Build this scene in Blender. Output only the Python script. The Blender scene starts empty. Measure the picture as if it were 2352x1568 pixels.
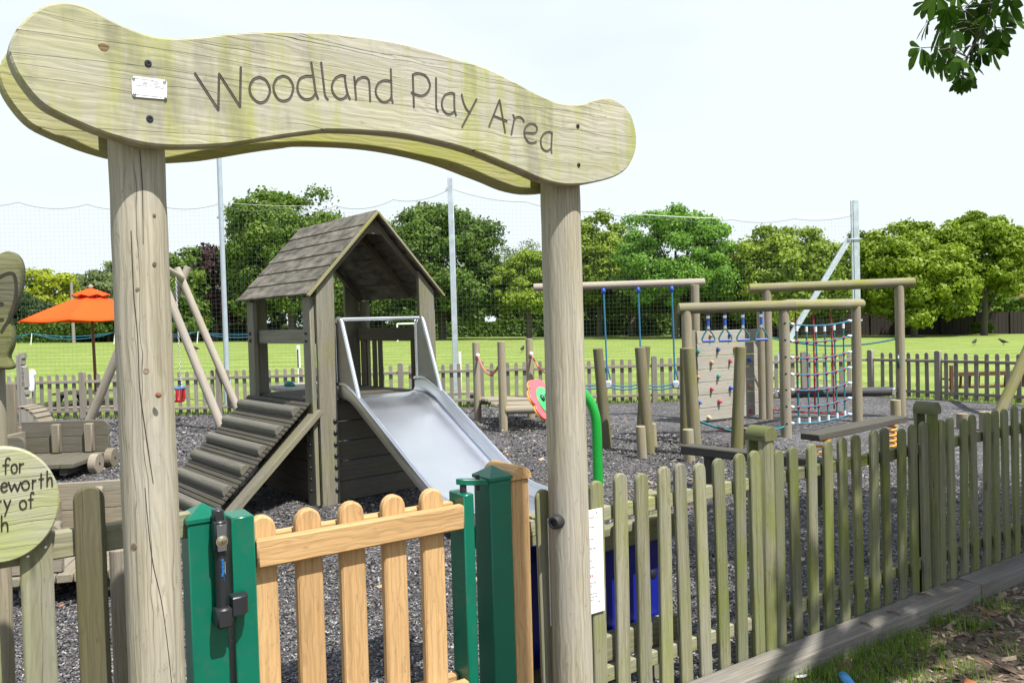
import bpy, bmesh, math, random
import numpy as np
from mathutils import Vector, Matrix

random.seed(7)
RNG = np.random.default_rng(11)
V = Vector
R_ = math.radians
SC = bpy.context.scene
COL = SC.collection
UP = V((0, 0, 1))

# ------------------------------------------------------------------ camera
F, CX, CY, EYE = 1830.0, 1176.0, 784.0, 1.62
PITCH, ROLL = R_(1.4), 0.028
_f = V((0, math.cos(PITCH), -math.sin(PITCH)))
_r0, _u0 = V((1, 0, 0)), V((0, math.sin(PITCH), math.cos(PITCH)))
_R = _r0 * math.cos(ROLL) - _u0 * math.sin(ROLL)
_U = _r0 * math.sin(ROLL) + _u0 * math.cos(ROLL)
CAM = V((0, 0, EYE))


def ray(px, py):
    return _f * F + _R * (px - CX) + _U * (CY - py)


def G(px, py, z=0.0):
    d = ray(px, py)
    return CAM + d * ((z - EYE) / d.z)


def D(px, py, y):
    d = ray(px, py)
    return CAM + d * (y / d.y)


def PL(px, py, p0, n):
    d = ray(px, py)
    return CAM + d * ((p0 - CAM).dot(n) / d.dot(n))


cam_d = bpy.data.cameras.new("camera")
cam_d.sensor_width = 36.0
cam_d.lens = F / 2352.0 * 36.0
cam_d.clip_start, cam_d.clip_end = 0.05, 3000
cam = bpy.data.objects.new("camera", cam_d)
COL.objects.link(cam)
cam.matrix_world = Matrix(((_R.x, _U.x, -_f.x, 0), (_R.y, _U.y, -_f.y, 0), (_R.z, _U.z, -_f.z, EYE), (0, 0, 0, 1)))
SC.camera = cam

# ------------------------------------------------------------------ light
SUN_AZ, SUN_EL = R_(44), R_(60)
SUN = V((math.sin(SUN_AZ) * math.cos(SUN_EL), -math.cos(SUN_AZ) * math.cos(SUN_EL), math.sin(SUN_EL)))
sl = bpy.data.lights.new("sun", "SUN")
sl.energy, sl.angle, sl.color = 4.6, R_(0.5), (1.0, 0.955, 0.88)
so = bpy.data.objects.new("sun", sl)
COL.objects.link(so)
so.rotation_euler = SUN.to_track_quat("Z", "Y").to_euler()
so.location = (4, -6, 12)

w = bpy.data.worlds.new("World")
SC.world = w
w.use_nodes = True
wn = w.node_tree.nodes
wl = w.node_tree.links
bg = wn["Background"]
sky = wn.new("ShaderNodeTexSky")
sky.sky_type = "NISHITA"
sky.sun_disc = False
sky.sun_elevation = SUN_EL
sky.sun_rotation = math.pi - SUN_AZ
sky.air_density, sky.dust_density, sky.ozone_density = 1.0, 1.6, 1.0
tc = wn.new("ShaderNodeTexCoord")
mp = wn.new("ShaderNodeMapping")
mp.inputs["Scale"].default_value = (1.0, 1.0, 3.2)
nz = wn.new("ShaderNodeTexNoise")
nz.inputs["Scale"].default_value = 1.5
nz.inputs["Detail"].default_value = 4.0
rp = wn.new("ShaderNodeValToRGB")
rp.color_ramp.elements[0].position = 0.30
rp.color_ramp.elements[0].color = (0.70, 0.70, 0.70, 1)
rp.color_ramp.elements[1].position = 0.55
rp.color_ramp.elements[1].color = (0.97, 0.97, 0.97, 1)
mx = wn.new("ShaderNodeMixRGB")
mx.inputs["Color2"].default_value = (5.45, 5.95, 6.15, 1)
wl.new(tc.outputs["Generated"], mp.inputs["Vector"])
wl.new(mp.outputs["Vector"], nz.inputs["Vector"])
wl.new(nz.outputs["Fac"], rp.inputs["Fac"])
er = wn.new("ShaderNodeValToRGB")
er.color_ramp.elements[0].position, er.color_ramp.elements[0].color = 0.54, (1, 1, 1, 1)
er.color_ramp.elements[1].position, er.color_ramp.elements[1].color = 0.76, (0.05, 0.05, 0.05, 1)
dp = wn.new("ShaderNodeVectorMath")
dp.operation = "DOT_PRODUCT"
dp.inputs[1].default_value = (0.05, -0.38, 0.9)
wl.new(tc.outputs["Generated"], dp.inputs[0])
wl.new(dp.outputs["Value"], er.inputs["Fac"])
fm = wn.new("ShaderNodeMath")
fm.operation = "MULTIPLY"
wl.new(rp.outputs["Color"], fm.inputs[0])
wl.new(er.outputs["Color"], fm.inputs[1])
wl.new(fm.outputs[0], mx.inputs["Fac"])
wl.new(sky.outputs["Color"], mx.inputs["Color1"])
wl.new(mx.outputs["Color"], bg.inputs["Color"])
bg.inputs["Strength"].default_value = 0.1
vs = SC.view_settings
vs.view_transform, vs.look, vs.gamma, vs.exposure = "Standard", "None", 1.0, 0.80
SC.render.engine = "CYCLES"
SC.cycles.max_bounces = 6
SC.cycles.transparent_max_bounces = 8
SC.cycles.caustics_reflective = False
SC.cycles.caustics_refractive = False

# ------------------------------------------------------------------ materials


class NT:
    def __init__(s, name):
        s.m = bpy.data.materials.new(name)
        s.m.use_nodes = True
        s.t = s.m.node_tree
        s.b = s.t.nodes["Principled BSDF"]
        s.out = s.t.nodes["Material Output"]

    def n(s, typ, **kw):
        nd = s.t.nodes.new(typ)
        for k, v in kw.items():
            setattr(nd, k, v)
        return nd

    def l(s, a, b):
        s.t.links.new(a, b)

    def set(s, sock, v):
        if hasattr(v, "is_linked") or isinstance(v, bpy.types.NodeSocket):
            s.l(v, sock)
        else:
            sock.default_value = v

    def vm(s, op, a, b):
        nd = s.n("ShaderNodeVectorMath", operation=op)
        s.set(nd.inputs[0], a)
        s.set(nd.inputs[1], b)
        return nd.outputs[0]

    def ma(s, op, a, b=0.5, clamp=False):
        nd = s.n("ShaderNodeMath", operation=op)
        nd.use_clamp = clamp
        s.set(nd.inputs[0], a)
        s.set(nd.inputs[1], b)
        return nd.outputs[0]

    def noise(s, vec, scale=1.0, detail=3.0, rough=0.55):
        nd = s.n("ShaderNodeTexNoise")
        if vec is not None:
            s.l(vec, nd.inputs["Vector"])
        nd.inputs["Scale"].default_value = scale
        nd.inputs["Detail"].default_value = detail
        nd.inputs["Roughness"].default_value = rough
        return nd.outputs["Fac"]

    def ramp(s, fac, stops):
        nd = s.n("ShaderNodeValToRGB")
        els = nd.color_ramp.elements
        while len(els) < len(stops):
            els.new(0.5)
        for e, (p, c) in zip(els, stops):
            e.position = p
            e.color = (c, c, c, 1) if isinstance(c, (int, float)) else (*c, 1)
        s.l(fac, nd.inputs["Fac"])
        return nd.outputs["Color"]

    def mix(s, fac, a, b, blend="MIX"):
        nd = s.n("ShaderNodeMixRGB", blend_type=blend)
        for sock, v in zip(nd.inputs, (fac, a, b)):
            if isinstance(v, bpy.types.NodeSocket):
                s.l(v, sock)
            elif isinstance(v, (int, float)):
                sock.default_value = v if sock.type == "VALUE" else (v, v, v, 1)
            else:
                sock.default_value = (*v, 1)
        return nd.outputs["Color"]

    def bump(s, h, strength=0.3, dist=0.01):
        nd = s.n("ShaderNodeBump")
        nd.inputs["Strength"].default_value = strength
        nd.inputs["Distance"].default_value = dist
        s.l(h, nd.inputs["Height"])
        s.l(nd.outputs["Normal"], s.b.inputs["Normal"])

    def gp(s):
        a = s.n("ShaderNodeAttribute", attribute_name="gp")
        oi = s.n("ShaderNodeObjectInfo")
        sh = s.vm("SCALE", (13.7, 5.1, 7.3), (0, 0, 0))
        s.t.nodes[-1].inputs["Scale"].default_value = 1.0
        s.l(oi.outputs["Random"], s.t.nodes[-1].inputs["Scale"])
        return s.vm("ADD", a.outputs["Vector"], sh), oi.outputs["Random"]


def wood(name, light, dark, algae=(0.20, 0.24, 0.05), alg=0.3, cracks=0.6, rings=0.35, rough=0.82, var=0.18, knots=True, stain=0.25, fine=1.0, bump=0.35, vstain=0.0, algs=1.0, kn=1.0, weather=0.4):
    k = NT(name)
    g, rnd = k.gp()
    low = k.noise(k.vm("MULTIPLY", g, (1.1, 7.0, 7.0)), 1.0, 2.0)
    nA = k.noise(k.vm("MULTIPLY", g, (3.2 * fine, 150 * fine, 150 * fine)), 1.0, 4.0, 0.65)
    nB = k.noise(k.vm("MULTIPLY", g, (1.6 * fine, 48 * fine, 48 * fine)), 1.0, 4.0, 0.6)
    n1 = k.ma("ADD", k.ma("MULTIPLY", nA, 0.62), k.ma("MULTIPLY", nB, 0.38))
    # warped growth lines
    lowv = k.n("ShaderNodeTexNoise")
    k.l(k.vm("MULTIPLY", g, (1.6, 6.0, 6.0)), lowv.inputs["Vector"])
    lowv.inputs["Detail"].default_value = 1.5
    dv = k.vm("MULTIPLY", lowv.outputs["Color"], (0.0, 0.045, 0.035))
    gw = k.vm("ADD", g, dv)
    if knots:
        vo = k.n("ShaderNodeTexVoronoi")
        vo.inputs["Scale"].default_value = 1.0
        k.l(k.vm("MULTIPLY", g, (1.5 * kn, 7.0 * kn, 7.0 * kn)), vo.inputs["Vector"])
        kd = k.ramp(vo.outputs["Distance"], [(0.0, 1.0), (0.30, 0.0)])
        kv = k.vm("MULTIPLY", kd, (0.0, 0.022, 0.016))
        gwk = k.vm("ADD", gw, kv)
    else:
        gwk = gw
    wv = k.n("ShaderNodeTexWave", wave_type="BANDS", bands_direction="DIAGONAL")
    k.l(k.vm("MULTIPLY", gwk, (0.02, 1.0, 0.8)), wv.inputs["Vector"])
    wv.inputs["Scale"].default_value = 30.0 * fine
    wv.inputs["Distortion"].default_value = 0.6
    wv.inputs["Detail"].default_value = 2.0
    c = k.mix(k.ramp(n1, [(0.36, 0.0), (0.62, 1.0)]), dark, light)
    mid = tuple((a + b) * 0.5 for a, b in zip(light, dark))
    c = k.mix(0.22, c, mid)
    lines = k.ramp(wv.outputs["Fac"], [(0.0, 0.62), (0.35, 1.0), (1.0, 1.05)])
    c = k.mix(rings, c, k.mix(1.0, c, lines, "MULTIPLY"))
    c = k.mix(stain, c, k.mix(1.0, c, k.ramp(low, [(0.3, 0.55), (0.65, 1.15)]), "MULTIPLY"))
    if alg > 0:
        an = k.noise(k.vm("MULTIPLY", g, (2.6 * algs, 5.0 * algs, 5.0 * algs)), 1.0, 4.0, 0.6)
        c = k.mix(k.ma("MULTIPLY", k.ramp(an, [(0.36, 0.0), (0.66, 1.0)]), alg), c, algae)
    gy = k.noise(k.vm("MULTIPLY", g, (1.7, 8.0, 8.0)), 1.0, 4.0, 0.6)
    lum = sum(light) / 3.0
    c = k.mix(k.ma("MULTIPLY", k.ramp(gy, [(0.42, 0.0), (0.66, 1.0)]), weather), c, (lum * 0.80, lum * 0.79, lum * 0.76))
    spk = k.noise(k.vm("MULTIPLY", g, (22.0, 60.0, 60.0)), 1.0, 3.0, 0.7)
    c = k.mix(k.ma("MULTIPLY", k.ramp(spk, [(0.62, 0.0), (0.74, 1.0)]), 0.55), c, tuple(a * 0.5 for a in dark))
    if vstain > 0:
        vn = k.noise(k.vm("MULTIPLY", g, (13.0, 1.1, 1.0)), 1.0, 4.0, 0.65)
        c = k.mix(k.ma("MULTIPLY", k.ramp(vn, [(0.50, 0.0), (0.66, 1.0)]), vstain), c, algae)
        vn2 = k.noise(k.vm("MULTIPLY", g, (8.0, 2.2, 3.0)), 1.0, 4.0, 0.65)
        c = k.mix(k.ma("MULTIPLY", k.ramp(vn2, [(0.52, 0.0), (0.70, 1.0)]), vstain), c, tuple(a * 0.62 for a in dark))
    if knots:
        kc = k.ramp(vo.outputs["Distance"], [(0.02, 1.0), (0.065, 0.0)])
        c = k.mix(k.ma("MULTIPLY", kc, 0.6), c, tuple(a * 0.45 for a in dark))
    if cracks > 0:
        sp = k.n("ShaderNodeSeparateXYZ")
        k.l(k.vm("ADD", g, k.vm("MULTIPLY", lowv.outputs["Color"], (0.0, 0.02, 0.015))), sp.inputs[0])
        wig = k.noise(k.vm("MULTIPLY", g, (1.6, 2, 2)), 1.0, 2.0, 0.4)
        yy = k.ma("ADD", k.ma("ADD", sp.outputs[1], k.ma("MULTIPLY", sp.outputs[2], 0.8)), k.ma("MULTIPLY", wig, 0.02))
        crk = None
        for fr_, wdt, off, gs, lo in ((17.0, 0.020, 0.0, 0.7, 0.50), (47.0, 0.045, 0.37, 1.1, 0.52)):
            ft = k.ma("FRACT", k.ma("ADD", k.ma("MULTIPLY", yy, fr_), off))
            ln = k.ramp(ft, [(0.5 - wdt, 0.0), (0.5, 1.0), (0.5 + wdt, 0.0)])
            gate = k.ramp(k.noise(k.vm("MULTIPLY", g, (gs, 11, 11)), 1.0, 1.0), [(lo, 0.0), (lo + 0.08, 1.0)])
            c1_ = k.ma("MULTIPLY", ln, gate)
            crk = c1_ if crk is None else k.ma("MAXIMUM", crk, k.ma("MULTIPLY", c1_, 0.6))
        crk = k.ma("MULTIPLY", crk, cracks)
        c = k.mix(crk, c, tuple(a * 0.18 for a in dark))
    vmul = k.ma("ADD", k.ma("MULTIPLY", rnd, 2 * var), 1.0 - var)
    c = k.mix(1.0, c, vmul, "MULTIPLY")
    k.l(c, k.b.inputs["Base Color"])
    k.b.inputs["Roughness"].default_value = rough
    k.b.inputs["Specular IOR Level"].default_value = 0.3
    h = k.ma("ADD", n1, k.ma("MULTIPLY", wv.outputs["Fac"], 0.3))
    if cracks > 0:
        h = k.ma("SUBTRACT", h, k.ma("MULTIPLY", crk, 3.0))
    k.bump(h, bump, 0.004)
    return k.m


def paint(name, col, rough=0.4, metal=0.0, var=0.06, spec=0.5, nscale=6.0, bump=0.0, dirt=0.0):
    k = NT(name)
    tcn = k.n("ShaderNodeTexCoord").outputs["Object"]
    n = k.noise(tcn, nscale, 4.0)
    c = k.mix(k.ramp(n, [(0.3, 0.0), (0.7, 1.0)]), tuple(a * (1 - var) for a in col), tuple(min(1, a * (1 + var)) for a in col))
    if dirt > 0:
        d = k.noise(tcn, nscale * 3.1, 6.0, 0.7)
        c = k.mix(k.ma("MULTIPLY", k.ramp(d, [(0.52, 0.0), (0.75, 1.0)]), dirt), c, (0.10, 0.09, 0.07))
    k.l(c, k.b.inputs["Base Color"])
    k.l(k.ramp(n, [(0.25, rough * 0.8), (0.75, min(1, rough * 1.25))]), k.b.inputs["Roughness"])
    k.b.inputs["Metallic"].default_value = metal
    k.b.inputs["Specular IOR Level"].default_value = spec
    if bump:
        k.bump(k.noise(tcn, 60, 3.0), bump, 0.002)
    return k.m


def leafmat(name, dark, light, trans=0.35, rough=0.55, spec=0.25):
    k = NT(name)
    a = k.n("ShaderNodeAttribute", attribute_name="tint").outputs["Fac"]
    oi = k.n("ShaderNodeObjectInfo").outputs["Random"]
    c = k.mix(a, dark, light)
    k.l(c, k.b.inputs["Base Color"])
    k.b.inputs["Roughness"].default_value = rough
    k.b.inputs["Specular IOR Level"].default_value = spec
    tr = k.n("ShaderNodeBsdfTranslucent")
    k.l(k.mix(1.0, c, (1.0, 1.15, 0.55), "MULTIPLY"), tr.inputs["Color"])
    mxs = k.n("ShaderNodeMixShader")
    mxs.inputs[0].default_value = trans
    k.l(k.b.outputs[0], mxs.inputs[1])
    k.l(tr.outputs[0], mxs.inputs[2])
    k.l(mxs.outputs[0], k.out.inputs["Surface"])
    return k.m


M = {}
M["sign"] = wood("sign_wood", (0.50, 0.485, 0.395), (0.335, 0.32, 0.245), (0.31, 0.335, 0.08), alg=0.38, cracks=1.0, rings=0.4, var=0.03, stain=0.5, vstain=0.75, weather=0.5)
M["sign_back"] = wood("sign_back_wood", (0.44, 0.43, 0.24), (0.30, 0.29, 0.14), (0.33, 0.36, 0.05), alg=0.8, cracks=0.5, rings=0.3, var=0.03, stain=0.3)
M["arch_post"] = wood("arch_post_wood", (0.505, 0.468, 0.375), (0.255, 0.225, 0.165), (0.27, 0.25, 0.10), alg=0.22, cracks=1.0, rings=0.42, var=0.03, stain=0.4)
M["gate"] = wood("gate_wood", (0.585, 0.385, 0.19), (0.41, 0.245, 0.10), alg=0.0, cracks=0.15, rings=0.36, kn=1.35, weather=0.0, var=0.09, stain=0.3)
M["mossy"] = wood("mossy_fence_wood", (0.245, 0.24, 0.15), (0.085, 0.082, 0.045), (0.125, 0.155, 0.018), alg=0.85, cracks=1.0, rings=0.35, var=0.22, stain=0.4)
M["fence"] = wood("fence_wood", (0.34, 0.33, 0.235), (0.145, 0.137, 0.083), (0.19, 0.215, 0.04), alg=0.6, cracks=0.7, rings=0.4, var=0.16, stain=0.4)
M["backfence"] = wood("back_fence_wood", (0.30, 0.27, 0.235), (0.17, 0.15, 0.13), (0.25, 0.24, 0.13), alg=0.25, cracks=0.3, rings=0.2, var=0.16, knots=False)
M["log"] = wood("log_wood", (0.36, 0.31, 0.235), (0.20, 0.165, 0.115), (0.22, 0.22, 0.055), alg=0.35, cracks=0.8, rings=0.3, var=0.14)
M["moss_log"] = wood("moss_log_wood", (0.34, 0.30, 0.20), (0.15, 0.13, 0.07), (0.20, 0.21, 0.03), alg=0.85, cracks=0.5, rings=0.2, var=0.08)
M["swing_log"] = wood("swing_log_wood", (0.42, 0.375, 0.31), (0.26, 0.225, 0.18), alg=0.06, cracks=0.6, rings=0.25, var=0.06)
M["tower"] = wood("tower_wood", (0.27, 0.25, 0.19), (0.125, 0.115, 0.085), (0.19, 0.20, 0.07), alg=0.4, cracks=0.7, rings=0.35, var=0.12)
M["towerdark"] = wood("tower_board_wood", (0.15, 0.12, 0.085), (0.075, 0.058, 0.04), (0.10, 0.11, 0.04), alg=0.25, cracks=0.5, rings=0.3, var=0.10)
M["deck"] = wood("deck_wood", (0.085, 0.076, 0.06), (0.036, 0.032, 0.026), (0.08, 0.08, 0.04), alg=0.2, cracks=0.5, rings=0.2, var=0.15)
M["cleat"] = wood("cleat_wood", (0.17, 0.16, 0.138), (0.085, 0.078, 0.066), alg=0.1, cracks=0.5, rings=0.2, var=0.1)
M["skirt"] = wood("skirt_wood", (0.20, 0.175, 0.135), (0.10, 0.085, 0.062), (0.14, 0.15, 0.06), alg=0.25, cracks=0.6, rings=0.35, var=0.10)
M["stilt"] = wood("stilt_wood", (0.25, 0.215, 0.145), (0.115, 0.095, 0.06), (0.15, 0.155, 0.035), alg=0.7, cracks=0.7, rings=0.3, var=0.2)
M["roof"] = wood("roof_wood", (0.095, 0.082, 0.064), (0.038, 0.032, 0.025), (0.22, 0.205, 0.165), alg=0.85, algs=2.2, cracks=0.4, rings=0.2, var=0.05, knots=False)
M["wagon"] = wood("wagon_wood", (0.32, 0.275, 0.21), (0.15, 0.125, 0.09), (0.20, 0.20, 0.09), alg=0.3, cracks=0.7, rings=0.3, var=0.2)
M["wagon_dark"] = wood("wagon_dark_wood", (0.175, 0.16, 0.125), (0.08, 0.07, 0.053), (0.11, 0.115, 0.05), alg=0.35, cracks=0.7, rings=0.3, var=0.12)
M["picket_dark"] = wood("picket_dark_wood", (0.15, 0.13, 0.07), (0.065, 0.055, 0.028), (0.10, 0.11, 0.025), alg=0.5, cracks=0.7, rings=0.4, var=0.03)
M["disc"] = wood("disc_wood", (0.46, 0.45, 0.35), (0.30, 0.29, 0.20), (0.27, 0.33, 0.055), alg=0.85, cracks=0.9, rings=0.35, var=0.03, algs=0.9)
M["climb"] = wood("climb_wood", (0.41, 0.39, 0.345), (0.27, 0.25, 0.215), (0.36, 0.35, 0.2), alg=0.2, cracks=0.4, rings=0.3, var=0.06)
M["plank"] = wood("plank_wood", (0.095, 0.088, 0.076), (0.048, 0.044, 0.037), (0.08, 0.085, 0.04), alg=0.2, cracks=0.4, rings=0.2, var=0.08)
M["kerb"] = wood("sleeper_wood", (0.27, 0.25, 0.22), (0.115, 0.105, 0.09), (0.16, 0.155, 0.09), alg=0.15, cracks=0.7, rings=0.25, var=0.06, stain=0.6)
M["redwood"] = wood("bench_wood", (0.16, 0.06, 0.03), (0.085, 0.03, 0.015), alg=0.0, cracks=0.2, knots=False)
M["carved"] = wood("carved_wood", (0.17, 0.168, 0.095), (0.08, 0.078, 0.042), (0.13, 0.15, 0.035), alg=0.6, cracks=1.0, rings=0.35, var=0.03)  # mossy wood, base tone lowered to put the figure's shade in the colour
M["totem"] = wood("totem_wood", (0.33, 0.31, 0.28), (0.2, 0.185, 0.165), alg=0.1, cracks=0.5, var=0.03, knots=False)
M["bark"] = wood("tree_bark", (0.17, 0.14, 0.11), (0.085, 0.07, 0.055), (0.12, 0.13, 0.07), alg=0.3, cracks=0.8, rings=0.2, knots=False, bump=0.8)
M["groove"] = paint("carved_groove", (0.075, 0.07, 0.055), 0.9, var=0.3, nscale=40)
M["disc_groove"] = paint("burnt_groove", (0.03, 0.026, 0.018), 0.9, var=0.3, nscale=40)
M["green_metal"] = paint("green_metal", (0.0, 0.125, 0.075), 0.30, spec=0.5, var=0.06, dirt=0.22)
M["black"] = paint("black_plastic", (0.018, 0.02, 0.024), 0.38)
M["rubber"] = paint("black_rubber", (0.02, 0.02, 0.022), 0.6)
M["greyrubber"] = paint("grey_rubber", (0.055, 0.055, 0.057), 0.75, var=0.2)
M["bolt"] = paint("bolt_black", (0.03, 0.032, 0.04), 0.35, metal=0.3)
M["chrome"] = paint("bright_steel", (0.75, 0.75, 0.74), 0.25, metal=1.0, var=0.02)
M["brass"] = paint("lock_brass", (0.6, 0.52, 0.33), 0.3, metal=1.0)
M["lockplate"] = paint("lock_plate", (0.13, 0.14, 0.15), 0.35, metal=0.4)
M["galv"] = paint("galvanised_steel", (0.47, 0.53, 0.58), 0.5, metal=0.45, var=0.12, nscale=9.0)
M["greypole"] = paint("grey_pole_paint", (0.36, 0.42, 0.49), 0.42, metal=0.15)
M["blue_rope"] = paint("blue_rope", (0.03, 0.16, 0.27), 0.8, nscale=60, var=0.3)
M["teal_rope"] = paint("teal_rope", (0.02, 0.155, 0.18), 0.8, nscale=60, var=0.3)
M["red_rope"] = paint("red_rope", (0.30, 0.035, 0.04), 0.8, nscale=60, var=0.3)
M["pink_rope"] = paint("faded_red_rope", (0.52, 0.16, 0.12), 0.8, nscale=60, var=0.3)
M["white_plastic"] = paint("white_plastic", (0.75, 0.76, 0.76), 0.45)
M["white"] = paint("white_paint", (0.80, 0.81, 0.82), 0.5, var=0.03)
M["plate_white"] = paint("notice_white", (0.78, 0.80, 0.82), 0.35, var=0.01)
M["ink"] = paint("ink_grey", (0.10, 0.11, 0.13), 0.6)
M["inkpale"] = paint("ink_pale", (0.52, 0.55, 0.58), 0.6)
M["inkred"] = paint("ink_red", (0.45, 0.03, 0.04), 0.6)
M["inkblue"] = paint("ink_blue", (0.06, 0.16, 0.5), 0.6)
M["latchblue"] = paint("latch_blue_print", (0.02, 0.25, 0.75), 0.5)
M["latchwhite"] = paint("latch_white_print", (0.55, 0.65, 0.75), 0.5)
M["blue_panel"] = paint("blue_panel", (0.006, 0.014, 0.24), 0.35, var=0.1)
M["amber"] = paint("amber_edge", (0.75, 0.34, 0.03), 0.45)
M["yellow"] = paint("yellow_spring", (0.72, 0.33, 0.02), 0.4)
M["orange"] = paint("orange_canvas", (0.78, 0.085, 0.014), 0.85, var=0.05, spec=0.15)
M["polewood"] = paint("varnished_pole", (0.16, 0.05, 0.02), 0.5)
M["pink"] = paint("pink_plastic", (0.72, 0.12, 0.15), 0.35)
M["green_plastic"] = paint("green_plastic", (0.08, 0.45, 0.16), 0.3)
M["green_tube"] = paint("green_tube_paint", (0.012, 0.30, 0.04), 0.25)
M["darkgreen_plastic"] = paint("dark_green_plastic", (0.012, 0.07, 0.05), 0.35)
M["red_plastic"] = paint("red_plastic", (0.45, 0.02, 0.025), 0.4)
M["blue_plastic"] = paint("blue_plastic", (0.02, 0.08, 0.42), 0.4)
M["swing_blue"] = paint("swing_rim_blue", (0.03, 0.14, 0.36), 0.5)
M["tan_plastic"] = paint("tan_plastic", (0.42, 0.24, 0.11), 0.45)
M["cream_plastic"] = paint("cream_plastic", (0.55, 0.45, 0.28), 0.45)
M["navy_plastic"] = paint("navy_plastic", (0.03, 0.06, 0.13), 0.4)
M["teal_plastic"] = paint("teal_plastic", (0.02, 0.22, 0.17), 0.4)
M["rose_plastic"] = paint("rose_plastic", (0.45, 0.07, 0.09), 0.4)
M["scrap_blue"] = paint("blue_scrap", (0.06, 0.33, 0.72), 0.35)
M["cloth"] = paint("white_cloth", (0.72, 0.74, 0.82), 0.9)
M["crow"] = paint("crow_black", (0.012, 0.012, 0.015), 0.6)
M["netline"] = paint("net_cord", (0.13, 0.15, 0.16), 0.8)
M["paleline"] = paint("pale_cord", (0.62, 0.65, 0.66), 0.8)
M["housewall"] = paint("house_render", (0.72, 0.74, 0.76), 0.85, nscale=1.0)
M["brickhouse"] = paint("house_brick", (0.36, 0.26, 0.2), 0.9, nscale=3.0)
M["tiles"] = paint("roof_tiles", (0.19, 0.085, 0.06), 0.85, nscale=2.0, var=0.25)
M["tiles_tan"] = paint("roof_tiles_tan", (0.40, 0.30, 0.23), 0.85, nscale=2.0, var=0.25)
M["pane"] = paint("window_glass", (0.03, 0.04, 0.05), 0.08)
M["wallbrown"] = paint("brown_boards_shade_darkened", (0.02, 0.0145, 0.011), 0.95, nscale=1.2, var=0.3)  # creosote brown taken near black, putting the trees' shade into the colour
M["drywood"] = wood("dead_wood", (0.28, 0.2, 0.13), (0.14, 0.09, 0.055), alg=0.0, cracks=0.3, knots=False)


def steel():
    k = NT("slide_steel")
    tcn = k.n("ShaderNodeTexCoord").outputs["Object"]
    n = k.noise(k.vm("MULTIPLY", tcn, (3, 3, 3)), 1.5, 5.0)
    sc = k.noise(k.vm("MULTIPLY", tcn, (90, 90, 8)), 1.0, 3.0)
    k.l(k.mix(n, (0.71, 0.73, 0.76), (0.76, 0.78, 0.81)), k.b.inputs["Base Color"])
    k.b.inputs["Metallic"].default_value = 1.0
    k.l(k.ma("ADD", k.ramp(n, [(0.3, 0.27), (0.7, 0.31)]), k.ma("MULTIPLY", sc, 0.06)), k.b.inputs["Roughness"])
    return k.m


M["steel"] = steel()
M["darkmirror_steel"] = paint("steel_dark_reflection", (0.34, 0.33, 0.325), 0.38, metal=0.9, var=0.08, nscale=5)  # base darkened to stand for the dim tower interior mirrored in the cheeks


def mulch():
    k = NT("rubber_mulch")
    tcn = k.n("ShaderNodeTexCoord").outputs["Object"]
    wn_ = k.n("ShaderNodeTexNoise")
    wn_.inputs["Scale"].default_value = 30
    k.l(tcn, wn_.inputs["Vector"])
    vec = k.vm("ADD", tcn, k.vm("MULTIPLY", wn_.outputs["Color"], (0.02, 0.02, 0.02)))
    vec = k.vm("MULTIPLY", vec, (1.0, 1.5, 1.0))
    v1 = k.n("ShaderNodeTexVoronoi")
    v1.inputs["Scale"].default_value = 42
    k.l(vec, v1.inputs["Vector"])
    v2 = k.n("ShaderNodeTexVoronoi")
    v2.inputs["Scale"].default_value = 42
    v2.feature = "DISTANCE_TO_EDGE"
    k.l(vec, v2.inputs["Vector"])
    s = k.n("ShaderNodeSeparateColor")
    k.l(v1.outputs["Color"], s.inputs[0])
    c = k.ramp(s.outputs[0], [(0.0, (0.04, 0.039, 0.041)), (0.45, (0.08, 0.078, 0.083)), (0.75, (0.125, 0.122, 0.13)), (0.93, (0.27, 0.265, 0.27)), (1.0, (0.42, 0.41, 0.41))])
    e = k.ramp(v2.outputs["Distance"], [(0.0, 0.25), (0.12, 1.0)])
    c = k.mix(1.0, c, e, "MULTIPLY")
    big = k.ramp(k.noise(tcn, 0.7, 4.0), [(0.32, 0.62), (0.68, 1.2)])
    c = k.mix(1.0, c, big, "MULTIPLY")
    br = k.ramp(k.noise(tcn, 1.7, 3.0), [(0.6, 0.0), (0.75, 0.5)])
    c = k.mix(br, c, k.mix(1.0, c, (1.25, 0.95, 0.7), "MULTIPLY"))
    k.l(c, k.b.inputs["Base Color"])
    k.b.inputs["Roughness"].default_value = 0.8
    k.bump(k.ma("ADD", s.outputs[1], v2.outputs["Distance"]), 0.7, 0.02)
    return k.m


M["mulch"] = mulch()


def chipmat(name, stops, rough=0.75):
    k = NT(name)
    a = k.n("ShaderNodeAttribute", attribute_name="tint").outputs["Fac"]
    tcn = k.n("ShaderNodeTexCoord").outputs["Object"]
    c = k.ramp(a, stops)
    c = k.mix(1.0, c, k.ramp(k.noise(tcn, 70, 3.0), [(0.3, 0.75), (0.7, 1.2)]), "MULTIPLY")
    k.l(c, k.b.inputs["Base Color"])
    k.b.inputs["Roughness"].default_value = rough
    return k.m


M["chips"] = chipmat("mulch_chips", [(0.0, (0.035, 0.034, 0.036)), (0.4, (0.065, 0.063, 0.068)), (0.65, (0.11, 0.107, 0.112)), (0.8, (0.15, 0.125, 0.10)), (0.87, (0.19, 0.187, 0.19)), (1.0, (0.36, 0.355, 0.35))])
M["litter"] = chipmat("leaf_litter", [(0.0, (0.05, 0.035, 0.025)), (0.3, (0.13, 0.085, 0.05)), (0.6, (0.24, 0.17, 0.11)), (0.85, (0.36, 0.29, 0.21)), (0.95, (0.30, 0.09, 0.03)), (1.0, (0.46, 0.42, 0.35))])


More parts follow.
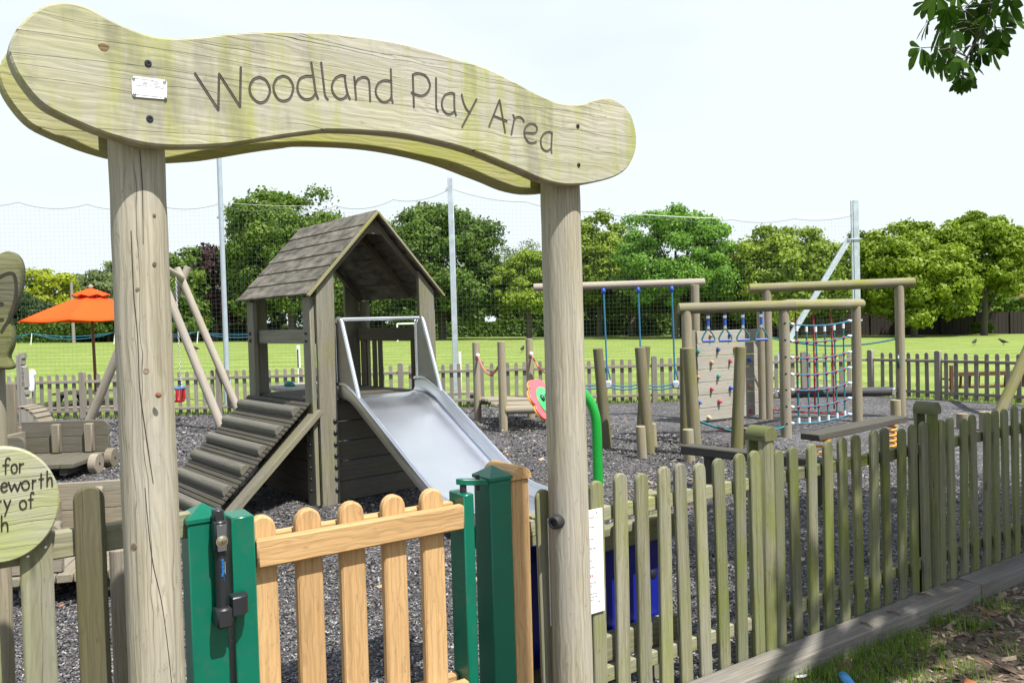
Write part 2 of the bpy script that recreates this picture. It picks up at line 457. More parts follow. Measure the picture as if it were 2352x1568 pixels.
def fieldmat():
    k = NT("mown_grass")
    tcn = k.n("ShaderNodeTexCoord").outputs["Object"]
    f1 = k.noise(tcn, 0.35, 5.0, 0.65)
    f2 = k.noise(k.vm("MULTIPLY", tcn, (9, 3, 3)), 1.0, 4.0, 0.7)
    c = k.mix(k.ramp(f1, [(0.3, 0.0), (0.7, 1.0)]), (0.14, 0.21, 0.043), (0.215, 0.262, 0.072))
    c = k.mix(0.5, c, k.mix(1.0, c, k.ramp(f2, [(0.3, 0.5), (0.7, 1.45)]), "MULTIPLY"))
    st = k.n("ShaderNodeTexWave", wave_type="BANDS", bands_direction="Y")
    k.l(tcn, st.inputs["Vector"])
    st.inputs["Scale"].default_value = 0.11
    st.inputs["Distortion"].default_value = 0.6
    c = k.mix(1.0, c, k.ramp(st.outputs["Fac"], [(0.35, 0.90), (0.65, 1.09)]), "MULTIPLY")
    dv = k.n("ShaderNodeTexVoronoi")
    dv.inputs["Scale"].default_value = 3.2
    k.l(tcn, dv.inputs["Vector"])
    patch = k.ramp(k.noise(tcn, 0.22, 3.0), [(0.45, 0.0), (0.62, 1.0)])
    dots = k.ramp(dv.outputs["Distance"], [(0.10, 1.0), (0.16, 0.0)])
    c = k.mix(k.ma("MULTIPLY", k.ma("MULTIPLY", dots, patch), 0.8), c, (0.62, 0.66, 0.5))
    k.l(c, k.b.inputs["Base Color"])
    k.b.inputs["Roughness"].default_value = 0.9
    k.b.inputs["Specular IOR Level"].default_value = 0.1
    k.bump(f2, 0.5, 0.03)
    return k.m


M["field"] = fieldmat()


def soil():
    k = NT("woodchip_soil")
    tcn = k.n("ShaderNodeTexCoord").outputs["Object"]
    n = k.noise(tcn, 9, 6.0, 0.7)
    v1 = k.n("ShaderNodeTexVoronoi")
    v1.inputs["Scale"].default_value = 38
    k.l(k.vm("ADD", tcn, k.vm("MULTIPLY", k.n("ShaderNodeTexNoise").outputs["Color"], (0.05, 0.05, 0))), v1.inputs["Vector"])
    s = k.n("ShaderNodeSeparateColor")
    k.l(v1.outputs["Color"], s.inputs[0])
    c = k.ramp(s.outputs[0], [(0.0, (0.05, 0.037, 0.026)), (0.5, (0.11, 0.08, 0.055)), (0.85, (0.2, 0.15, 0.1)), (1.0, (0.36, 0.3, 0.23))])
    c = k.mix(k.ramp(n, [(0.35, 0.0), (0.6, 0.8)]), c, (0.07, 0.052, 0.036))
    k.l(c, k.b.inputs["Base Color"])
    k.b.inputs["Roughness"].default_value = 0.95
    k.bump(k.ma("ADD", n, s.outputs[1]), 0.8, 0.02)
    return k.m


M["soil"] = soil()
M["grass_blade"] = leafmat("grass_blades", (0.08, 0.15, 0.018), (0.24, 0.36, 0.06), 0.35, 0.5)

# ------------------------------------------------------------------ mesh builder


def orth(d):
    d = d.normalized()
    a = UP if abs(d.z) < 0.9 else V((1, 0, 0))
    x = a.cross(d).normalized()
    return x, d.cross(x).normalized()


class MB:
    def __init__(s, frame=None):
        s.v, s.f, s.g, s.M = [], [], [], frame

    def add(s, vs_, fs, gs=None):
        o = len(s.v)
        s.v += [V(p) for p in vs_]
        s.f += [tuple(i + o for i in f) for f in fs]
        off = V((random.uniform(0, 40), random.uniform(0, 40), random.uniform(0, 40)))
        gs = gs if gs is not None else vs_
        s.g += [V(p) + off for p in gs]
        return s

    def box(s, c, size, X=(1, 0, 0), Y=(0, 1, 0), Z=(0, 0, 1), bev=0.004, grain=None):
        c, X, Y, Z = V(c), V(X).normalized(), V(Y).normalized(), V(Z).normalized()
        h = [d / 2 for d in size]
        b = min(bev, min(h) * 0.45)
        if grain is None:
            grain = max(range(3), key=lambda i: size[i])
        order = [grain] + [i for i in range(3) if i != grain]
        loc, idx = [], {}
        for sx in (-1, 1):
            for sy in (-1, 1):
                for sz in (-1, 1):
                    for ax in range(3):
                        p = [sx * h[0], sy * h[1], sz * h[2]]
                        for j in range(3):
                            if j != ax:
                                p[j] -= (sx, sy, sz)[j] * b
                        idx[(sx, sy, sz, ax)] = len(loc)
                        loc.append(p)
        fs = []
        sg = (-1, 1)
        for ax in range(3):
            o1, o2 = [i for i in range(3) if i != ax]
            for sa in sg:
                q = []
                for a, bb in ((-1, -1), (1, -1), (1, 1), (-1, 1)):
                    t = [0, 0, 0]
                    t[ax], t[o1], t[o2] = sa, a, bb
                    q.append(idx[(*t, ax)])
                fs.append(q)
            for a in sg:
                for bb in sg:
                    t0, t1 = [0, 0, 0], [0, 0, 0]
                    t0[ax], t1[ax] = -1, 1
                    t0[o1] = t1[o1] = a
                    t0[o2] = t1[o2] = bb
                    fs.append([idx[(*t0, o1)], idx[(*t1, o1)], idx[(*t1, o2)], idx[(*t0, o2)]])
        for sx in sg:
            for sy in sg:
                for sz in sg:
                    fs.append([idx[(sx, sy, sz, k)] for k in range(3)])
        s.add([c + X * p[0] + Y * p[1] + Z * p[2] for p in loc], fs, [[p[i] for i in order] for p in loc])
        return s

    def beam(s, p0, p1, wd, ht, up=(0, 0, 1), bev=0.004):
        p0, p1 = V(p0), V(p1)
        d = p1 - p0
        X = d.normalized()
        Y = V(up).cross(X).normalized()
        Z = X.cross(Y)
        return s.box((p0 + p1) / 2, (d.length, wd, ht), X, Y, Z, bev, 0)

    def cyl(s, p0, p1, r0, r1=None, seg=16, ch=0.0, cap=True, wob=0.0, rings=1):
        p0, p1 = V(p0), V(p1)
        r1 = r0 if r1 is None else r1
        d = p1 - p0
        L = d.length
        X, Y = orth(d)
        dn = d.normalized()
        prof = []
        if cap and ch > 0:
            prof.append((0.0, r0 - ch))
            prof.append((ch, r0))
        else:
            prof.append((0.0, r0))
        for i in range(1, rings):
            t = i / rings
            prof.append((t * L, (r0 + (r1 - r0) * t) * (1 + random.uniform(-wob, wob))))
        if cap and ch > 0:
            prof.append((L - ch, r1))
            prof.append((L, r1 - ch))
        else:
            prof.append((L, r1))
        vs_, gs, fs = [], [], []
        for (t, r) in prof:
            for i in range(seg):
                a = 2 * math.pi * i / seg
                vs_.append(p0 + dn * t + X * (r * math.cos(a)) + Y * (r * math.sin(a)))
                gs.append((t, r * math.cos(a), r * math.sin(a)))
        sv = V((0, 1, -0.3))
        a_s = math.atan2(Y.dot(sv), X.dot(sv))
        gs = []
        for (t, r) in prof:
            for i in range(seg):
                gs.append((t, ((2 * math.pi * i / seg - a_s) % (2 * math.pi)) * max(r0, r1), 0.0))
        n = len(prof)
        for j in range(n - 1):
            for i in range(seg):
                k = (i + 1) % seg
                fs.append((j * seg + i, j * seg + k, (j + 1) * seg + k, (j + 1) * seg + i))
        if cap:
            fs.append(tuple(range(seg - 1, -1, -1)))
            fs.append(tuple((n - 1) * seg + i for i in range(seg)))
        return s.add(vs_, fs, gs)

    def tube(s, pts, r, seg=8, closed=False, cap=True):
        pts = [V(p) for p in pts]
        n = len(pts)
        vs_, gs, fs = [], [], []
        prev = None
        t = 0.0
        for i, p in enumerate(pts):
            a = pts[i - 1] if (i > 0 or closed) else p
            b = pts[(i + 1) % n] if (i < n - 1 or closed) else p
            d = (b - a).normalized()
            if prev is None:
                X, Y = orth(d)
            else:
                X = (prev - d * prev.dot(d))
                X = X.normalized() if X.length > 1e-6 else orth(d)[0]
                Y = d.cross(X)
            prev = X
            if i:
                t += (p - pts[i - 1]).length
            rr = r[i] if isinstance(r, (list, tuple)) else r
            for j in range(seg):
                an = 2 * math.pi * j / seg
                vs_.append(p + X * (rr * math.cos(an)) + Y * (rr * math.sin(an)))
                gs.append((t, rr * math.cos(an), rr * math.sin(an)))
        for i in range(n if closed else n - 1):
            k = (i + 1) % n
            for j in range(seg):
                l = (j + 1) % seg
                fs.append((i * seg + j, i * seg + l, k * seg + l, k * seg + j))
        if cap and not closed:
            fs.append(tuple(range(seg - 1, -1, -1)))
            fs.append(tuple((n - 1) * seg + i for i in range(seg)))
        return s.add(vs_, fs, gs)

    def prism(s, pts, nrm, th, ch=0.0, gx=None):
        """outline pts on the front plane (nrm faces viewer); body goes back th along -nrm"""
        pts = [V(p) for p in pts]
        nrm = V(nrm).normalized()
        n = len(pts)
        gx = V(gx).normalized() if gx is not None else (pts[1] - pts[0]).normalized()
        gy = nrm.cross(gx)
        c = sum(pts, V()) / n

        def inset(d):
            res = []
            for i in range(n):
                a, b, e = pts[i - 1], pts[i], pts[(i + 1) % n]
                d1, d2 = (b - a).normalized(), (e - b).normalized()
                m = (nrm.cross(d1) + nrm.cross(d2))
                m = m.normalized() if m.length > 1e-6 else nrm.cross(d1)
                res.append(b + m * d)
            return res

        depth_grain = abs(gx.dot(nrm)) > 0.9
        if depth_grain:
            ox, oy = orth(nrm)
        area = sum((pts[i - 1] - c).cross(pts[i] - c).dot(nrm) for i in range(n))
        sg = 1 if area > 0 else -1
        rings = []
        if ch > 0:
            rings = [(inset(sg * ch), 0), (pts, ch), (pts, th - ch), (inset(sg * ch), th)]
        else:
            rings = [(pts, 0), (pts, th)]
        vs_, gs, fs = [], [], []
        for ring, dep in rings:
            for p in ring:
                q = p - nrm * dep
                vs_.append(q)
                gs.append((dep, (p - c).dot(ox), (p - c).dot(oy)) if depth_grain else ((q - c).dot(gx), (q - c).dot(gy), dep))
        for j in range(len(rings) - 1):
            for i in range(n):
                k = (i + 1) % n
                fs.append((j * n + i, j * n + k, (j + 1) * n + k, (j + 1) * n + i))
        fs.append(tuple(range(n)))
        fs.append(tuple((len(rings) - 1) * n + i for i in range(n - 1, -1, -1)))
        return s.add(vs_, fs, gs)

    def lathe(s, prof, c=(0, 0, 0), ax=(0, 0, 1), seg=16):
        c, ax = V(c), V(ax).normalized()
        X, Y = orth(ax)
        vs_, gs, fs = [], [], []
        for (r, z) in prof:
            for i in range(seg):
                a = 2 * math.pi * i / seg
                vs_.append(c + ax * z + X * (r * math.cos(a)) + Y * (r * math.sin(a)))
                gs.append((z, r * math.cos(a), r * math.sin(a)))
        for j in range(len(prof) - 1):
            for i in range(seg):
                k = (i + 1) % seg
                fs.append((j * seg + i, j * seg + k, (j + 1) * seg + k, (j + 1) * seg + i))
        fs.append(tuple(range(seg - 1, -1, -1)))
        fs.append(tuple((len(prof) - 1) * seg + i for i in range(seg)))
        return s.add(vs_, fs, gs)

    def dome(s, c, n, r, h, seg=10):
        return s.lathe([(r, -0.001), (r, h * 0.15), (r * 0.85, h * 0.6), (r * 0.45, h * 0.92), (r * 0.12, h)], c, n, seg)

    def ell(s, c, rx, ry, rz, X=(1, 0, 0), Y=(0, 1, 0), Z=(0, 0, 1), seg=12, rings=8):
        c, X, Y, Z = V(c), V(X), V(Y), V(Z)
        vs_, fs = [], []
        for j in range(rings + 1):
            th = math.pi * (j + 0.02) / (rings + 0.04)
            for i in range(seg):
                a = 2 * math.pi * i / seg
                vs_.append(c + X * (rx * math.sin(th) * math.cos(a)) + Y * (ry * math.sin(th) * math.sin(a)) + Z * (rz * math.cos(th)))
        for j in range(rings):
            for i in range(seg):
                k = (i + 1) % seg
                fs.append((j * seg + i, (j + 1) * seg + i, (j + 1) * seg + k, j * seg + k))
        fs.append(tuple(range(seg)))
        fs.append(tuple(rings * seg + i for i in range(seg - 1, -1, -1)))
        return s.add(vs_, fs)

    def mesh(s, name, mat, off=None, sharp=38, fix=True):
        vs_ = [s.M @ p for p in s.v] if s.M is not None else s.v
        if off is not None:
            vs_ = [p - off for p in vs_]
        me = bpy.data.meshes.new(name)
        me.from_pydata([tuple(p) for p in vs_], [], s.f)
        if fix:
            bm = bmesh.new()
            bm.from_mesh(me)
            bmesh.ops.recalc_face_normals(bm, faces=bm.faces)
            bm.to_mesh(me)
            bm.free()
        at = me.attributes.new("gp", "FLOAT_VECTOR", "POINT")
        at.data.foreach_set("vector", np.array([tuple(p) for p in s.g], dtype=np.float32).ravel())
        me.materials.append(M[mat] if isinstance(mat, str) else mat)
        if sharp:
            me.polygons.foreach_set("use_smooth", [True] * len(me.polygons))
            me.set_sharp_from_angle(angle=R_(sharp))
        me.update()
        return me

    def build(s, name, mat, parent=None, origin=None, sharp=38, label=None, fix=True):
        off = rootloc(parent) if parent is not None else (V(origin) if origin is not None else V((0, 0, 0)))
        o = bpy.data.objects.new(name, s.mesh(name, mat, off, sharp, fix))
        COL.objects.link(o)
        if parent is not None:
            o.parent = parent
        else:
            o.location = off
        if label:
            o["label"] = label
        return o


ROOT = {}


def rootloc(o):
    while o.parent is not None:
        o = o.parent
    return o.location.copy()


def thing(name, label, cat, loc, group=None):
    o = bpy.data.objects.new(name, None)
    o.empty_display_size = 0.1
    COL.objects.link(o)
    o.location = V(loc)
    o["label"], o["category"] = label, cat
    if group:
        o["group"] = group
    return o


def tag(o, label, cat=None, group=None, kind=None):
    o["label"] = label
    if cat:
        o["category"] = cat
    if group:
        o["group"] = group
    if kind:
        o["kind"] = kind
    return o


def inst(me, name, parent, loc, rotz=0.0):
    o = bpy.data.objects.new(name, me)
    COL.objects.link(o)
    o.parent = parent
    o.location = V(loc) - rootloc(parent)
    o.rotation_euler.z = rotz
    return o


def copy_thing(root, loc, label=None, group=None, rotz=None):
    r = root.copy()
    COL.objects.link(r)
    r.location = V(loc)
    if rotz is not None:
        r.rotation_euler.z = rotz
    if label:
        r["label"] = label
    if group:
        r["group"] = group
    for ch in list(root.children):
        c = ch.copy()
        COL.objects.link(c)
        c.parent = r
        for gch in list(ch.children):
            d = gch.copy()
            COL.objects.link(d)
            d.parent = c
    return r


def frame(o, X, Y, Z=(0, 0, 1)):
    X, Y, Z, o = V(X), V(Y), V(Z), V(o)
    return Matrix(((X.x, Y.x, Z.x, o.x), (X.y, Y.y, Z.y, o.y), (X.z, Y.z, Z.z, o.z), (0, 0, 0, 1)))


def catenary(a, b, sag, n=12):
    a, b = V(a), V(b)
    return [a.lerp(b, i / n) - UP * (sag * 4 * (i / n) * (1 - i / n)) for i in range(n + 1)]


def smooth_path(pts, k=4):
    """Catmull-Rom"""
    pts = [V(p) for p in pts]
    out = []
    n = len(pts)
    for i in range(n - 1):
        p0, p1, p2, p3 = pts[max(i - 1, 0)], pts[i], pts[i + 1], pts[min(i + 2, n - 1)]
        for j in range(k):
            t = j / k
            out.append(0.5 * ((2 * p1) + (p2 - p0) * t + (2 * p0 - 5 * p1 + 4 * p2 - p3) * t * t + (3 * p1 - p0 - 3 * p2 + p3) * t ** 3))
    out.append(pts[-1])
    return out


def text_mesh(mb, body, origin, X, Y, size, align="LEFT", depth=0.0006):
    cu = bpy.data.curves.new("txt", "FONT")
    cu.body, cu.size, cu.align_x = body, size, align
    cu.extrude = depth
    cu.resolution_u = 2
    o = bpy.data.objects.new("txt", cu)
    COL.objects.link(o)
    dg = bpy.context.evaluated_depsgraph_get()
    me = bpy.data.meshes.new_from_object(o.evaluated_get(dg))
    X, Y, origin = V(X).normalized(), V(Y).normalized(), V(origin)
    Z = X.cross(Y)
    mb.add([origin + X * v.co.x + Y * v.co.y + Z * v.co.z for v in me.vertices], [tuple(p.vertices) for p in me.polygons])
    bpy.data.objects.remove(o)
    bpy.data.curves.remove(cu)
    bpy.data.meshes.remove(me)


def groove(mb, pts, wdt, nrm, hs=1.0):
    """rounded channel line lying in a face: half-sunk flattened tube"""
    pts = [V(p) for p in pts]
    n = len(pts)
    nrm = V(nrm).normalized()
    vs_, fs = [], []
    h = wdt / 2
    cap0, cap1 = (pts[0] - pts[1]).normalized() * h, (pts[-1] - pts[-2]).normalized() * h
    ext = [pts[0] + cap0 * 0.8] + pts + [pts[-1] + cap1 * 0.8]
    wid = [h * 0.45] + [h] * n + [h * 0.45]
    m = len(ext)
    for i, p in enumerate(ext):
        a, b = ext[max(i - 1, 0)], ext[min(i + 1, m - 1)]
        side = nrm.cross(b - a).normalized()
        for t, z in ((-1, -0.002), (-0.92, 0.0017), (0, 0.0003), (0.92, 0.0017), (1, -0.002)):
            vs_.append(p + side * (wid[i] * t) + nrm * (z * hs if z > 0 else z))
    for i in range(m - 1):
        for j in range(4):
            fs.append((i * 5 + j, i * 5 + j + 1, (i + 1) * 5 + j + 1, (i + 1) * 5 + j))
    mb.add(vs_, fs)


def scatter_mesh(name, mat, P, A, B, tint, smooth=False):
    """numpy quads: centre P, half axes A,B (n,3); per-quad tint"""
    n = len(P)
    vs_ = np.stack([P - A - B, P + A - B, P + A + B, P - A + B], 1).reshape(-1, 3).astype(np.float32)
    return raw_mesh(name, mat, vs_, np.arange(4 * n).reshape(-1, 4), np.repeat(tint, 4))


def raw_mesh(name, mat, vs_, fs, tint=None):
    me = bpy.data.meshes.new(name)
    nv, nf, k = len(vs_), len(fs), fs.shape[1]
    me.vertices.add(nv)
    me.vertices.foreach_set("co", np.asarray(vs_, dtype=np.float32).ravel())
    me.loops.add(nf * k)
    me.loops.foreach_set("vertex_index", fs.astype(np.int32).ravel())
    me.polygons.add(nf)
    me.polygons.foreach_set("loop_start", np.arange(0, nf * k, k, dtype=np.int32))
    me.polygons.foreach_set("loop_total", np.full(nf, k, dtype=np.int32))
    if tint is not None:
        at = me.attributes.new("tint", "FLOAT", "POINT")
        at.data.foreach_set("value", tint.astype(np.float32))
    me.materials.append(M[mat] if isinstance(mat, str) else mat)
    me.update(calc_edges=True)
    me.validate()
    return me


def link(name, me, parent=None, loc=(0, 0, 0)):
    o = bpy.data.objects.new(name, me)
    COL.objects.link(o)
    if parent is not None:
        o.parent = parent
    else:
        o.location = V(loc)
    return o
# ================================================================== ENTRANCE ARCH
S = V((0.785, 0.62, 0)).normalized()       # along the name board, to the right and away
N = V((0.62, -0.785, 0)).normalized()      # its outward face
LP = D(318, 450, 2.034)
LP.z = 0
RP = LP + S * 1.440
RAD_L, RAD_R, BT, RB = 0.0668, 0.0735, 0.053, 0.0735

arch = thing("entrance_arch", "round timber gateway posts carrying a wavy wooden name board, greenish and weathered", "entrance arch", LP)
for c, r, h in ((LP, RAD_L, 2.32), (RP, RAD_R, 2.32)):
    b = MB()
    b.cyl(c - UP * 0.02, c + UP * h, r * 1.03, r * 0.98, 40, 0.004, True, 0.012, 26)
    ap = b.build("post", "arch_post", arch)
    if c is LP:
        left_post = ap

FRONT0 = LP + N * (RB + BT)


def on_sign(px, py):
    return PL(px, py, FRONT0, N)


OUT = [(19.7, 119), (25.5, 92), (37, 68), (58, 44), (85, 22), (109, 10), (136, 5), (163, 6), (190, 12), (218, 24.5), (245, 41), (272, 54), (299, 66), (333, 78), (367, 85), (401, 88), (435, 87), (476, 83), (527, 77), (578, 74), (629, 72), (680, 72.5), (748, 75), (804, 80.6), (872, 90), (933, 102), (991, 117), (1042, 133), (1093, 148), (1133, 163), (1178, 185), (1212, 204), (1246, 221), (1273, 233), (1297, 238), (1324, 240), (1344, 237), (1365, 229.5), (1385, 224.5), (1402, 225), (1419, 231), (1436, 244), (1450, 263.5), (1458, 286), (1463, 313), (1462, 340), (1456, 360), (1446, 379), (1433, 394), (1412, 406), (1388, 414), (1361, 420), (1331, 424), (1297, 424), (1263, 417.5), (1235, 408), (1205, 394), (1161, 376), (1110, 355), (1059, 338), (1008, 325), (957, 314.5), (906, 307), (855, 302.6), (804, 300), (753, 299), (731, 302), (680, 308), (629, 315.5), (578, 324), (527, 331.5), (476, 335), (425, 336.6), (381, 336), (340, 332), (306, 325), (272, 316), (221, 299), (177, 280.5), (136, 262), (102, 243), (75, 218), (51, 187), (36, 163), (25.5, 139)]
pts = [on_sign(*p) for p in OUT]
pts2 = smooth_path(pts + [pts[0]], 2)[:-1]
b = MB()
b.prism(pts2, N, BT, 0.005, S)
front = b.build("front_board", "sign", arch, sharp=30)
b = MB()
b.prism([p - N * (BT + 2 * RB) for p in pts2], N, BT, 0.005, S)
b.build("back_board", "sign_back", arch, sharp=30)

c6 = lambda x, y: on_sign(432.8 + x * 0.216, 141.1 + y * 0.216)
c7 = lambda x, y: on_sign(893.8 + x * 0.18, 141.1 + y * 0.18)
L6 = [
    [(70, 133), (318, 515)], [(318, 515), (325, 133)], [(325, 133), (548, 480)], [(548, 480), (556, 65)],
    "c", [(755, 168), (690, 195), (652, 270), (660, 350), (710, 415), (770, 440), (830, 410), (865, 330), (855, 260), (820, 200), (755, 168)],
    "c", [(1005, 155), (940, 185), (905, 260), (915, 340), (960, 405), (1020, 420), (1080, 390), (1113, 300), (1100, 230), (1060, 175), (1005, 155)],
    "c", [(1310, 158), (1240, 160), (1180, 195), (1158, 280), (1175, 350), (1220, 395), (1270, 405), (1320, 385), (1355, 335)],
    "c", [(1305, 15), (1332, 190), (1352, 330), (1378, 398)],
    "c", [(1410, 15), (1432, 200), (1452, 360), (1482, 405)],
    "c", [(1668, 155), (1620, 150), (1560, 185), (1525, 260), (1535, 330), (1575, 385), (1620, 402), (1665, 385), (1690, 350)],
    "c", [(1660, 155), (1672, 250), (1690, 340), (1716, 402)],
    [(1762, 165), (1782, 408)], "c", [(1778, 240), (1800, 195), (1850, 170), (1900, 180), (1920, 220), (1926, 300), (1932, 425)],
    "c", [(2150, 210), (2080, 205), (2020, 235), (1990, 310), (2005, 375), (2050, 425), (2100, 432), (2145, 405), (2158, 370)],
    "c", [(2150, 85), (2157, 250), (2160, 390), (2172, 438)],
]
L7 = [
    [(300, 175), (315, 585)], "c", [(300, 172), (350, 155), (420, 165), (480, 205), (518, 290), (510, 360), (470, 415), (415, 440), (350, 428), (285, 400)],
    "c", [(597, 215), (598, 420), (600, 590), (620, 640)],
    "c", [(830, 415), (780, 405), (710, 435), (672, 520), (680, 600), (715, 655), (765, 675), (815, 655), (835, 625)], "c", [(830, 415), (830, 520), (834, 620), (852, 690)],
    "c", [(925, 425), (945, 520), (985, 610), (1030, 660)], [(1115, 485), (930, 840)],
    [(1275, 835), (1408, 495)], [(1408, 495), (1480, 910)], [(1330, 695), (1500, 765)],
    "c", [(1580, 685), (1595, 735), (1580, 820), (1558, 935)], "c", [(1595, 740), (1630, 715), (1670, 715), (1705, 740), (1718, 772)],
    "c", [(1725, 910), (1800, 916), (1860, 914), (1885, 880), (1880, 835), (1845, 803), (1800, 797), (1750, 830), (1722, 900), (1735, 970), (1770, 1025), (1815, 1043), (1875, 1032)],
    "c", [(2080, 915), (2030, 900), (1970, 930), (1935, 1000), (1940, 1080), (1970, 1130), (2010, 1145), (2050, 1125), (2070, 1095)], "c", [(2078, 915), (2072, 1010), (2068, 1110), (2072, 1168)],
]
b = MB()
for data, cv, wdt in ((L6, c6, 0.0062), (L7, c7, 0.0066)):
    curved = False
    for st in data:
        if st == "c":
            curved = True
            continue
        p = [cv(*q) for q in st]
        groove(b, smooth_path(p, 4) if curved else p, wdt, N)
        curved = False
b.build("lettering", "groove", front, fix=False)

# maker's plate
b = MB()
qc = [on_sign(*p) for p in ((301, 175), (383, 185), (383, 230), (303, 223))]
X = (qc[1] - qc[0]).normalized()
Y = (qc[0] - qc[3]).normalized()
rc = []
for i, (ax, ay) in enumerate(((X, -Y), (-X, -Y), (-X, Y), (X, Y))):
    o = qc[i]
    r = 0.007
    arc = [o + ax * (r * (1 - math.cos(t))) + ay * (r * (1 - math.sin(t))) for t in (R_(0), R_(22), R_(45), R_(68), R_(90))]
    if i in (0, 2):
        rc += arc
    else:
        rc += arc[::-1]
b.prism([p + N * 0.003 for p in rc], N, 0.003, 0.0006, X)
plq = b.build("maker_plate", "chrome", front)
PLQ = NT("plate_face")
PLQ.b.inputs["Base Color"].default_value = (0.78, 0.8, 0.82, 1)
PLQ.b.inputs["Metallic"].default_value = 0.15
PLQ.b.inputs["Roughness"].default_value = 0.3
plq.data.materials[0] = PLQ.m
b = MB()
pc = lambda u, v: qc[0] + (qc[1] - qc[0]) * u + (qc[3] - qc[0]) * v + N * 0.0033
for u0, u1, v in ((0.12, 0.62, 0.1), (0.55, 0.85, 0.13), (0.32, 0.43, 0.24), (0.27, 0.43, 0.29), (0.3, 0.43, 0.35), (0.62, 0.78, 0.22), (0.62, 0.74, 0.29), (0.1, 0.43, 0.42), (0.62, 0.92, 0.36), (0.64, 0.9, 0.43), (0.12, 0.85, 0.87)):
    b.beam(pc(u0, v), pc(u1, v), 0.0004, 0.0011, N, 0)
hexa = [pc(0.525 + 0.05 * math.cos(a), 0.28 + 0.1 * math.sin(a)) for a in [k * math.pi / 3 for k in range(6)]]
b.tube(hexa, 0.0005, 4, True)
b.build("engraving", "inkpale", plq, fix=False)
for u, v in ((0.06, 0.1), (0.92, 0.09), (0.07, 0.86), (0.94, 0.87)):
    b = MB()
    b.dome(pc(u, v), N, 0.0042, 0.0035)
    b.build("screw", "chrome", plq)
for px, py, r in ((340, 146, 0.0083), (344, 273, 0.0083), (1327, 290, 0.0078), (1329, 379, 0.0078)):
    b = MB()
    p = on_sign(px, py)
    b.lathe([(r, -0.004), (r, 0.0015), (r * 0.8, 0.003), (r * 0.42, 0.003), (r * 0.36, 0.0005), (0.0004, 0.0004)], p, N, 18)
    b.build("bolt", "bolt", front)
# brown knot in the board
b = MB()
p = on_sign(238, 109)
kp = [p + S * (0.0115 * math.cos(a) * (1 + 0.15 * math.sin(3 * a))) + UP * (0.009 * math.sin(a)) + N * 0.0008 for a in [k * math.tau / 16 for k in range(16)]]
b.prism(kp, N, 0.002, 0, S)
M["knot0"] = wood("board_knot_wood", (0.20, 0.13, 0.06), (0.08, 0.05, 0.025), alg=0, cracks=0.9, rings=0.8)
b.build("knot", "knot0", front)

M["crack"] = paint("drying_crack", (0.14, 0.13, 0.10), 0.9, var=0.4, nscale=25)
# long drying cracks in the board and in the left post, and the post's knots
for path in ([(58, 350), (550, 400), (1000, 455), (1320, 500), (1700, 555), (2352, 645)], [(110, 200), (500, 250), (870, 300), (1450, 390), (2000, 500)], [(140, 515), (520, 560), (900, 625)], [(660, 868), (1200, 900), (1700, 930)], [(2020, 240), (2213, 285), (2513, 350), (2913, 402), (3210, 445)], [(2213, 655), (2813, 725), (3313, 790), (3913, 880), (4270, 925)], [(3213, 690), (3713, 735), (4100, 790)]):
    b = MB()
    groove(b, smooth_path([on_sign(x * 0.34, y * 0.34 + random.uniform(-0.8, 0.8)) for x, y in path], 4), 0.0011, N, 0.15)
    b.build("drying_crack", "crack", front, fix=False)


def on_post(px, py, c, r):
    d = ray(px, py)
    o = CAM - c
    A_ = d.x * d.x + d.y * d.y
    B_ = 2 * (o.x * d.x + o.y * d.y)
    C_ = o.x * o.x + o.y * o.y - r * r
    t = (-B_ - math.sqrt(max(0, B_ * B_ - 4 * A_ * C_))) / (2 * A_)
    p = CAM + d * t
    return p, V((p.x - c.x, p.y - c.y, 0)).normalized()


for path, wd in (([(321, 345), (326, 408), (328, 470), (329, 560)], 0.0022), ([(301, 530), (304, 600), (308, 687), (316, 772), (321, 891), (332, 975), (342, 1044), (352, 1110)], 0.0030), ([(333, 1120), (341, 1210), (352, 1296), (374, 1398), (394, 1565), (398, 1640)], 0.0032)):
    b = MB()
    q = [on_post(x, y, LP, RAD_L * 1.008) for x, y in path]
    mid_n = sum((n_ for _, n_ in q), V()) / len(q)
    groove(b, smooth_path([p for p, _ in q], 5), wd * 0.6, mid_n, 0.3)
    b.build("drying_crack", "disc_groove", left_post, fix=False)
M["knot"] = wood("knot_wood", (0.20, 0.135, 0.07), (0.09, 0.06, 0.03), alg=0, cracks=0.9, rings=0.8)
M["paleknot"] = wood("pale_knot_wood", (0.30, 0.24, 0.16), (0.15, 0.11, 0.07), alg=0, cracks=0.9, rings=0.8)
for px, py, rr_, mt in ((355, 607, 0.0048, "knot"), (316, 664, 0.0042, "paleknot"), (336, 851, 0.0065, "paleknot"), (355, 495, 0.004, "knot"), (308, 1254, 0.0075, "paleknot")):
    p, n_ = on_post(px, py, LP, RAD_L * 1.004)
    b = MB()
    tx = UP.cross(n_)
    b.prism([p + tx * (rr_ * math.cos(a) * (1 + 0.12 * math.sin(2 * a + 1))) + UP * (rr_ * 1.25 * math.sin(a)) + n_ * 0.0009 for a in [k * math.tau / 14 for k in range(14)]], n_, 0.004, 0.0006, tx)
    b.build("knot", mt, left_post)

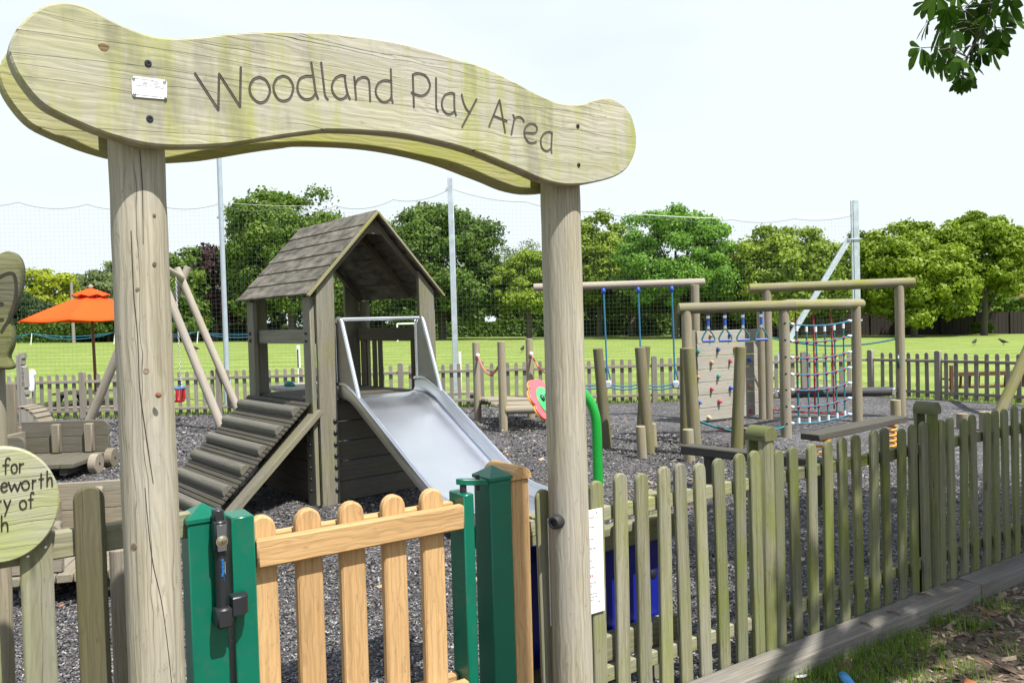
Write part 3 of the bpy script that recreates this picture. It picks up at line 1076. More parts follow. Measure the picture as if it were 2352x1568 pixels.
# rubber door stop on the right post
p = PL(1279, 1187, RP, (S - UP * 0).cross(UP))
bdir = (-S * 0.96 + N * 0.28).normalized()
b = MB()
base = V((RP.x, RP.y, PL(1279, 1187, RP, V((0, -1, 0))).z)) + bdir * (RAD_R - 0.006)
b.lathe([(0.026, 0), (0.026, 0.018), (0.0235, 0.036), (0.021, 0.040), (0.013, 0.040), (0.0115, 0.03), (0.005, 0.0295), (0.001, 0.0295)], base, bdir, 24)
b.build("door_stop", "rubber", arch)
for px, py, r in ((364, 907, 0.006),):
    b = MB()
    q = PL(px, py, LP + V((0.02, -RAD_L, 0)), V((0, -1, 0)))
    b.dome(q, V((0.25, -1, 0)), 0.0075, 0.005)
    M["rust"] = paint("rusty_nail", (0.2, 0.08, 0.045), 0.8)
    b.build("nail_head", "rust", arch)

# ================================================================== GATE
S = V((0.832, 0.555, 0)).normalized()      # along gate and near fence
N = V((0.555, -0.832, 0)).normalized()
GL = D(462, 1168, 2.30)
GL.z = 0
GR = GL + S * 0.998
LINE0 = GL.copy()


def gl(t, n=0.0, z=0.0):
    return LINE0 + S * t + N * n + UP * z


def tof(px, py, n=0.0):
    p = PL(px, py, LINE0 + N * n, N)
    return (p - LINE0).dot(S), p.z


def metal_post(name, t, h, a, d, label, cap=0.035):
    b = MB()
    c = gl(t)
    b.box(c + UP * (h / 2), (a, d, h), S, N, UP, 0.004)
    root = thing(name, label, "gate post", c, "green metal gate posts")
    b.build("shaft", "green_metal", root)
    b = MB()
    aa, dd = a / 2 + 0.004, d / 2 + 0.004
    z0, z1, z2 = h + 0.0005, h + 0.012, h + 0.012 + cap
    ring = lambda z, k=1: [c + S * (sx * aa * k) + N * (sy * dd * k) + UP * z for sx, sy in ((-1, -1), (1, -1), (1, 1), (-1, 1))]
    vs_ = ring(z0) + ring(z1) + [c + UP * z2]
    b.add(vs_, [(0, 1, 5, 4), (1, 2, 6, 5), (2, 3, 7, 6), (3, 0, 4, 7), (3, 2, 1, 0), (4, 5, 8), (5, 6, 8), (6, 7, 8), (7, 4, 8)])
    b.build("cap", "green_metal", root)
    return root


hl = tof(462, 1190)[1]
pl_ = metal_post("gate_post", 0.002, 1.075, 0.10, 0.10, "bright green metal post with pyramid cap on the latch side of the gate")
hr = 1.085
pr_ = metal_post("gate_post", 0.998, 1.062, 0.09, 0.112, "dark green metal hinge post in shade, between the gate and a tan timber post")

gate = thing("gate", "low new tan timber picket gate with green metal stiles, closed under the arch", "gate", gl(0.5))
# stiles
for t, a, z1 in ((0.104, 0.066, 1.075), (0.868, 0.042, 1.03)):
    b = MB()
    b.box(gl(t, 0, (z1 + 0.06) / 2), (a, 0.105, z1 - 0.06), S, N, UP, 0.004)
    b.build("stile", "green_metal", gate)
for k, px in enumerate((604, 711, 811, 908, 997)):
    t, _ = tof(px, 1250, 0.02)
    half_round = k == 4
    wd = 0.084
    top = 1.06
    b = MB()
    prof = []
    for a in np.linspace(0, math.pi, 11):
        prof.append((math.cos(a) * wd / 2 * 0.98, top - wd * 0.62 + math.sin(a) ** 0.8 * wd * 0.62))
    out = [(wd / 2, 0.09)] + prof + [(-wd / 2, 0.09)]
    th = 0.034
    pts = [gl(t, 0.022) + S * x + UP * z for x, z in out]
    b.prism(pts, N, th, 0.006, UP)
    b.build("picket", "gate", gate)
for z, t0, t1 in ((0.955, 0.140, 0.848), (0.345, 0.140, 0.848)):
    for nn, ta, tb in ((0.0402, t0 + 0.001, t1), (-0.031, t0 + 0.001, t1)):
        b = MB()
        zz = z if nn > 0 else z + 0.0
        b.beam(gl(ta, nn, zz), gl(tb, nn, zz), 0.034, 0.085, UP, 0.006)
        b.build("rail", "gate", gate)
# hinge arm from the post to the stile top
b = MB()
p0, p1 = gl(0.868, 0.015, 1.066), gl(0.955, 0.03, 1.056)
d = (p1 - p0).normalized()
sd = UP.cross(d)
arm = [p0 - d * 0.02 + sd * 0.008, p0 - d * 0.026, p0 - d * 0.02 - sd * 0.008, p0 - sd * 0.017, p1 - sd * 0.02, p1 + sd * 0.02, p0 + sd * 0.017]
b.prism([p + UP * 0.012 for p in arm], UP, 0.02, 0.002, d)
hinge = b.build("hinge_arm", "green_metal", gate)
b = MB()
b.cyl(gl(0.868, 0.015, 1.03), gl(0.868, 0.015, 1.056), 0.012, 0.012, 14)
b.build("hinge_pin", "bolt", gate)
b = MB()
b.cyl(gl(0.925, 0.02, 1.055), gl(0.925, 0.02, 1.086), 0.008, 0.008, 6)
b.cyl(gl(0.925, 0.02, 1.03), gl(0.925, 0.02, 1.06), 0.006, 0.006, 8)
b.build("hinge_bolt", "bolt", gate)

# latch
tl, _ = tof(507, 1290, 0.08)
zt = tof(507, 1290, 0.08)
zz = lambda py: tof(508, py, 0.085)[1]
latch = thing("gate_latch", "tall black pull-up gate latch with brass lock cylinder on the green post", "latch", gl(tl, 0.07, zz(1410)))
b = MB()
c = gl(tl, 0.075)
b.box(c + UP * ((zz(1265) + zz(1193)) / 2), (0.036, 0.052, zz(1193) - zz(1265)), S, N, UP, 0.005)
b.build("body", "black", latch)
b = MB()
b.box(c + UP * ((zz(1196) + zz(1168)) / 2) + S * -0.002, (0.028, 0.034, zz(1168) - zz(1196)), S, N, UP, 0.004)
b.build("pull_knob", "black", latch)
b = MB()
b.box(c + UP * ((zz(1262) + zz(1201)) / 2) + N * 0.0275, (0.026, 0.004, zz(1201) - zz(1262)), S, N, UP, 0.0015, 2)
plate = b.build("face_plate", "lockplate", latch)
lc = c + UP * zz(1239) + N * 0.0296
b = MB()
b.lathe([(0.0125, 0), (0.0125, 0.0012), (0.011, 0.0022), (0.0015, 0.0024)], lc, N, 20)
lk = b.build("lock_cylinder", "brass", latch)
b = MB()
b.box(lc + N * 0.0026 - UP * 0.003, (0.0025, 0.0008, 0.008), S, N, UP, 0)
b.build("keyhole", "black", lk)
b = MB()
b.lathe([(0.0165, 0), (0.0165, 0.0008), (0.013, 0.0012), (0.0125, 0.0)], lc - N * 0.0003, N, 20)
b.build("lock_ring", "chrome", latch)
b = MB()
b.cyl(c + UP * zz(1400) + N * 0.004, c + UP * zz(1260) + N * 0.004, 0.0165, 0.0165, 18)
rod = b.build("rod_tube", "black", latch)
b = MB()
text_mesh(b, "MagnaLatch", gl(tl, 0.0965, zz(1321)) + S * 0.004, UP, -S, 0.0105)
b.add(*(lambda mbx: (mbx.v, mbx.f))(MB().beam(gl(tl, 0.0962, zz(1330)) + S * 0.003, gl(tl, 0.0962, zz(1324)) + S * 0.003, 0.0005, 0.006, N, 0)))
b.build("print", "latchblue", rod, fix=False)
b = MB()
b.beam(gl(tl, 0.0958, zz(1316)) + S * 0.0075, gl(tl, 0.0958, zz(1288)) + S * 0.0075, 0.0007, 0.0016, N, 0)
b.build("print", "latchwhite", rod, fix=False)
b = MB()
b.box(c + UP * ((zz(1438) + zz(1393)) / 2) + N * 0.006, (0.044, 0.06, zz(1382) - zz(1428)), S, N, UP, 0.006)
b.build("catch_block", "black", latch)
b = MB()
pr = []
for a in np.linspace(-0.5, 1, 8):
    pass
q0 = c + S * 0.022
zc0, zc1 = zz(1422) + 0.008, zz(1372)
out = [(0.0, 0.012), (0.0, 0.036), (0.02, 0.037), (0.034, 0.034), (0.045, 0.024), (0.049, 0.008), (0.049, -0.012), (0.0, -0.012)]
b.prism([q0 + S * x + N * y + UP * zc1 for x, y in out], UP, zc1 - zc0, 0.003, S)
b.build("striker_hood", "black", latch)
# small hole high in the green post
b = MB()
tq, zq = tof(495, 1205, 0.05)
b.lathe([(0.006, -0.002), (0.006, 0.0006), (0.0005, 0.0007)], gl(tq, 0.05, zq), N, 12)
b.build("drain_hole", "black", pl_)

# ================================================================== NEAR FENCE
FT = gl(0, 0)  # fence line shares the gate line
PK_W, PK_T = 0.066, 0.021


def picket_mesh(name, mat, wd, th, z0, z1, X=S, Yn=N, ch=0.004):
    b = MB()
    prof = [(math.cos(a) * wd / 2, z1 - wd / 2 + math.sin(a) * wd / 2) for a in np.linspace(0, math.pi, 9)]
    out = [(wd / 2, z0)] + prof + [(-wd / 2, z0)]
    b.prism([V(X) * x + UP * z + V(Yn) * th / 2 for x, z in out], Yn, th, ch, UP)
    return b.mesh(name, mat)


def capped_post(parent, c, h, mat, X=S, Yn=N, back=True, wd=0.092, gap=0.055):
    """half-round post, a second one behind, half-round cap log across both"""
    b = MB()
    arc = [(math.cos(a) * wd / 2, math.sin(a) * wd * 0.36) for a in np.linspace(0, math.pi, 9)]
    base = V(c) + V(Yn) * 0.012
    b.prism([base + V(X) * x + V(Yn) * y + UP * h for x, y in arc], UP, h, 0.003, UP)
    if back:
        base2 = V(c) - V(Yn) * (gap - 0.012)
        b.prism([base2 + V(X) * x - V(Yn) * y + UP * h for x, y in arc], UP, h, 0.003, UP)
    b.build("post", mat, parent)
    b = MB()
    arc2 = [(math.cos(a) * wd * 0.49, math.sin(a) * wd * 0.52) for a in np.linspace(-0.42, math.pi + 0.42, 17)]
    L0, L1 = 0.05, (gap + 0.012 if back else 0.05)
    f0 = V(c) + V(Yn) * L0 + UP * (h + 0.002)
    b.prism([f0 + V(X) * x + UP * (y + 0.016) for x, y in arc2], Yn, L0 + L1, 0.003, Yn)
    b.build("post_cap", mat, parent)


nf = thing("picket_fence", "mossy green low picket fence running off to the right above the timber kerb", "fence", gl(2.5))
pk = [picket_mesh("picket", "mossy", PK_W, PK_T, 0.03, 1.0) for _ in range(4)]
pkl = [picket_mesh("picket", "fence", PK_W, PK_T, 0.03, 1.0) for _ in range(3)]
t0 = tof(1370, 1250, 0.03)[0]
LAST = 6.6
posts_t = [tof(1773, 1250, 0.05)[0]]
posts_t += [tof(2152, 1150, 0.05)[0]]
stp = posts_t[1] - posts_t[0]
posts_t += [posts_t[1] + stp, posts_t[1] + 2 * stp]
sp = (posts_t[0] - 0.075 - t0) / 8.0
ts = [t0 - 2 * sp, t0 - sp]
ts += [t0 + sp * i for i in range(9)]
for a, bb in zip(posts_t[:-1], posts_t[1:]):
    n = 11
    ts += [a + 0.075 + (bb - a - 0.15) * i / (n - 1) for i in range(n)]
print("fence t0", t0, "spacing", sp, "posts", posts_t)
for i, t in enumerate(ts):
    mset = pkl if t < posts_t[0] - 0.4 else pk
    o = inst(random.choice(mset), "picket", nf, gl(t + random.uniform(-0.004, 0.004), 0.03 + random.uniform(-0.002, 0.002), random.uniform(-0.013, 0.013)), 0)
    o.rotation_euler.y = random.uniform(-0.012, 0.012)
    o.rotation_euler.x = random.uniform(-0.006, 0.006)
segs = [ts[0] - 0.06] + posts_t
for z in (0.855, 0.215):
    for a, bb in zip(segs[:-1], segs[1:]):
        b = MB()
        b.beam(gl(a, 0.001, z), gl(bb - 0.03, 0.001, z), 0.032, 0.058, UP, 0.004)
        b.build("rail", "fence" if a < posts_t[0] - 0.5 else "mossy", nf)
for t in posts_t:
    capped_post(nf, gl(t, 0.01), 1.045, "mossy")

# new tan timber post beside the hinge post
tt = tof(1193, 1250, 0.03)[0]
tp = thing("timber_post", "tan timber post with half-round capping log, right against the dark green hinge post", "post", gl(tt))
b = MB()
b.box(gl(tt, 0.01, 0.525), (0.078, 0.07, 1.05), S, N, UP, 0.004)
b.build("shaft", "gate", tp)
b = MB()
arc2 = [(math.cos(a) * 0.046, math.sin(a) * 0.046) for a in np.linspace(0, math.pi, 13)]
f0 = gl(tt, 0.056, 1.053)
b.prism([f0 + S * x + UP * y for x, y in arc2], N, 0.19, 0.002, N)
b.build("cap_log", "gate", tp)

# left fence piece
lf = thing("picket_fence", "short tall-picketed fence left of the arch, carrying the round memorial sign", "fence", gl(-0.45))
for i, px in enumerate((208, 82, -50, -180)):
    t, z = tof(px, 1250, 0.03)
    me = picket_mesh("picket", "picket_dark" if i == 0 else "fence", 0.074, 0.022, 0.02, 1.215)
    o = inst(me, "picket", lf, gl(t, 0.03))
for z in (tof(200, 1240, 0.005)[1], 0.3):
    b = MB()
    b.beam(gl(-1.15, 0.0, z), gl(-0.03, 0.0, z), 0.036, 0.072, UP, 0.004)
    b.build("rail", "fence", lf)
lfp = thing("fence_stake", "stubby round-topped stake seen between the left picket and the arch post", "stake", gl(-0.1, -0.25))
b = MB()
p = D(273, 1260, 3.0)
b.cyl((p.x, p.y, 0), (p.x, p.y, p.z + 0.01), 0.036, 0.034, 16, 0.012)
b.build("shaft", "wagon", lfp)

# round memorial sign
disc_t = tof(2, 1160, 0.075)
DC = gl(disc_t[0], 0.075, disc_t[1])
rad_v = abs(tof(2, 1020, 0.075)[1] - tof(2, 1287, 0.075)[1]) / 2
rad_h = abs(tof(137, 1145, 0.075)[0] - disc_t[0])
ds = thing("memorial_sign", "round greenish wooden disc with burnt lettering, cut off at the left edge", "sign", DC)
b = MB()
b.prism([DC + S * (rad_h * math.cos(a)) + UP * (rad_v * math.sin(a)) for a in [i * math.tau / 56 for i in range(56)]], N, 0.032, 0.004, S)
face = b.build("disc", "disc", ds, sharp=30)
cz = lambda x, y: tof(x * 0.312, 960 + y * 0.312, 0.075)
GLY = {
    "o": ["c", [(0.45, 1), (0.1, 0.8), (0.02, 0.45), (0.2, 0.06), (0.5, 0), (0.82, 0.18), (0.9, 0.55), (0.75, 0.9), (0.45, 1)]],
    "r": [[(0.1, 1), (0.1, 0)], "c", [(0.1, 0.55), (0.3, 0.9), (0.65, 0.98)]],
    "e": ["c", [(0.05, 0.5), (0.5, 0.55), (0.9, 0.62), (0.75, 0.95), (0.4, 1), (0.08, 0.7), (0.05, 0.3), (0.3, 0.02), (0.6, 0.02), (0.9, 0.2)]],
    "h": [[(0.1, 1.75), (0.1, 0)], "c", [(0.1, 0.5), (0.35, 0.95), (0.7, 0.95), (0.8, 0.5), (0.82, 0)]],
    "f": ["c", [(0.85, 1.6), (0.6, 1.78), (0.35, 1.55), (0.32, 0.9), (0.32, 0)], [(0.0, 0.95), (0.7, 1.0)]],
    "w": [[(0.0, 1), (0.3, 0)], [(0.3, 0), (0.6, 0.8)], [(0.6, 0.8), (0.9, 0)], [(0.9, 0), (1.2, 1)]],
    "t": [[(0.35, 1.6), (0.35, 0)], [(0, 0.98), (0.75, 1.02)]],
    "y": [[(0, 1), (0.4, 0.15)], [(0.85, 1.0), (0.1, -0.75)]],
}
b = MB()


def glyph(ch, x0, x1, base, xh, slope=0.0):
    wd = {"w": 1.2}.get(ch, 0.9)
    sc = (x1 - x0) / wd
    cur = False
    for st in GLY[ch]:
        if st == "c":
            cur = True
            continue
        p = []
        for x, y in st:
            t, z = cz(x0 + x * sc, base - y * xh)
            p.append(gl(t, 0.0752, z))
        groove(b, smooth_path(p, 4) if cur else p, 0.0037, N)
        cur = False


for ch, x0, x1, bs in (("f", 22, 78, 408), ("o", 82, 126, 402), ("r", 140, 186, 398), ("e", 6, 52, 540), ("w", 62, 152, 535), ("o", 160, 215, 525), ("r", 236, 274, 520), ("t", 288, 326, 512), ("h", 342, 388, 502), ("r", -12, 16, 672), ("y", 30, 80, 668), ("o", 144, 194, 668), ("f", 212, 252, 660), ("h", 6, 62, 832)):
    glyph(ch, x0, x1, bs, 66)
b.build("lettering", "disc_groove", face, fix=False)
for px, py in ((105, 1256), (64, 1277)):
    t, z = tof(px, py, 0.041)
    b = MB()
    b.dome(gl(t, 0.0405, z), N, 0.005, 0.003)
    b.build("screw", "chrome", lf)

# notice plate behind the right arch post
nt0, nz0 = tof(1258, 1188, 0.046)
nt1, nz1 = tof(1383, 1165, 0.046)
_, nz2 = tof(1384, 1402, 0.046)
nb = thing("notice_board", "white printed notice plate on the pickets, half hidden by the right arch post", "notice", gl((nt0 + nt1) / 2, 0.046, (nz1 + nz2) / 2))
zm, zh = (nz1 + nz2) / 2, nz1 - nz2
print("notice", nt0, nt1, zm, zh)
b = MB()
b.box(gl((nt0 + nt1) / 2, 0.0455, zm), (nt1 - nt0, 0.004, zh), S, N, UP, 0.0008)
nface = b.build("plate", "plate_white", nb)
b = MB()
br = MB()
bb2 = MB()
nw = lambda x, y: (tof(1223 + x * 0.192, 1147.8 + y * 0.192, 0.048))
for tx, xr, y, mb_, sz in (("Parish Council", 742, 212, b, 0.0085), ("3 - 12 years", 748, 322, b, 0.0085), ("use only.", 732, 470, b, 0.0085), ("the Play area.", 762, 575, b, 0.0085), ("and", 694, 637, b, 0.0085), ("basis,", 718, 728, b, 0.0085), ("to", 698, 768, b, 0.0085), ("worth", 742, 805, bb2, 0.0085), ("999.", 738, 925, br, 0.0185), ("School Lane,", 768, 985, b, 0.0085), ("nce", 716, 1035, b, 0.0085), ("bility for any", 778, 1112, b, 0.0078), ("ge from use", 776, 1150, b, 0.0078), ("elsewhere", 730, 1198, b, 0.0078)):
    t, z = nw(xr, y)
    text_mesh(mb_, tx, gl(t, 0.0478, z), S, UP, sz, "RIGHT", 0.0003)
b.build("print", "ink", nface, fix=False)
br.build("red_print", "inkred", nface, fix=False)
bb2.build("blue_print", "inkblue", nface, fix=False)
for x, y in ((770, 150), (798, 1210)):
    t, z = nw(x, y)
    b = MB()
    b.dome(gl(t, 0.0476, z), N, 0.003, 0.002)
    b.build("screw", "bolt", nb)

# blue play panel just inside the fence
bp = thing("blue_play_board", "deep blue play panel framed by pale timber beams just inside the fence behind the notice", "play panel", gl(1.15, -0.16))
pn = -0.16
bt0 = tof(1224, 1400, pn)[0]
bt1 = tof(1530, 1400, pn)[0]
tz = tof(1450, 1222, pn + 0.03)[1]
bz = tof(1450, 1465, pn + 0.03)[1]
tz2 = tof(1450, 1196, pn + 0.03)[1]
for z, hh in ((tz, 0.10), (bz, 0.11)):
    b = MB()
    b.beam(gl(bt0 + 0.02, pn + 0.03, z), gl(bt1 + 0.02, pn + 0.03, z), 0.05, hh, UP, 0.006)
    b.build("beam", "fence", bp)
b = MB()
b.box(gl((bt0 + bt1) / 2, pn - 0.012, (tz + bz) / 2), (bt1 - bt0, 0.012, tz - bz + 0.04), S, N, UP, 0.001)
bpn = b.build("panel", "blue_panel", bp)
b = MB()
b.box(gl(bt0 - 0.006, pn - 0.012, (tz + bz) / 2 - 0.02), (0.010, 0.016, tz - bz + 0.13), S, N, UP, 0.002)
b.build("edge_strip", "amber", bp)
for t in (bt0 + 0.03, bt1 - 0.03):
    b = MB()
    b.box(gl(t, pn - 0.055, 0.42), (0.07, 0.07, 0.84), S, N, UP, 0.004)
    b.build("leg", "fence", bp)
for px, py in ((1503, 1318), (1460, 1478), (1530, 1440)):
    t, z = tof(px, py, pn)
    if bt0 < t < bt1:
        b = MB()
        b.lathe([(0.02, -0.004), (0.02, 0.001), (0.017, 0.003), (0.001, 0.004)], gl(t, pn - 0.005, z), N, 16)
        b.build("disc", "black", bpn)

# ================================================================== KERB SLEEPERS
ka = [G(1586, 1567, .085), G(1804, 1480, .085), G(2004, 1392, .085), G(2184, 1313.5, .085)]
kb = [G(1715, 1567, .085), G(1841, 1517.5, .085), G(2028, 1432.5, .085), G(2232, 1344, .085)]
print("kerb n inner", [round((p - LINE0).dot(N), 3) for p in ka], "outer", [round((p - LINE0).dot(N), 3) for p in kb])
ki = sum((p - LINE0).dot(N) for p in ka) / 4
ko = sum((p - LINE0).dot(N) for p in kb) / 4
KI, KO = max(0.045, ki), ko
kj = (G(2208, 1330, .085) - LINE0).dot(S)
for a, e, lab in ((0.9, kj - 0.006, "long grey timber sleeper kerb nearest the camera, below the fence"), (kj + 0.006, kj + 2.6, "second grey timber sleeper kerb past the joint, at the right edge")):
    b = MB()
    n_ = 14
    c = (gl(a, (KI + KO) / 2), gl(e, (KI + KO) / 2))
    b.beam(c[0] + UP * 0.005, c[1] + UP * 0.005, KO - KI, 0.16, UP, 0.006)
    o = b.build("timber_sleeper", "kerb", None, origin=(c[0] + c[1]) / 2)
    tag(o, lab, "kerb sleeper", "sleepers along the fence")
# ================================================================== PLAY TOWER WITH RAMP AND SLIDE
A0 = D(735, 1160, 7.16)
A0.z = 0
TU, TV = V((0.766, 0.643, 0)), V((0.643, -0.766, 0))
FR = frame(A0, TU, TV)
tower = thing("play_tower", "grey timber play tower with plank gable roof, cleated ramp and steel slide", "play tower", A0 + TU * 0.65 - TV * 0.75)
WU, WV = 1.31, 1.5


def tb():
    return MB(FR)


def tbox(name, mat, c, size, bev=0.005, grain=None, parent=tower, label=None):
    b = tb()
    b.box(c, size, bev=bev, grain=grain)
    return b.build(name, mat, parent, label=label)


for (u, v, su, sv) in ((0, 0, 1, -1), (WU, 0, -1, -1), (0, -WV, 1, 1), (WU, -WV, -1, 1)):
    for kind in (0, 1):
        if kind == 0:
            c, size = (u + su * -0.002, v + sv * 0.10), (0.046, 0.155, 0)
        else:
            c, size = (u + su * 0.106, v - sv * 0.006), (0.175, 0.046, 0)
        h = 1.90 if kind == 0 else 1.985
        b = tb()
        if kind == 0:
            b.box((c[0], c[1], h / 2), (size[0], size[1], h), bev=0.006)
        else:
            ua, ub = c[0] - 0.0875, c[0] + 0.0875
            zz = lambda q: 1.915 + (min(q + 0.065, 1.375 - q)) * 1.076 - 0.045
            b.prism([(ua, c[1] + 0.023, 0), (ub, c[1] + 0.023, 0), (ub, c[1] + 0.023, zz(ub)), (ua, c[1] + 0.023, zz(ua))], (0, 1, 0), 0.046, 0.005, (0, 0, 1))
        p = b.build("corner_post", "tower", tower)
        if v == 0 and u == 0 or (v == 0 and kind == 1 and u > 0):
            for k in range(7):
                b = tb()
                z = 0.135 + 0.105 * k
                if kind == 0:
                    b.dome((c[0] - 0.023, c[1] - 0.005, z), (-1, 0, 0), 0.020, 0.018)
                else:
                    b.dome((c[0] + 0.055 * (1 if u == 0 else -1), c[1] + 0.023, z), (0, 1, 0), 0.020, 0.018)
                b.build("bolt", "bolt", p)
# floor, and the deck running on behind
b = tb()
for i in range(9):
    b.box((WU / 2, -0.09 - i * 0.166, 0.93), (WU - 0.06, 0.155, 0.04), grain=0)
b.build("floor", "deck", tower)
b = tb()
for i in range(7):
    b.box((0.90, -WV - 0.10 - i * 0.15, 0.925), (0.74, 0.143, 0.04), grain=0)
for u, v in ((0.60, -2.55), (WU - 0.12, -2.55)):
    b.box((u, v, 0.452), (0.09, 0.09, 0.9))
b.build("rear_deck", "climb", tower)
gcap = D(664, 888, 9.25)
b = MB()
b.ell((gcap.x, gcap.y, 0.97), 0.06, 0.045, 0.04)
b.ell((gcap.x + 0.05, gcap.y - 0.02, 0.96), 0.03, 0.03, 0.02)
b.build("deck_hold", "teal_plastic", tower)
# skirting boards below the floor
for nm, fc, ln, ax in (("v", (WU / 2, -0.045), WU - 0.10, 0), ("u", (0.045, -WV / 2), WV - 0.12, 1), ("u2", (WU - 0.045, -WV / 2), WV - 0.12, 1)):
    b = tb()
    for i in range(5):
        z = 0.10 + i * 0.185
        sz = (ln, 0.03, 0.178) if ax == 0 else (0.03, ln, 0.178)
        b.box((*fc, z), sz, grain=ax)
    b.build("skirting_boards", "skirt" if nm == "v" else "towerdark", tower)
# guard rails
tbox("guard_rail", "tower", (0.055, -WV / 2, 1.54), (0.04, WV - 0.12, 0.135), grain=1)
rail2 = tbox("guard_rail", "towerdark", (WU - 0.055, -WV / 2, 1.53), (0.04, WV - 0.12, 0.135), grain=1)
for v in (-1.34, -1.10, -0.98, -0.32, -0.2):
    tbox("baluster", "towerdark", (WU - 0.055, v, 1.205), (0.03, 0.065, 0.51), parent=tower)
for v, z in ((-1.40, 1.575), (-1.40, 1.505), (-0.11, 1.575), (-0.11, 1.505)):
    b = tb()
    b.dome((-0.026, v, z), (-1, 0, 0), 0.02, 0.018)
    b.build("bolt", "bolt", tower)
# roof
U0, U1, V0, V1 = -0.065, 1.375, -1.57, 0.05
UM, ZE, ZR = (U0 + U1) / 2, 1.915, 2.69
for side, mat in ((-1, "roof"), (1, "roof")):
    b = tb()
    ue = U0 if side < 0 else U1
    a = V((ue, 0, ZE))
    r = V((UM, 0, ZR))
    d = (r - a)
    L = d.length
    d.normalize()
    nn = V((-d.z, 0, d.x)) if side < 0 else V((d.z, 0, -d.x))
    if nn.z < 0:
        nn = -nn
    n_ = 6
    pw = L / n_
    for i in range(n_):
        c = a + d * (pw * (i + 0.5)) + nn * 0.012
        dd = (d - nn * 0.055).normalized()
        n2 = V((0, 1, 0)).cross(dd)
        if n2.z < 0:
            n2 = -n2
        b.box(c + V((0, (V0 + V1) / 2 + random.uniform(-0.006, 0.006), 0)), (V1 - V0, pw + 0.028, 0.022), (0, 1, 0), dd, n2, 0.003, 0)
    b.build("roof_slope", mat, tower)
    bb_ = tb()
    bb_.beam(a + V((0, V1 + 0.013, 0)) - d * 0.02 + nn * 0.0, r + V((0, V1 + 0.013, 0)) + nn * 0.0, 0.022, 0.04, (0, 1, 0), 0.003)
    bb_.build("barge_edge", "moss_log", tower)
    # edge battens + rafters
    for v in (V1 - 0.10, -0.45, V0 + 0.12):
        bb_ = tb()
        bb_.beam(a + V((0, v, 0)) - nn * 0.05 + d * 0.05, r + V((0, v, 0)) - nn * 0.05 - d * 0.06, 0.05, 0.075, (0, 1, 0), 0.004)
        bb_.build("rafter", "towerdark", tower)
b = tb()
gus = [(UM - 0.16, ZR - 0.20), (UM + 0.16, ZR - 0.20), (UM + 0.02, ZR - 0.05), (UM - 0.02, ZR - 0.05)]
b.prism([(u, V1 - 0.065, z) for u, z in gus], (0, 1, 0), 0.03, 0.003, (1, 0, 0))
b.build("gusset", "towerdark", tower)
# ramp
RL, RZ = 0.98, 0.93
rd = V((-RL, 0, -RZ)).normalized()
rn = V((-RZ, 0, RL)).normalized()
rlen = math.hypot(RL, RZ)
r0 = V((-0.03, 0, RZ))
for v in (-0.065, -1.43):
    b = tb()
    b.beam(r0 + V((0, v, 0)) - rn * 0.09 - rd * 0.0, r0 + V((0, v, 0)) - rn * 0.09 + rd * (rlen - 0.06), 0.05, 0.20, (0, 1, 0), 0.004)
    b.build("ramp_stringer", "tower", tower)
b = tb()
n_ = 32
for i in range(n_):
    c = r0 + rd * (rlen * (i + 0.5) / n_) + V((0, -WV / 2, 0)) + rn * 0.014
    b.box(c, (WV - 0.20 + 0.1, rlen / n_ - 0.006, 0.022), (0, 1, 0), rd, rn, 0.004, 0)
    b.box(c - rn * 0.012, (WV - 0.14, rlen / n_ + 0.002, 0.01), (0, 1, 0), rd, rn, 0.0, 0)
b.build("ramp_boards", "deck", tower)
for i in range(6):
    c = r0 + rd * (0.13 + i * 0.222) + rn * 0.026
    b = tb()
    arc = [(0.052 * math.cos(t), 0.056 * math.sin(t)) for t in np.linspace(0, math.pi, 11)]
    b.prism([c + V((0, -0.10, 0)) + rd * x + rn * y for x, y in arc], (0, 1, 0), WV - 0.2, 0.003, (0, 1, 0))
    b.build("ramp_cleat", "cleat", tower)

# slide
SU0, SU1 = 0.225, 1.09


def interp(tab, x):
    for (a, fa), (b_, fb) in zip(tab[:-1], tab[1:]):
        if x <= b_:
            return fa + (fb - fa) * (x - a) / (b_ - a)
    return tab[-1][1]


bedk = smooth_path([(-0.06, 0, 0.962), (0.04, 0, 0.962), (0.16, 0, 0.945), (0.30, 0, 0.89), (0.45, 0, 0.80), (0.9, 0, 0.535), (1.4, 0, 0.245), (1.62, 0, 0.165), (1.85, 0, 0.14), (2.2, 0, 0.135), (2.26, 0, 0.12), (2.285, 0, 0.07)], 4)
rimk = smooth_path([(-0.06, 0, 1.085), (0.06, 0, 1.095), (0.16, 0, 1.085), (0.26, 0, 1.045), (0.38, 0, 0.985), (0.9, 0, 0.675), (1.43, 0, 0.362), (1.65, 0, 0.275), (1.9, 0, 0.245), (2.2, 0, 0.235), (2.26, 0, 0.2), (2.285, 0, 0.1)], 4)
bedt = [(p.x, p.z) for p in bedk]
rimt = [(p.x, p.z) for p in rimk]
b = tb()
prof_n = 0
vs_, fs, gs = [], [], []
for v, z in bedt:
    rz = max(interp(rimt, v), z + 0.02)
    hgt = rz - z
    row = [(SU0, rz), (SU0, z + min(0.05, hgt * 0.5)), (SU0 + 0.012, z + min(0.02, hgt * .3)), (SU0 + 0.04, z + 0.004), (SU0 + 0.09, z), (SU1 - 0.09, z), (SU1 - 0.04, z + 0.004), (SU1 - 0.012, z + min(0.02, hgt * .3)), (SU1, z + min(0.05, hgt * 0.5)), (SU1, rz),
           (SU1 + 0.012, rz), (SU1 + 0.012, z + 0.02), (SU1 - 0.03, z - 0.014), (SU0 + 0.03, z - 0.014), (SU0 - 0.012, z + 0.02), (SU0 - 0.012, rz)]
    prof_n = len(row)
    for u, zz_ in row:
        vs_.append((u, v, zz_))
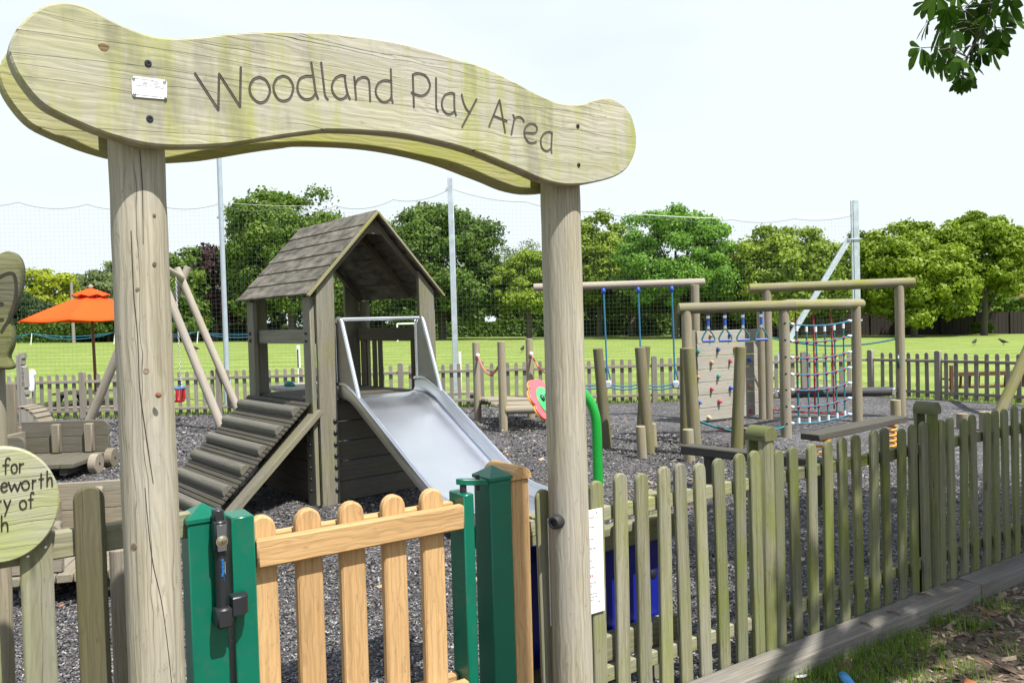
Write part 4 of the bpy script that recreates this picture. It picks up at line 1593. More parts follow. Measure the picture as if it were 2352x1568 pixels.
nr = len(bedt)
for i in range(nr - 1):
    for j in range(prof_n):
        k = (j + 1) % prof_n
        fs.append((i * prof_n + j, i * prof_n + k, (i + 1) * prof_n + k, (i + 1) * prof_n + j))
fs.append(tuple(range(prof_n)))
fs.append(tuple((nr - 1) * prof_n + j for j in range(prof_n - 1, -1, -1)))
b.add(vs_, fs)
slide = b.build("slide", "steel", tower, sharp=60)
for u in (SU0 - 0.006, SU1 + 0.006):
    b = tb()
    b.tube([(u, p.x, p.z + 0.006) for p in rimk[:-5]], 0.021, 10)
    b.build("slide_rim", "steel", slide)
    b = tb()
    ck = [(0.0, 1.09), (0.0, 1.60), (0.015, 1.655), (0.05, 1.69), (0.09, 1.69), (0.125, 1.655), (0.15, 1.60), (0.375, 1.04), (0.385, 0.995), (0.30, 1.03), (0.2, 1.075), (0.1, 1.095)]
    b.prism([(u, v, z) for v, z in ck], (1, 0, 0), 0.012, 0.002, (0, 0, 1))
    ch = b.build("slide_cheek", "darkmirror_steel", slide)
    b = tb()
    b.tube(smooth_path([(u - 0.006, v, z) for v, z in ck[0:9]], 3), 0.020, 10)
    b.build("cheek_tube", "steel", slide)
b = tb()
b.cyl((SU0, 0.07, 1.688), (SU1, 0.07, 1.688), 0.018, 0.018, 14)
b.build("grab_bar", "steel", slide)
for u in (SU0 + 0.06, SU1 - 0.06):
    b = tb()
    b.cyl((u, 2.0, 0.0), (u, 2.0, 0.13), 0.03, 0.03, 12)
    b.build("slide_foot", "black", slide)
b = tb()
b.cyl((SU0 + 0.02, 2.20, 0.06), (SU1 - 0.02, 2.20, 0.06), 0.055, 0.055, 14)
b.build("lip_roll", "black", slide)

# ================================================================== PLAY TRAIN (left)
wag = []


def wagon(cx, y0, label, wdt=1.0, ln=0.95, left_board=True, turn=0.0, mat='wagon'):
    root = thing("play_wagon", label, "play train wagon", (cx, y0, 0), "wagons of the wooden play train")
    X, Y = V((math.cos(turn), math.sin(turn), 0)), V((-math.sin(turn), math.cos(turn), 0))
    fr_ = frame((cx, y0, 0), X, Y)
    b = MB(fr_)
    nb_ = 7
    for i in range(nb_):
        b.box((-wdt / 2 + wdt * (i + 0.5) / nb_, ln / 2, 0.165), (wdt / nb_ - 0.006, ln, 0.05), grain=1)
    b.build("deck", mat, root)
    for x in (-wdt / 2 + 0.12, wdt / 2 - 0.12):
        b = MB(fr_)
        b.box((x, ln / 2, 0.10), (0.09, ln - 0.06, 0.078), grain=1)
        b.build("bearer", "deck", root)

    def board(y, x0, x1, z0, z1, name="back_board", mat=mat):
        b = MB(fr_)
        zm_ = (z0 + z1) / 2
        b.box(((x0 + x1) / 2, y, (z0 + zm_) / 2), (x1 - x0, 0.045, zm_ - z0 - 0.004), grain=0)
        r = 0.08
        out = [(x0, zm_ + 0.002), (x1, zm_ + 0.002)] + [(x1 - r + r * math.cos(t), z1 - r + r * math.sin(t)) for t in np.linspace(0, math.pi / 2, 6)] + [(x0, z1)]
        b.prism([(x, y - 0.0225, z) for x, z in out], (0, -1, 0), 0.045, 0.005, (1, 0, 0))
        b.build(name, mat, root)

    board(ln - 0.05, -wdt / 2, wdt / 2, 0.195, 0.575)
    for x in (-0.08 * wdt, 0.30 * wdt):
        b = MB(fr_)
        b.box((x, ln - 0.115, 0.37), (0.10, 0.08, 0.35), bev=0.012)
        b.build("upright", "wagon", root)
    if left_board:
        board(0.06, -wdt / 2, -0.02, 0.195, 0.50)
        for x in (-0.38 * wdt, -0.13 * wdt):
            b = MB(fr_)
            b.box((x, 0.125, 0.34), (0.09, 0.07, 0.29), bev=0.012)
            b.build("upright", "wagon", root)
    b = MB(fr_)
    b.box((-wdt / 2 + 0.03, ln / 2, 0.33), (0.045, ln - 0.16, 0.27), grain=1, bev=0.006)
    b.build("side_board", "wagon", root)
    for sx in (-1, 1):
        for y in (0.42, ln - 0.13):
            b = MB(fr_)
            x = sx * (wdt / 2 + 0.045)
            b.cyl((x - sx * 0.04, y, 0.118), (x + sx * 0.05, y, 0.118), 0.118, 0.118, 24, 0.008)
            wh = b.build("wheel", "wagon", root)
            b = MB(fr_)
            b.lathe([(0.016, 0), (0.016, 0.004), (0.001, 0.006)], (x + sx * 0.05, y, 0.118), (sx, 0, 0), 12)
            b.build("hub", "bolt", wh)
    return root


wagon(-5.40, 8.75, "weathered wooden play wagon with open seat, farther out on the gravel", 1.02, 0.95, True, 0.05, "wagon_dark")
wagon(-2.71, 4.72, "nearest wooden play wagon, behind the left fence and its round sign", 0.67, 1.0, True, 0.22)
loco = thing("play_locomotive", "wooden play locomotive cab with curved mudguard at the left edge", "play train engine", (-7.1, 10.6, 0))
b = MB()
for i in range(7):
    b.box((-6.665 - i * 0.135, 10.55, 0.52), (0.13, 0.05, 0.94), bev=0.004)
b.build("cab_wall", "wagon", loco)
b = MB()
b.box((-7.15, 10.9, 0.16), (1.2, 0.8, 0.08), grain=0)
b.build("deck", "wagon", loco)
b = MB()
for i in range(7):
    a = R_(8 + i * 13)
    b.box((-6.60 + 0.27 * math.cos(a) - 0.0, 10.78, 0.26 + 0.40 * math.sin(a)), (0.03, 0.34, 0.115), (math.cos(a), 0, math.sin(a)), (0, 1, 0), (-math.sin(a), 0, math.cos(a)), 0.003, 1)
b.build("mudguard", "wagon", loco)
b = MB()
b.cyl((-6.62, 10.66, 0.2), (-6.62, 10.76, 0.2), 0.2, 0.2, 24, 0.008)
b.build("wheel", "wagon", loco)

# carved marker post with vertical lettering
tot = thing("carved_post", "notched wooden marker post with vertical carved letters by the train", "carved post", D(56, 900, 12.4))
TP = D(56, 900, 12.4)
kx = 12.4 / F
tX = lambda x: D(x, 900, 12.4).x
tZ = lambda y: D(56, y, 12.4).z
prf = [(51, 811), (60, 810), (60, 822), (57.5, 823), (57.5, 836), (54, 839), (62, 843), (64, 889), (61, 890), (61, 896), (65, 897), (65.5, 905), (62, 906), (62.5, 912), (68, 914), (69, 945)]
out = [(tX(x), tZ(y)) for x, y in prf] + [(tX(70), 0.0), (tX(51), 0.0)]
b = MB()
b.prism([(x, 12.34, z) for x, z in out], (0, -1, 0), 0.12, 0.004, (0, 0, 1))
b.box((tX(47.0), 12.42, tZ(813) / 2), (0.06, 0.13, tZ(813)), bev=0.012)
pst = b.build("shaft", "totem", tot)
b = MB()
for ch, y in (("T", 851), ("O", 859), ("S", 868), ("I", 875), ("D", 884), ("1", 934)):
    text_mesh(b, ch, (tX(60), 12.337, tZ(y)), (1, 0, 0), (0, 0, 1), 0.062, "CENTER", 0.001)
b.build("lettering", "ink", pst, fix=False)

# carved butterfly figure, top-left
BF = 3.2
bfp = lambda x, y: PL(x, y, V((0, BF, 0)), V((0.25, -1, 0)).normalized())
bo = [(0, 580), (12, 577), (22, 577), (32, 582), (41, 592), (47, 608), (48.5, 622), (47, 645), (43, 672), (34, 700), (25, 716), (19.5, 727), (21, 740), (25, 757), (27, 775), (25, 795), (18, 812), (16.5, 820), (20, 829), (26, 838), (26, 844), (22, 848), (12, 849), (0, 850)]
bo = bo[1:-1]
mir = [(-x - 30, y - 2) for x, y in bo[::-1]]
out = smooth_path([bfp(*p) for p in [(-15, 588)] + bo + mir], 2)
bf = thing("carved_figure", "mossy carved wooden cut-out with wing shape and dark groove, at the left edge", "carved figure", bfp(-15, 850))
b = MB()
bn = V((0.25, -1, 0)).normalized()
b.prism(out, bn, 0.05, 0.005, UP.cross(bn))
bbd = b.build("body", "carved", bf, sharp=50)
b = MB()
groove(b, smooth_path([bfp(*p) for p in [(-15, 646), (0, 636), (14, 629), (26, 627), (33, 632), (37, 650), (37, 672), (33, 696), (27, 718), (18, 738), (10, 751), (4, 762)]], 3), 0.0105, bn)
groove(b, smooth_path([bfp(*p) for p in [(-14, 700), (-4, 698), (5, 698)]], 3), 0.014, bn)
groove(b, smooth_path([bfp(*p) for p in [(-14, 738), (-4, 735), (6, 734)]], 3), 0.012, bn)
b.build("carved_line", "disc_groove", bbd, fix=False)
b = MB()
q = bfp(-52, 850)
b.cyl((q.x, q.y + 0.06, 0), (q.x, q.y + 0.09, q.z + 0.3), 0.036, 0.036, 16)
b.build("stake", "log", bf)

# ================================================================== SWING FRAME (left)
def log(b, p0, p1, r, r1=None, seg=18):
    b.cyl(p0, p1, r, r1, seg, 0.006, True, 0.015, 10)


sA, sB = G(198, 984), G(511, 986)
sC = G(550, 950)
apexN = D(357, 606, (sA.y + sB.y) / 2)
apexF = D(417, 652, sC.y + 0.02)
apexF.z = apexN.z - 0.12
swf = thing("swing_set", "pale log swing frame on splayed legs behind the left arch post", "swing frame", (apexN + apexF) / 2 - UP * ((apexN.z + apexF.z) / 2))
for f0, ap in ((sA, apexN), (sB, apexN), (sC, apexF)):
    d = (ap - f0).normalized()
    b = MB()
    log(b, f0 - d * 0.03, ap + d * 0.22, 0.074, 0.068)
    b.build("leg", "swing_log", swf)
f0 = V((2 * apexF.x - sC.x, 2 * apexF.y - sC.y - 0.25, 0))
d = (apexF - f0).normalized()
b = MB()
log(b, f0, apexF + d * 0.25 + V((0, 0.09, 0)), 0.074, 0.068)
b.build("leg", "swing_log", swf)
b = MB()
dd = (apexF - apexN).normalized()
log(b, apexN - dd * 0.15 + UP * 0.02, apexF + dd * 0.12 + UP * 0.0, 0.07)
b.build("cross_beam", "swing_log", swf)
sw = D(407, 905, sC.y - 1.05)
sws = thing("cradle_swing", "red cradle swing seat with blue rim hanging on chains", "swing seat", sw)
b = MB()
b.tube([(sw.x + 0.13 * math.cos(a), sw.y + 0.13 * math.sin(a), sw.z + 0.11) for a in [i * math.tau / 20 for i in range(20)]], 0.022, 8, True)
b.build("rim", "swing_blue", sws)
b = MB()
for i in range(10):
    a = i * math.tau / 10
    b.tube([(sw.x + 0.128 * math.cos(a), sw.y + 0.128 * math.sin(a), sw.z + 0.1), (sw.x + 0.125 * math.cos(a), sw.y + 0.125 * math.sin(a), sw.z - 0.08), (sw.x + 0.09 * math.cos(a), sw.y + 0.09 * math.sin(a), sw.z - 0.13)], 0.018, 6)
b.lathe([(0.11, -0.14), (0.125, -0.12), (0.125, -0.1), (0.05, -0.1)], sw, UP, 18)
b.build("basket", "red_plastic", sws)
for sx in (-1, 1):
    b = MB()
    top = V((D(400, 672, sw.y).x + (0.0 if sx > 0 else -0.34), sw.y + 0.1, apexF.z - 0.03))
    bot = V((sw.x + sx * 0.10, sw.y, sw.z + 0.12))
    kn = V((top.x + (bot.x - top.x) * 0.4, sw.y + 0.05, sw.z + 0.36))
    n_ = 32
    for seg_a, seg_b, cnt in ((top, kn, 38), (kn, bot, 9)):
        for i in range(cnt):
            p0, p1 = seg_a.lerp(seg_b, i / cnt), seg_a.lerp(seg_b, (i + 1.25) / cnt)
            sd = V((1, 0, 0)) if i % 2 else V((0, 1, 0))
            m_ = (p0 + p1) / 2
            h_ = (p1 - p0) / 2
            b.tube([m_ + h_ * math.cos(a) + sd * (0.013 * math.sin(a)) for a in [k * math.tau / 8 for k in range(8)]], 0.0045, 4, True)
    b.build("chain", "chrome", sws)

# ================================================================== CLATTER BRIDGE
br1, br2, br3 = G(1098, 964), G(1157, 991), G(1220, 960)
br4 = br3 + (br2 - br1)
cb = thing("clatter_bridge", "low log footbridge with tall corner posts and faded red handrail ropes", "footbridge", (br1 + br4) / 2)
for p, top in ((br1, 784), (br2, 784), (br3, 779), (br4, 780)):
    zt_ = D(1150, top, p.y).z
    b = MB()
    log(b, p - UP * 0.02, V((p.x, p.y, zt_)), 0.064, 0.06)
    b.build("post", "log", cb)
zb = 0.32
for a, e in ((br2, br4), (br1, br3)):
    b = MB()
    log(b, V((a.x, a.y, zb)) + V((0.03, 0, 0)), V((e.x, e.y, zb)), 0.065)
    bm_ = b.build("bearer", "log", cb)
b = MB()
dv_ = (br2 - br1)
for i in range(7):
    t = 0.10 + i * 0.128
    o = br1 + dv_ * t
    b.beam(V((o.x + 0.03, o.y, zb + 0.045 - (0.03 if i in (3, 4) else 0))), V((o.x, o.y, zb + 0.045 - (0.03 if i in (3, 4) else 0))) + (br3 - br1) * 0.96, 0.165, 0.05, UP, 0.01)
b.build("planks", "wagon", cb)
for a, e in ((br1, br2), (br3, br4)):
    z = 1.02
    b = MB()
    b.tube(catenary((a.x + 0.03, a.y - 0.05, z + 0.06), (e.x - 0.03, e.y + 0.06, z), 0.24, 14), 0.017, 6)
    rp_ = b.build("rope", "pink_rope", cb)
    b = MB()
    b.ell((a.x + 0.03, a.y - 0.06, z + 0.06), 0.035, 0.035, 0.035)
    b.build("rope_clamp", "white_plastic", rp_)

# ================================================================== FLOWER ON A GREEN TUBE
fy = 5.9
fpost = D(1373, 1090, fy)
ztop = D(1345, 893, fy).z
flw = thing("flower_spinner", "pink flower with green smiling face on a bent bright green tube", "play flower", (fpost.x, fpost.y, 0))
FC = D(1256, 923, fy)
b = MB()
tub = [(fpost.x, fpost.y, -0.02), (fpost.x, fpost.y, 0.5), (fpost.x, fpost.y, 0.80), (fpost.x - 0.012, fpost.y, 0.92), (fpost.x - 0.05, fpost.y, 1.02), (fpost.x - 0.12, fpost.y, 1.095), (fpost.x - 0.2, fpost.y, 1.10), (fpost.x - 0.27, fpost.y + 0.02, 1.06), (FC.x + 0.01, fpost.y + 0.05, FC.z - 0.03)]
b.tube(smooth_path(tub, 5), 0.038, 14)
b.build("tube", "green_tube", flw)
fn = V((0.75, -0.42, 0.50)).normalized()
fx = UP.cross(fn).normalized()
fyv = fn.cross(fx)


def petal_outline(R, amp, k, c, n=96):
    return [c + fx * (R * (1 - amp + amp * abs(math.sin(k * a / 2)) ** 0.6) * math.cos(a)) + fyv * (R * (1 - amp + amp * abs(math.sin(k * a / 2)) ** 0.6) * math.sin(a)) for a in [i * math.tau / n for i in range(n)]]


b = MB()
b.prism(petal_outline(0.205, 0.14, 8, FC), fn, 0.012, 0.003, fx)
b.build("petals", "pink", flw)
b = MB()
b.prism(petal_outline(0.207, 0.14, 8, FC - fn * 0.0125), fn, 0.014, 0.003, fx)
b.build("petal_backing", "amber", flw)
b = MB()
b.prism([FC + fn * 0.008 + fx * (0.125 * math.cos(a)) + fyv * (0.125 * math.sin(a)) for a in [i * math.tau / 40 for i in range(40)]], fn, 0.008, 0.002, fx)
fce = b.build("face", "green_plastic", flw)
for ex in (-0.055, 0.02):
    b = MB()
    b.ell(FC + fn * 0.012 + fx * ex + fyv * 0.035, 0.022, 0.028, 0.016, fx, fyv, fn)
    b.build("eye", "darkgreen_plastic", fce)
b = MB()
b.box(FC + fn * 0.014 + fx * 0.0 + fyv * -0.02, (0.02, 0.04, 0.02), fx, fyv, fn, 0.006)
b.build("nose", "green_plastic", fce)
b = MB()
b.tube([FC + fn * 0.009 + fx * (0.07 * math.cos(a)) + fyv * (-0.02 + 0.07 * math.sin(a)) for a in np.linspace(R_(200), R_(340), 9)], 0.008, 6)
b.build("mouth", "darkgreen_plastic", fce)

# ================================================================== STILT POSTS AND STUMPS
ST = [
    ((1373, 800), (1394, 1026), 10.0, 0.070, "leaning mossy stilt post just right of the bent green tube"),
    ((1470, 797), (1491, 1042), 9.5, 0.072, "leaning stilt post in front of the rope traverse, beside a short stump"),
    ((1483, 795), (1472, 1020), 10.4, 0.066, "stilt post standing close behind another leaning post by the rope traverse"),
    ((1582, 799), (1598, 1046), 9.3, 0.078, "dark stilt post covering the left edge of the climbing wall"),
    ((1572, 799), (1574, 1024), 10.2, 0.064, "mossy stilt post tucked behind the dark one at the climbing wall's left edge"),
    ((1701, 796), (1692, 1034), 9.6, 0.074, "upright tan stilt post in front of the right half of the climbing wall"),
]
for (tx, ty), (bx, by), dpt, r, lab in ST:
    p0, p1 = D(bx, by, dpt), D(tx, ty, dpt)
    p0.z = 0.0
    b = MB()
    log(b, p0 - UP * 0.02, p1, r, r * 0.9)
    o = b.build("stilt_post", "stilt", None, origin=p0)
    tag(o, lab, "stilt post", "leaning stilt posts")
SM = [
    ((1471, 978), (1475, 1046), 9.2, 0.058, "short stump with two bolts, left of the leaning post by the traverse"),
    ((1580, 985), (1584, 1062), 8.9, 0.062, "short stump at the foot of the dark stilt post, behind the low bench's left end"),
    ((1716, 982), (1716, 1034), 9.9, 0.05, "pale stump just right of the tan upright stilt post"),
    ((1499, 972), (1502, 1032), 10.0, 0.045, "thin stump half hidden behind the leaning post at the traverse"),
    ((1384, 990), (1388, 1032), 10.1, 0.045, "thin stump half hidden behind the bent green tube"),
    ((2057, 918), (2058, 957), 12.0, 0.075, "stump by the foot of the tall frame post, past the sprung plank"),
    ((2110, 925), (2111, 961), 11.8, 0.077, "stump standing alone between the tall frame post and a capped fence post"),
    ((2210, 949), (2211, 980), 10.8, 0.075, "low stump hidden mostly behind mossy pickets, right of a capped post"),
    ((2263, 945), (2264, 985), 10.6, 0.077, "stump near the foot of the right-hand swing leg, behind mossy pickets"),
]
for (tx, ty), (bx, by), dpt, r, lab in SM:
    p0, p1 = D(bx, by, dpt), D(tx, ty, dpt)
    h_ = max(p1.z, 0.2)
    b = MB()
    log(b, (p0.x, p0.y, -0.02), (p1.x, p1.y, h_), r, r * 0.97)
    o = b.build("stump", "log", None, origin=(p0.x, p0.y, 0))
    tag(o, lab, "stump", "stepping stumps")

# ================================================================== ROPE TRAVERSE
ry = 12.6
tr = thing("rope_traverse", "tall log goal-shaped frame with blue climbing ropes, behind the right arch post", "rope traverse", D(1420, 900, ry))
zb = D(1420, 655, ry).z
xl, xr = D(1225, 660, ry).x, D(1622, 652, ry).x
b = MB()
log(b, (xl, ry, zb), (xr, ry + 0.12, zb + 0.015), 0.062)
b.build("beam", "swing_log", tr)
for px in (1262, 1597):
    x = D(px, 700, ry).x
    b = MB()
    log(b, (x, ry, -0.02), (x, ry, zb - 0.03), 0.066)
    b.build("post", "log", tr)
feet = []
for px, bx in ((1386, 1395), (1466, 1473), (1543, 1550)):
    x0, x1 = D(px, 670, ry).x, D(bx, 872, ry).x
    zf = D(bx, 880, ry).z
    b = MB()
    b.tube([(x0, ry, zb - 0.05), ((x0 + x1) / 2, ry - 0.02, (zb + zf) / 2), (x1, ry, zf)], 0.014, 6)
    b.tube([(x1, ry, zf + 0.28), (x1 + 0.05, ry, zf + 0.06)], 0.012, 6)
    r_ = b.build("hanging_rope", "blue_rope", tr)
    b = MB()
    b.ell((x0, ry, zb - 0.085), 0.035, 0.035, 0.05)
    b.build("rope_cap", "blue_plastic", r_)
    b = MB()
    b.box((x1 + 0.01, ry, zf - 0.02), (0.10, 0.09, 0.13), bev=0.02)
    b.build("rope_clamp", "galv", r_)
    feet.append(V((x1, ry, zf)))
xs = D(1346, 890, ry)
pts_ = [V((xl + 0.35, ry, feet[0].z + 0.04))] + feet + [V((D(1597, 880, ry).x, ry, feet[2].z + 0.02))]
for off in (0.0, -0.05):
    b = MB()
    for a, e in zip(pts_[:-1], pts_[1:]):
        b.tube(catenary(a + UP * off, e + UP * off, 0.05, 8), 0.013, 6)
    b.build("foot_rope", "blue_rope", tr)

# ================================================================== TRAPEZE BEAM, CLIMBING WALL, CARGO NET, RING FRAME
P5, P6 = G(1806, 1003), G(1970, 968)
P4 = D(1583, 1009, P5.y - 0.05)
P4.z = 0
cq = lambda x, y: (1552.3 + 0.34 * x, 517.4 + 0.34 * y)
z1 = D(1690, 706, P5.y).z
tz_ = thing("trapeze_beam", "mossy horizontal log on two posts with hand grips, in front of the climbing wall", "monkey bar", (P4 + P5) / 2)
b = MB()
e0, e1 = D(1558, 711, P4.y), D(1826, 702, P5.y - 0.02)
e0.z = e1.z = z1 + 0.005
log(b, e0, e1, 0.072)
b.build("beam", "moss_log", tz_)
b = MB()
log(b, P4 - UP * 0.02, P4 + UP * (z1 - 0.03), 0.070, 0.066)
b.build("post", "log", tz_)
b = MB()
log(b, P5 - UP * 0.02, P5 + UP * (z1 - 0.03), 0.072, 0.068)
p5o = b.build("post", "log", tz_)
for cy in (660, 773, 888, 1002, 1110, 1223, 1340):
    b = MB()
    q = D(*cq(716, cy), P5.y - 0.07)
    b.dome((P5.x - 0.01, P5.y - 0.069, q.z), (-0.1, -1, 0), 0.014, 0.006)
    b.build("bolt", "bolt", p5o)
hlabs = ["hand grip nearest the left end of the trapeze beam, over the wall's pale corner", "second hand grip along the trapeze beam from its left post", "third hand grip from the left, just before the upright beside the wall", "last hand grip, hanging in front of the upright right of the wall"]
proto = None
for i, (cx, lab) in enumerate(zip((217, 331, 452, 576), hlabs)):
    q = D(*cq(cx, 600), P5.y - 0.03)
    loc = V((q.x, q.y, z1 - 0.06))
    if proto is None:
        proto = thing("trapeze_handle", lab, "hand grip", loc, "hand grips on the trapeze beam")
        b = MB()
        b.tube([loc + UP * 0.03, loc - UP * 0.19], 0.02, 8)
        b.build("strap", "blue_plastic", proto)
        b = MB()
        b.cyl(loc - UP * 0.04, loc - UP * 0.075, 0.024, 0.024, 10)
        b.cyl(loc - UP * 0.175, loc - UP * 0.215, 0.02, 0.02, 10)
        b.build("ferrule", "chrome", proto)
        b = MB()
        tri = [loc + V((x, 0, z)) for x, z in ((0, -0.20), (0.06, -0.29), (0.083, -0.345), (0.075, -0.372))]
        b.tube(smooth_path(tri, 4), 0.011, 8)
        b.tube(smooth_path([V((2 * loc.x - p.x, p.y, p.z)) for p in tri], 4), 0.011, 8)
        b.build("stirrup", "teal_rope", proto)
        b = MB()
        b.cyl(loc + V((-0.08, 0, -0.372)), loc + V((0.08, 0, -0.372)), 0.017, 0.017, 12)
        b.build("grip_bar", "blue_plastic", proto)
    else:
        copy_thing(proto, loc, lab)

# climbing wall
W0, W1 = G(1607, 972), G(1741, 957)
wz0, wz1 = 0.03, D(1600, 760, W0.y).z
cwall = thing("climbing_wall", "pale plank climbing wall dotted with coloured holds", "climbing wall", (W0 + W1) / 2)
wd_ = (W1 - W0).normalized()
wnrm = V((wd_.y, -wd_.x, 0))
b = MB()
n_ = 7
ph = (wz1 - wz0) / n_
for i in range(n_):
    z = wz0 + ph * (i + 0.5)
    b.beam(W0 + UP * z - wd_ * 0.03, W1 + UP * z + wd_ * 0.02, 0.045, ph - 0.008, UP, 0.005)
wall_o = b.build("planks", "climb", cwall)
b = MB()
b.box(W0 + wd_ * -0.10 + UP * (wz1 / 2) - wnrm * 0.03, (0.09, 0.09, wz1 + 0.02), wd_, wnrm, UP)
b.build("side_post", "log", cwall)
HO = [(230, 745, "tan_plastic"), (360, 740, "blue_plastic"), (485, 735, "tan_plastic"), (146, 850, "teal_plastic"), (282, 837, "navy_plastic"), (395, 830, "tan_plastic"), (238, 925, "tan_plastic"), (363, 915, "rose_plastic"), (490, 910, "blue_plastic"), (147, 1025, "tan_plastic"), (285, 1017, "teal_plastic"), (240, 1103, "rose_plastic"), (366, 1097, "blue_plastic"), (497, 1080, "tan_plastic"), (155, 1195, "blue_plastic"), (290, 1187, "rose_plastic"), (218, 1295, "cream_plastic"), (503, 1250, "rose_plastic")]
wc = W0 + wnrm * 0.0225
for x, y, mt in HO:
    q = PL(*cq(x, y), wc, wnrm)
    b = MB()
    hx, hz = random.uniform(0.024, 0.032), random.uniform(0.028, 0.04)
    b.ell(q + wnrm * 0.010, hx, hz, 0.04, wd_, UP, wnrm, 10, 7)
    b.ell(q + wnrm * 0.03 - UP * 0.012 + wd_ * random.uniform(-0.015, 0.015), hx * 0.7, hz * 0.5, 0.04, wd_, UP, wnrm, 8, 6)
    ho = b.build("hold", mt, wall_o)
P8 = G(1753, 962)
b = MB()
log(b, P8 - UP * 0.02, P8 + UP * D(1753, 700, P8.y).z, 0.066)
b.build("side_post", "log", cwall)

# cargo net frame
nfm = thing("climbing_gantry", "mossy log beam with one tall post carrying the cargo net, meeting the trapeze beam", "net frame", (P5 + P6) / 2)
z2 = D(1900, 700, (P5.y + P6.y) / 2).z
dn_ = (P6 - P5).normalized()
b = MB()
log(b, P5 + UP * (z2 + 0.01) + dn_ * 0.03, P6 + UP * (z2 + 0.01) + dn_ * 0.17, 0.072)
b.build("beam", "moss_log", nfm)
b = MB()
log(b, P6 - UP * 0.02, P6 + UP * (z2 - 0.03), 0.073, 0.068)
b.build("post", "log", nfm)
nv = V((dn_.y, -dn_.x, 0))
M["red_knot"] = paint("red_knot", (0.26, 0.025, 0.03), 0.5)
cn = thing("cargo_net", "blue climbing net with red knots, slung between two posts", "climbing net", (P5 + P6) / 2 + UP * 0.1)
nq = lambda x, y, o=0.0: PL(*cq(x, y), P5 + nv * o, nv)
ly = [665, 780, 890, 1005, 1110, 1225, 1335]
ry_ = [640, 742, 850, 955, 1058, 1160, 1268]
tx0 = [812, 873, 933, 993, 1060, 1125]
tx1 = [826, 893, 957, 1020, 1082, 1138]
hp = []
for j in range(7):
    a, e = nq(768, ly[j]), nq(1190, ry_[j])
    pts_ = catenary(a, e, 0.05, 14)
    hp.append(pts_)
    b = MB()
    b.tube(pts_, 0.0115, 6)
    ro = b.build("rope", "blue_rope", cn)
    for q in (pts_[0].lerp(pts_[1], 0.5), pts_[-1].lerp(pts_[-2], 0.6)):
        b = MB()
        b.ell(q, 0.036, 0.02, 0.02)
        b.build("rope_end", "white_plastic", ro)


def hpt(j, x):
    pts_ = hp[j]
    pxs = [nq(768, ly[j]), nq(1190, ry_[j])]
    f = (x - 768) / (1190 - 768)
    k = f * 14
    i = min(int(k), 13)
    return pts_[i].lerp(pts_[i + 1], k - i)


for i in range(6):
    pts_ = []
    for j in range(7):
        f = j / 6
        x = tx0[i] + (tx1[i] - tx0[i]) * f
        pts_.append(hpt(j, x))
    b = MB()
    b.tube(smooth_path(pts_, 3), 0.011, 6)
    vo_ = b.build("rope", "teal_rope", cn)
    for j in range(1, 6):
        b = MB()
        b.ell(pts_[j], 0.027, 0.023, 0.028)
        b.build("knot", "red_knot", vo_)
    for j, oz in ((0, -0.05), (6, 0.04)):
        b = MB()
        b.cyl(pts_[j] + UP * (oz + 0.036), pts_[j] + UP * (oz - 0.036), 0.019, 0.019, 8)
        b.build("rope_end", "white_plastic", vo_)
for xa, xb in ((808, 825), (928, 940), (1048, 1070)):
    b = MB()
    b.tube([nq(xa, 585, -0.05), nq((xa + xb) / 2, 900, -0.06), nq(xb, 1240, -0.05)], 0.012, 6)
    b.build("hanging_rope", "red_rope", cn)

# tall frame with roller log
P7, P9 = G(1767, 962), G(2070, 957)
z3 = D(1910, 657, (P7.y + P9.y) / 2).z
rf = thing("roller_gantry", "tallest log gantry with a low black roller and teal rope, behind the cargo net", "roller frame", (P7 + P9) / 2)
dr_ = (P9 - P7).normalized()
for p in (P7, P9):
    b = MB()
    log(b, p - UP * 0.02, p + UP * (z3 - 0.03), 0.068)
    b.build("post", "log", rf)
b = MB()
log(b, P7 + UP * z3 - dr_ * 0.27, P9 + UP * (z3 + 0.02) + dr_ * 0.22, 0.074)
b.build("beam", "moss_log", rf)
zr = D(1900, 900, P7.y).z
b = MB()
log(b, P7 + UP * zr + dr_ * 0.13, P9 + UP * zr - dr_ * 0.16, 0.072)
rl = b.build("roller", "greyrubber", rf)
for p, sg in ((P7, 1), (P9, -1)):
    b = MB()
    b.cyl(p + UP * zr, p + UP * zr + dr_ * sg * 0.2, 0.02, 0.02, 8)
    b.box(p + UP * zr + dr_ * sg * 0.12, (0.06, 0.12, 0.1), dr_, UP.cross(dr_), UP)
    b.build("roller_bearing", "chrome", rl)
b = MB()
b.tube(catenary(P7 + UP * D(1768, 773, P7.y).z, P9 + UP * D(2058, 776, P9.y).z, 0.13, 14), 0.015, 6)
b.build("rope", "teal_rope", rf)
b = MB()
hx_ = P9 - dr_ * 0.06 - V((0.0, 0.07, 0))
b.tube(smooth_path([hx_ + UP * D(2060, 815, P9.y).z, hx_ + UP * D(2060, 823, P9.y).z - V((0.03, 0.05, 0)), hx_ + UP * D(2060, 835, P9.y).z - V((0.03, 0.05, 0)), hx_ + UP * D(2060, 843, P9.y).z], 4), 0.02, 8)
b.build("grab_handle", "darkgreen_plastic", rf)

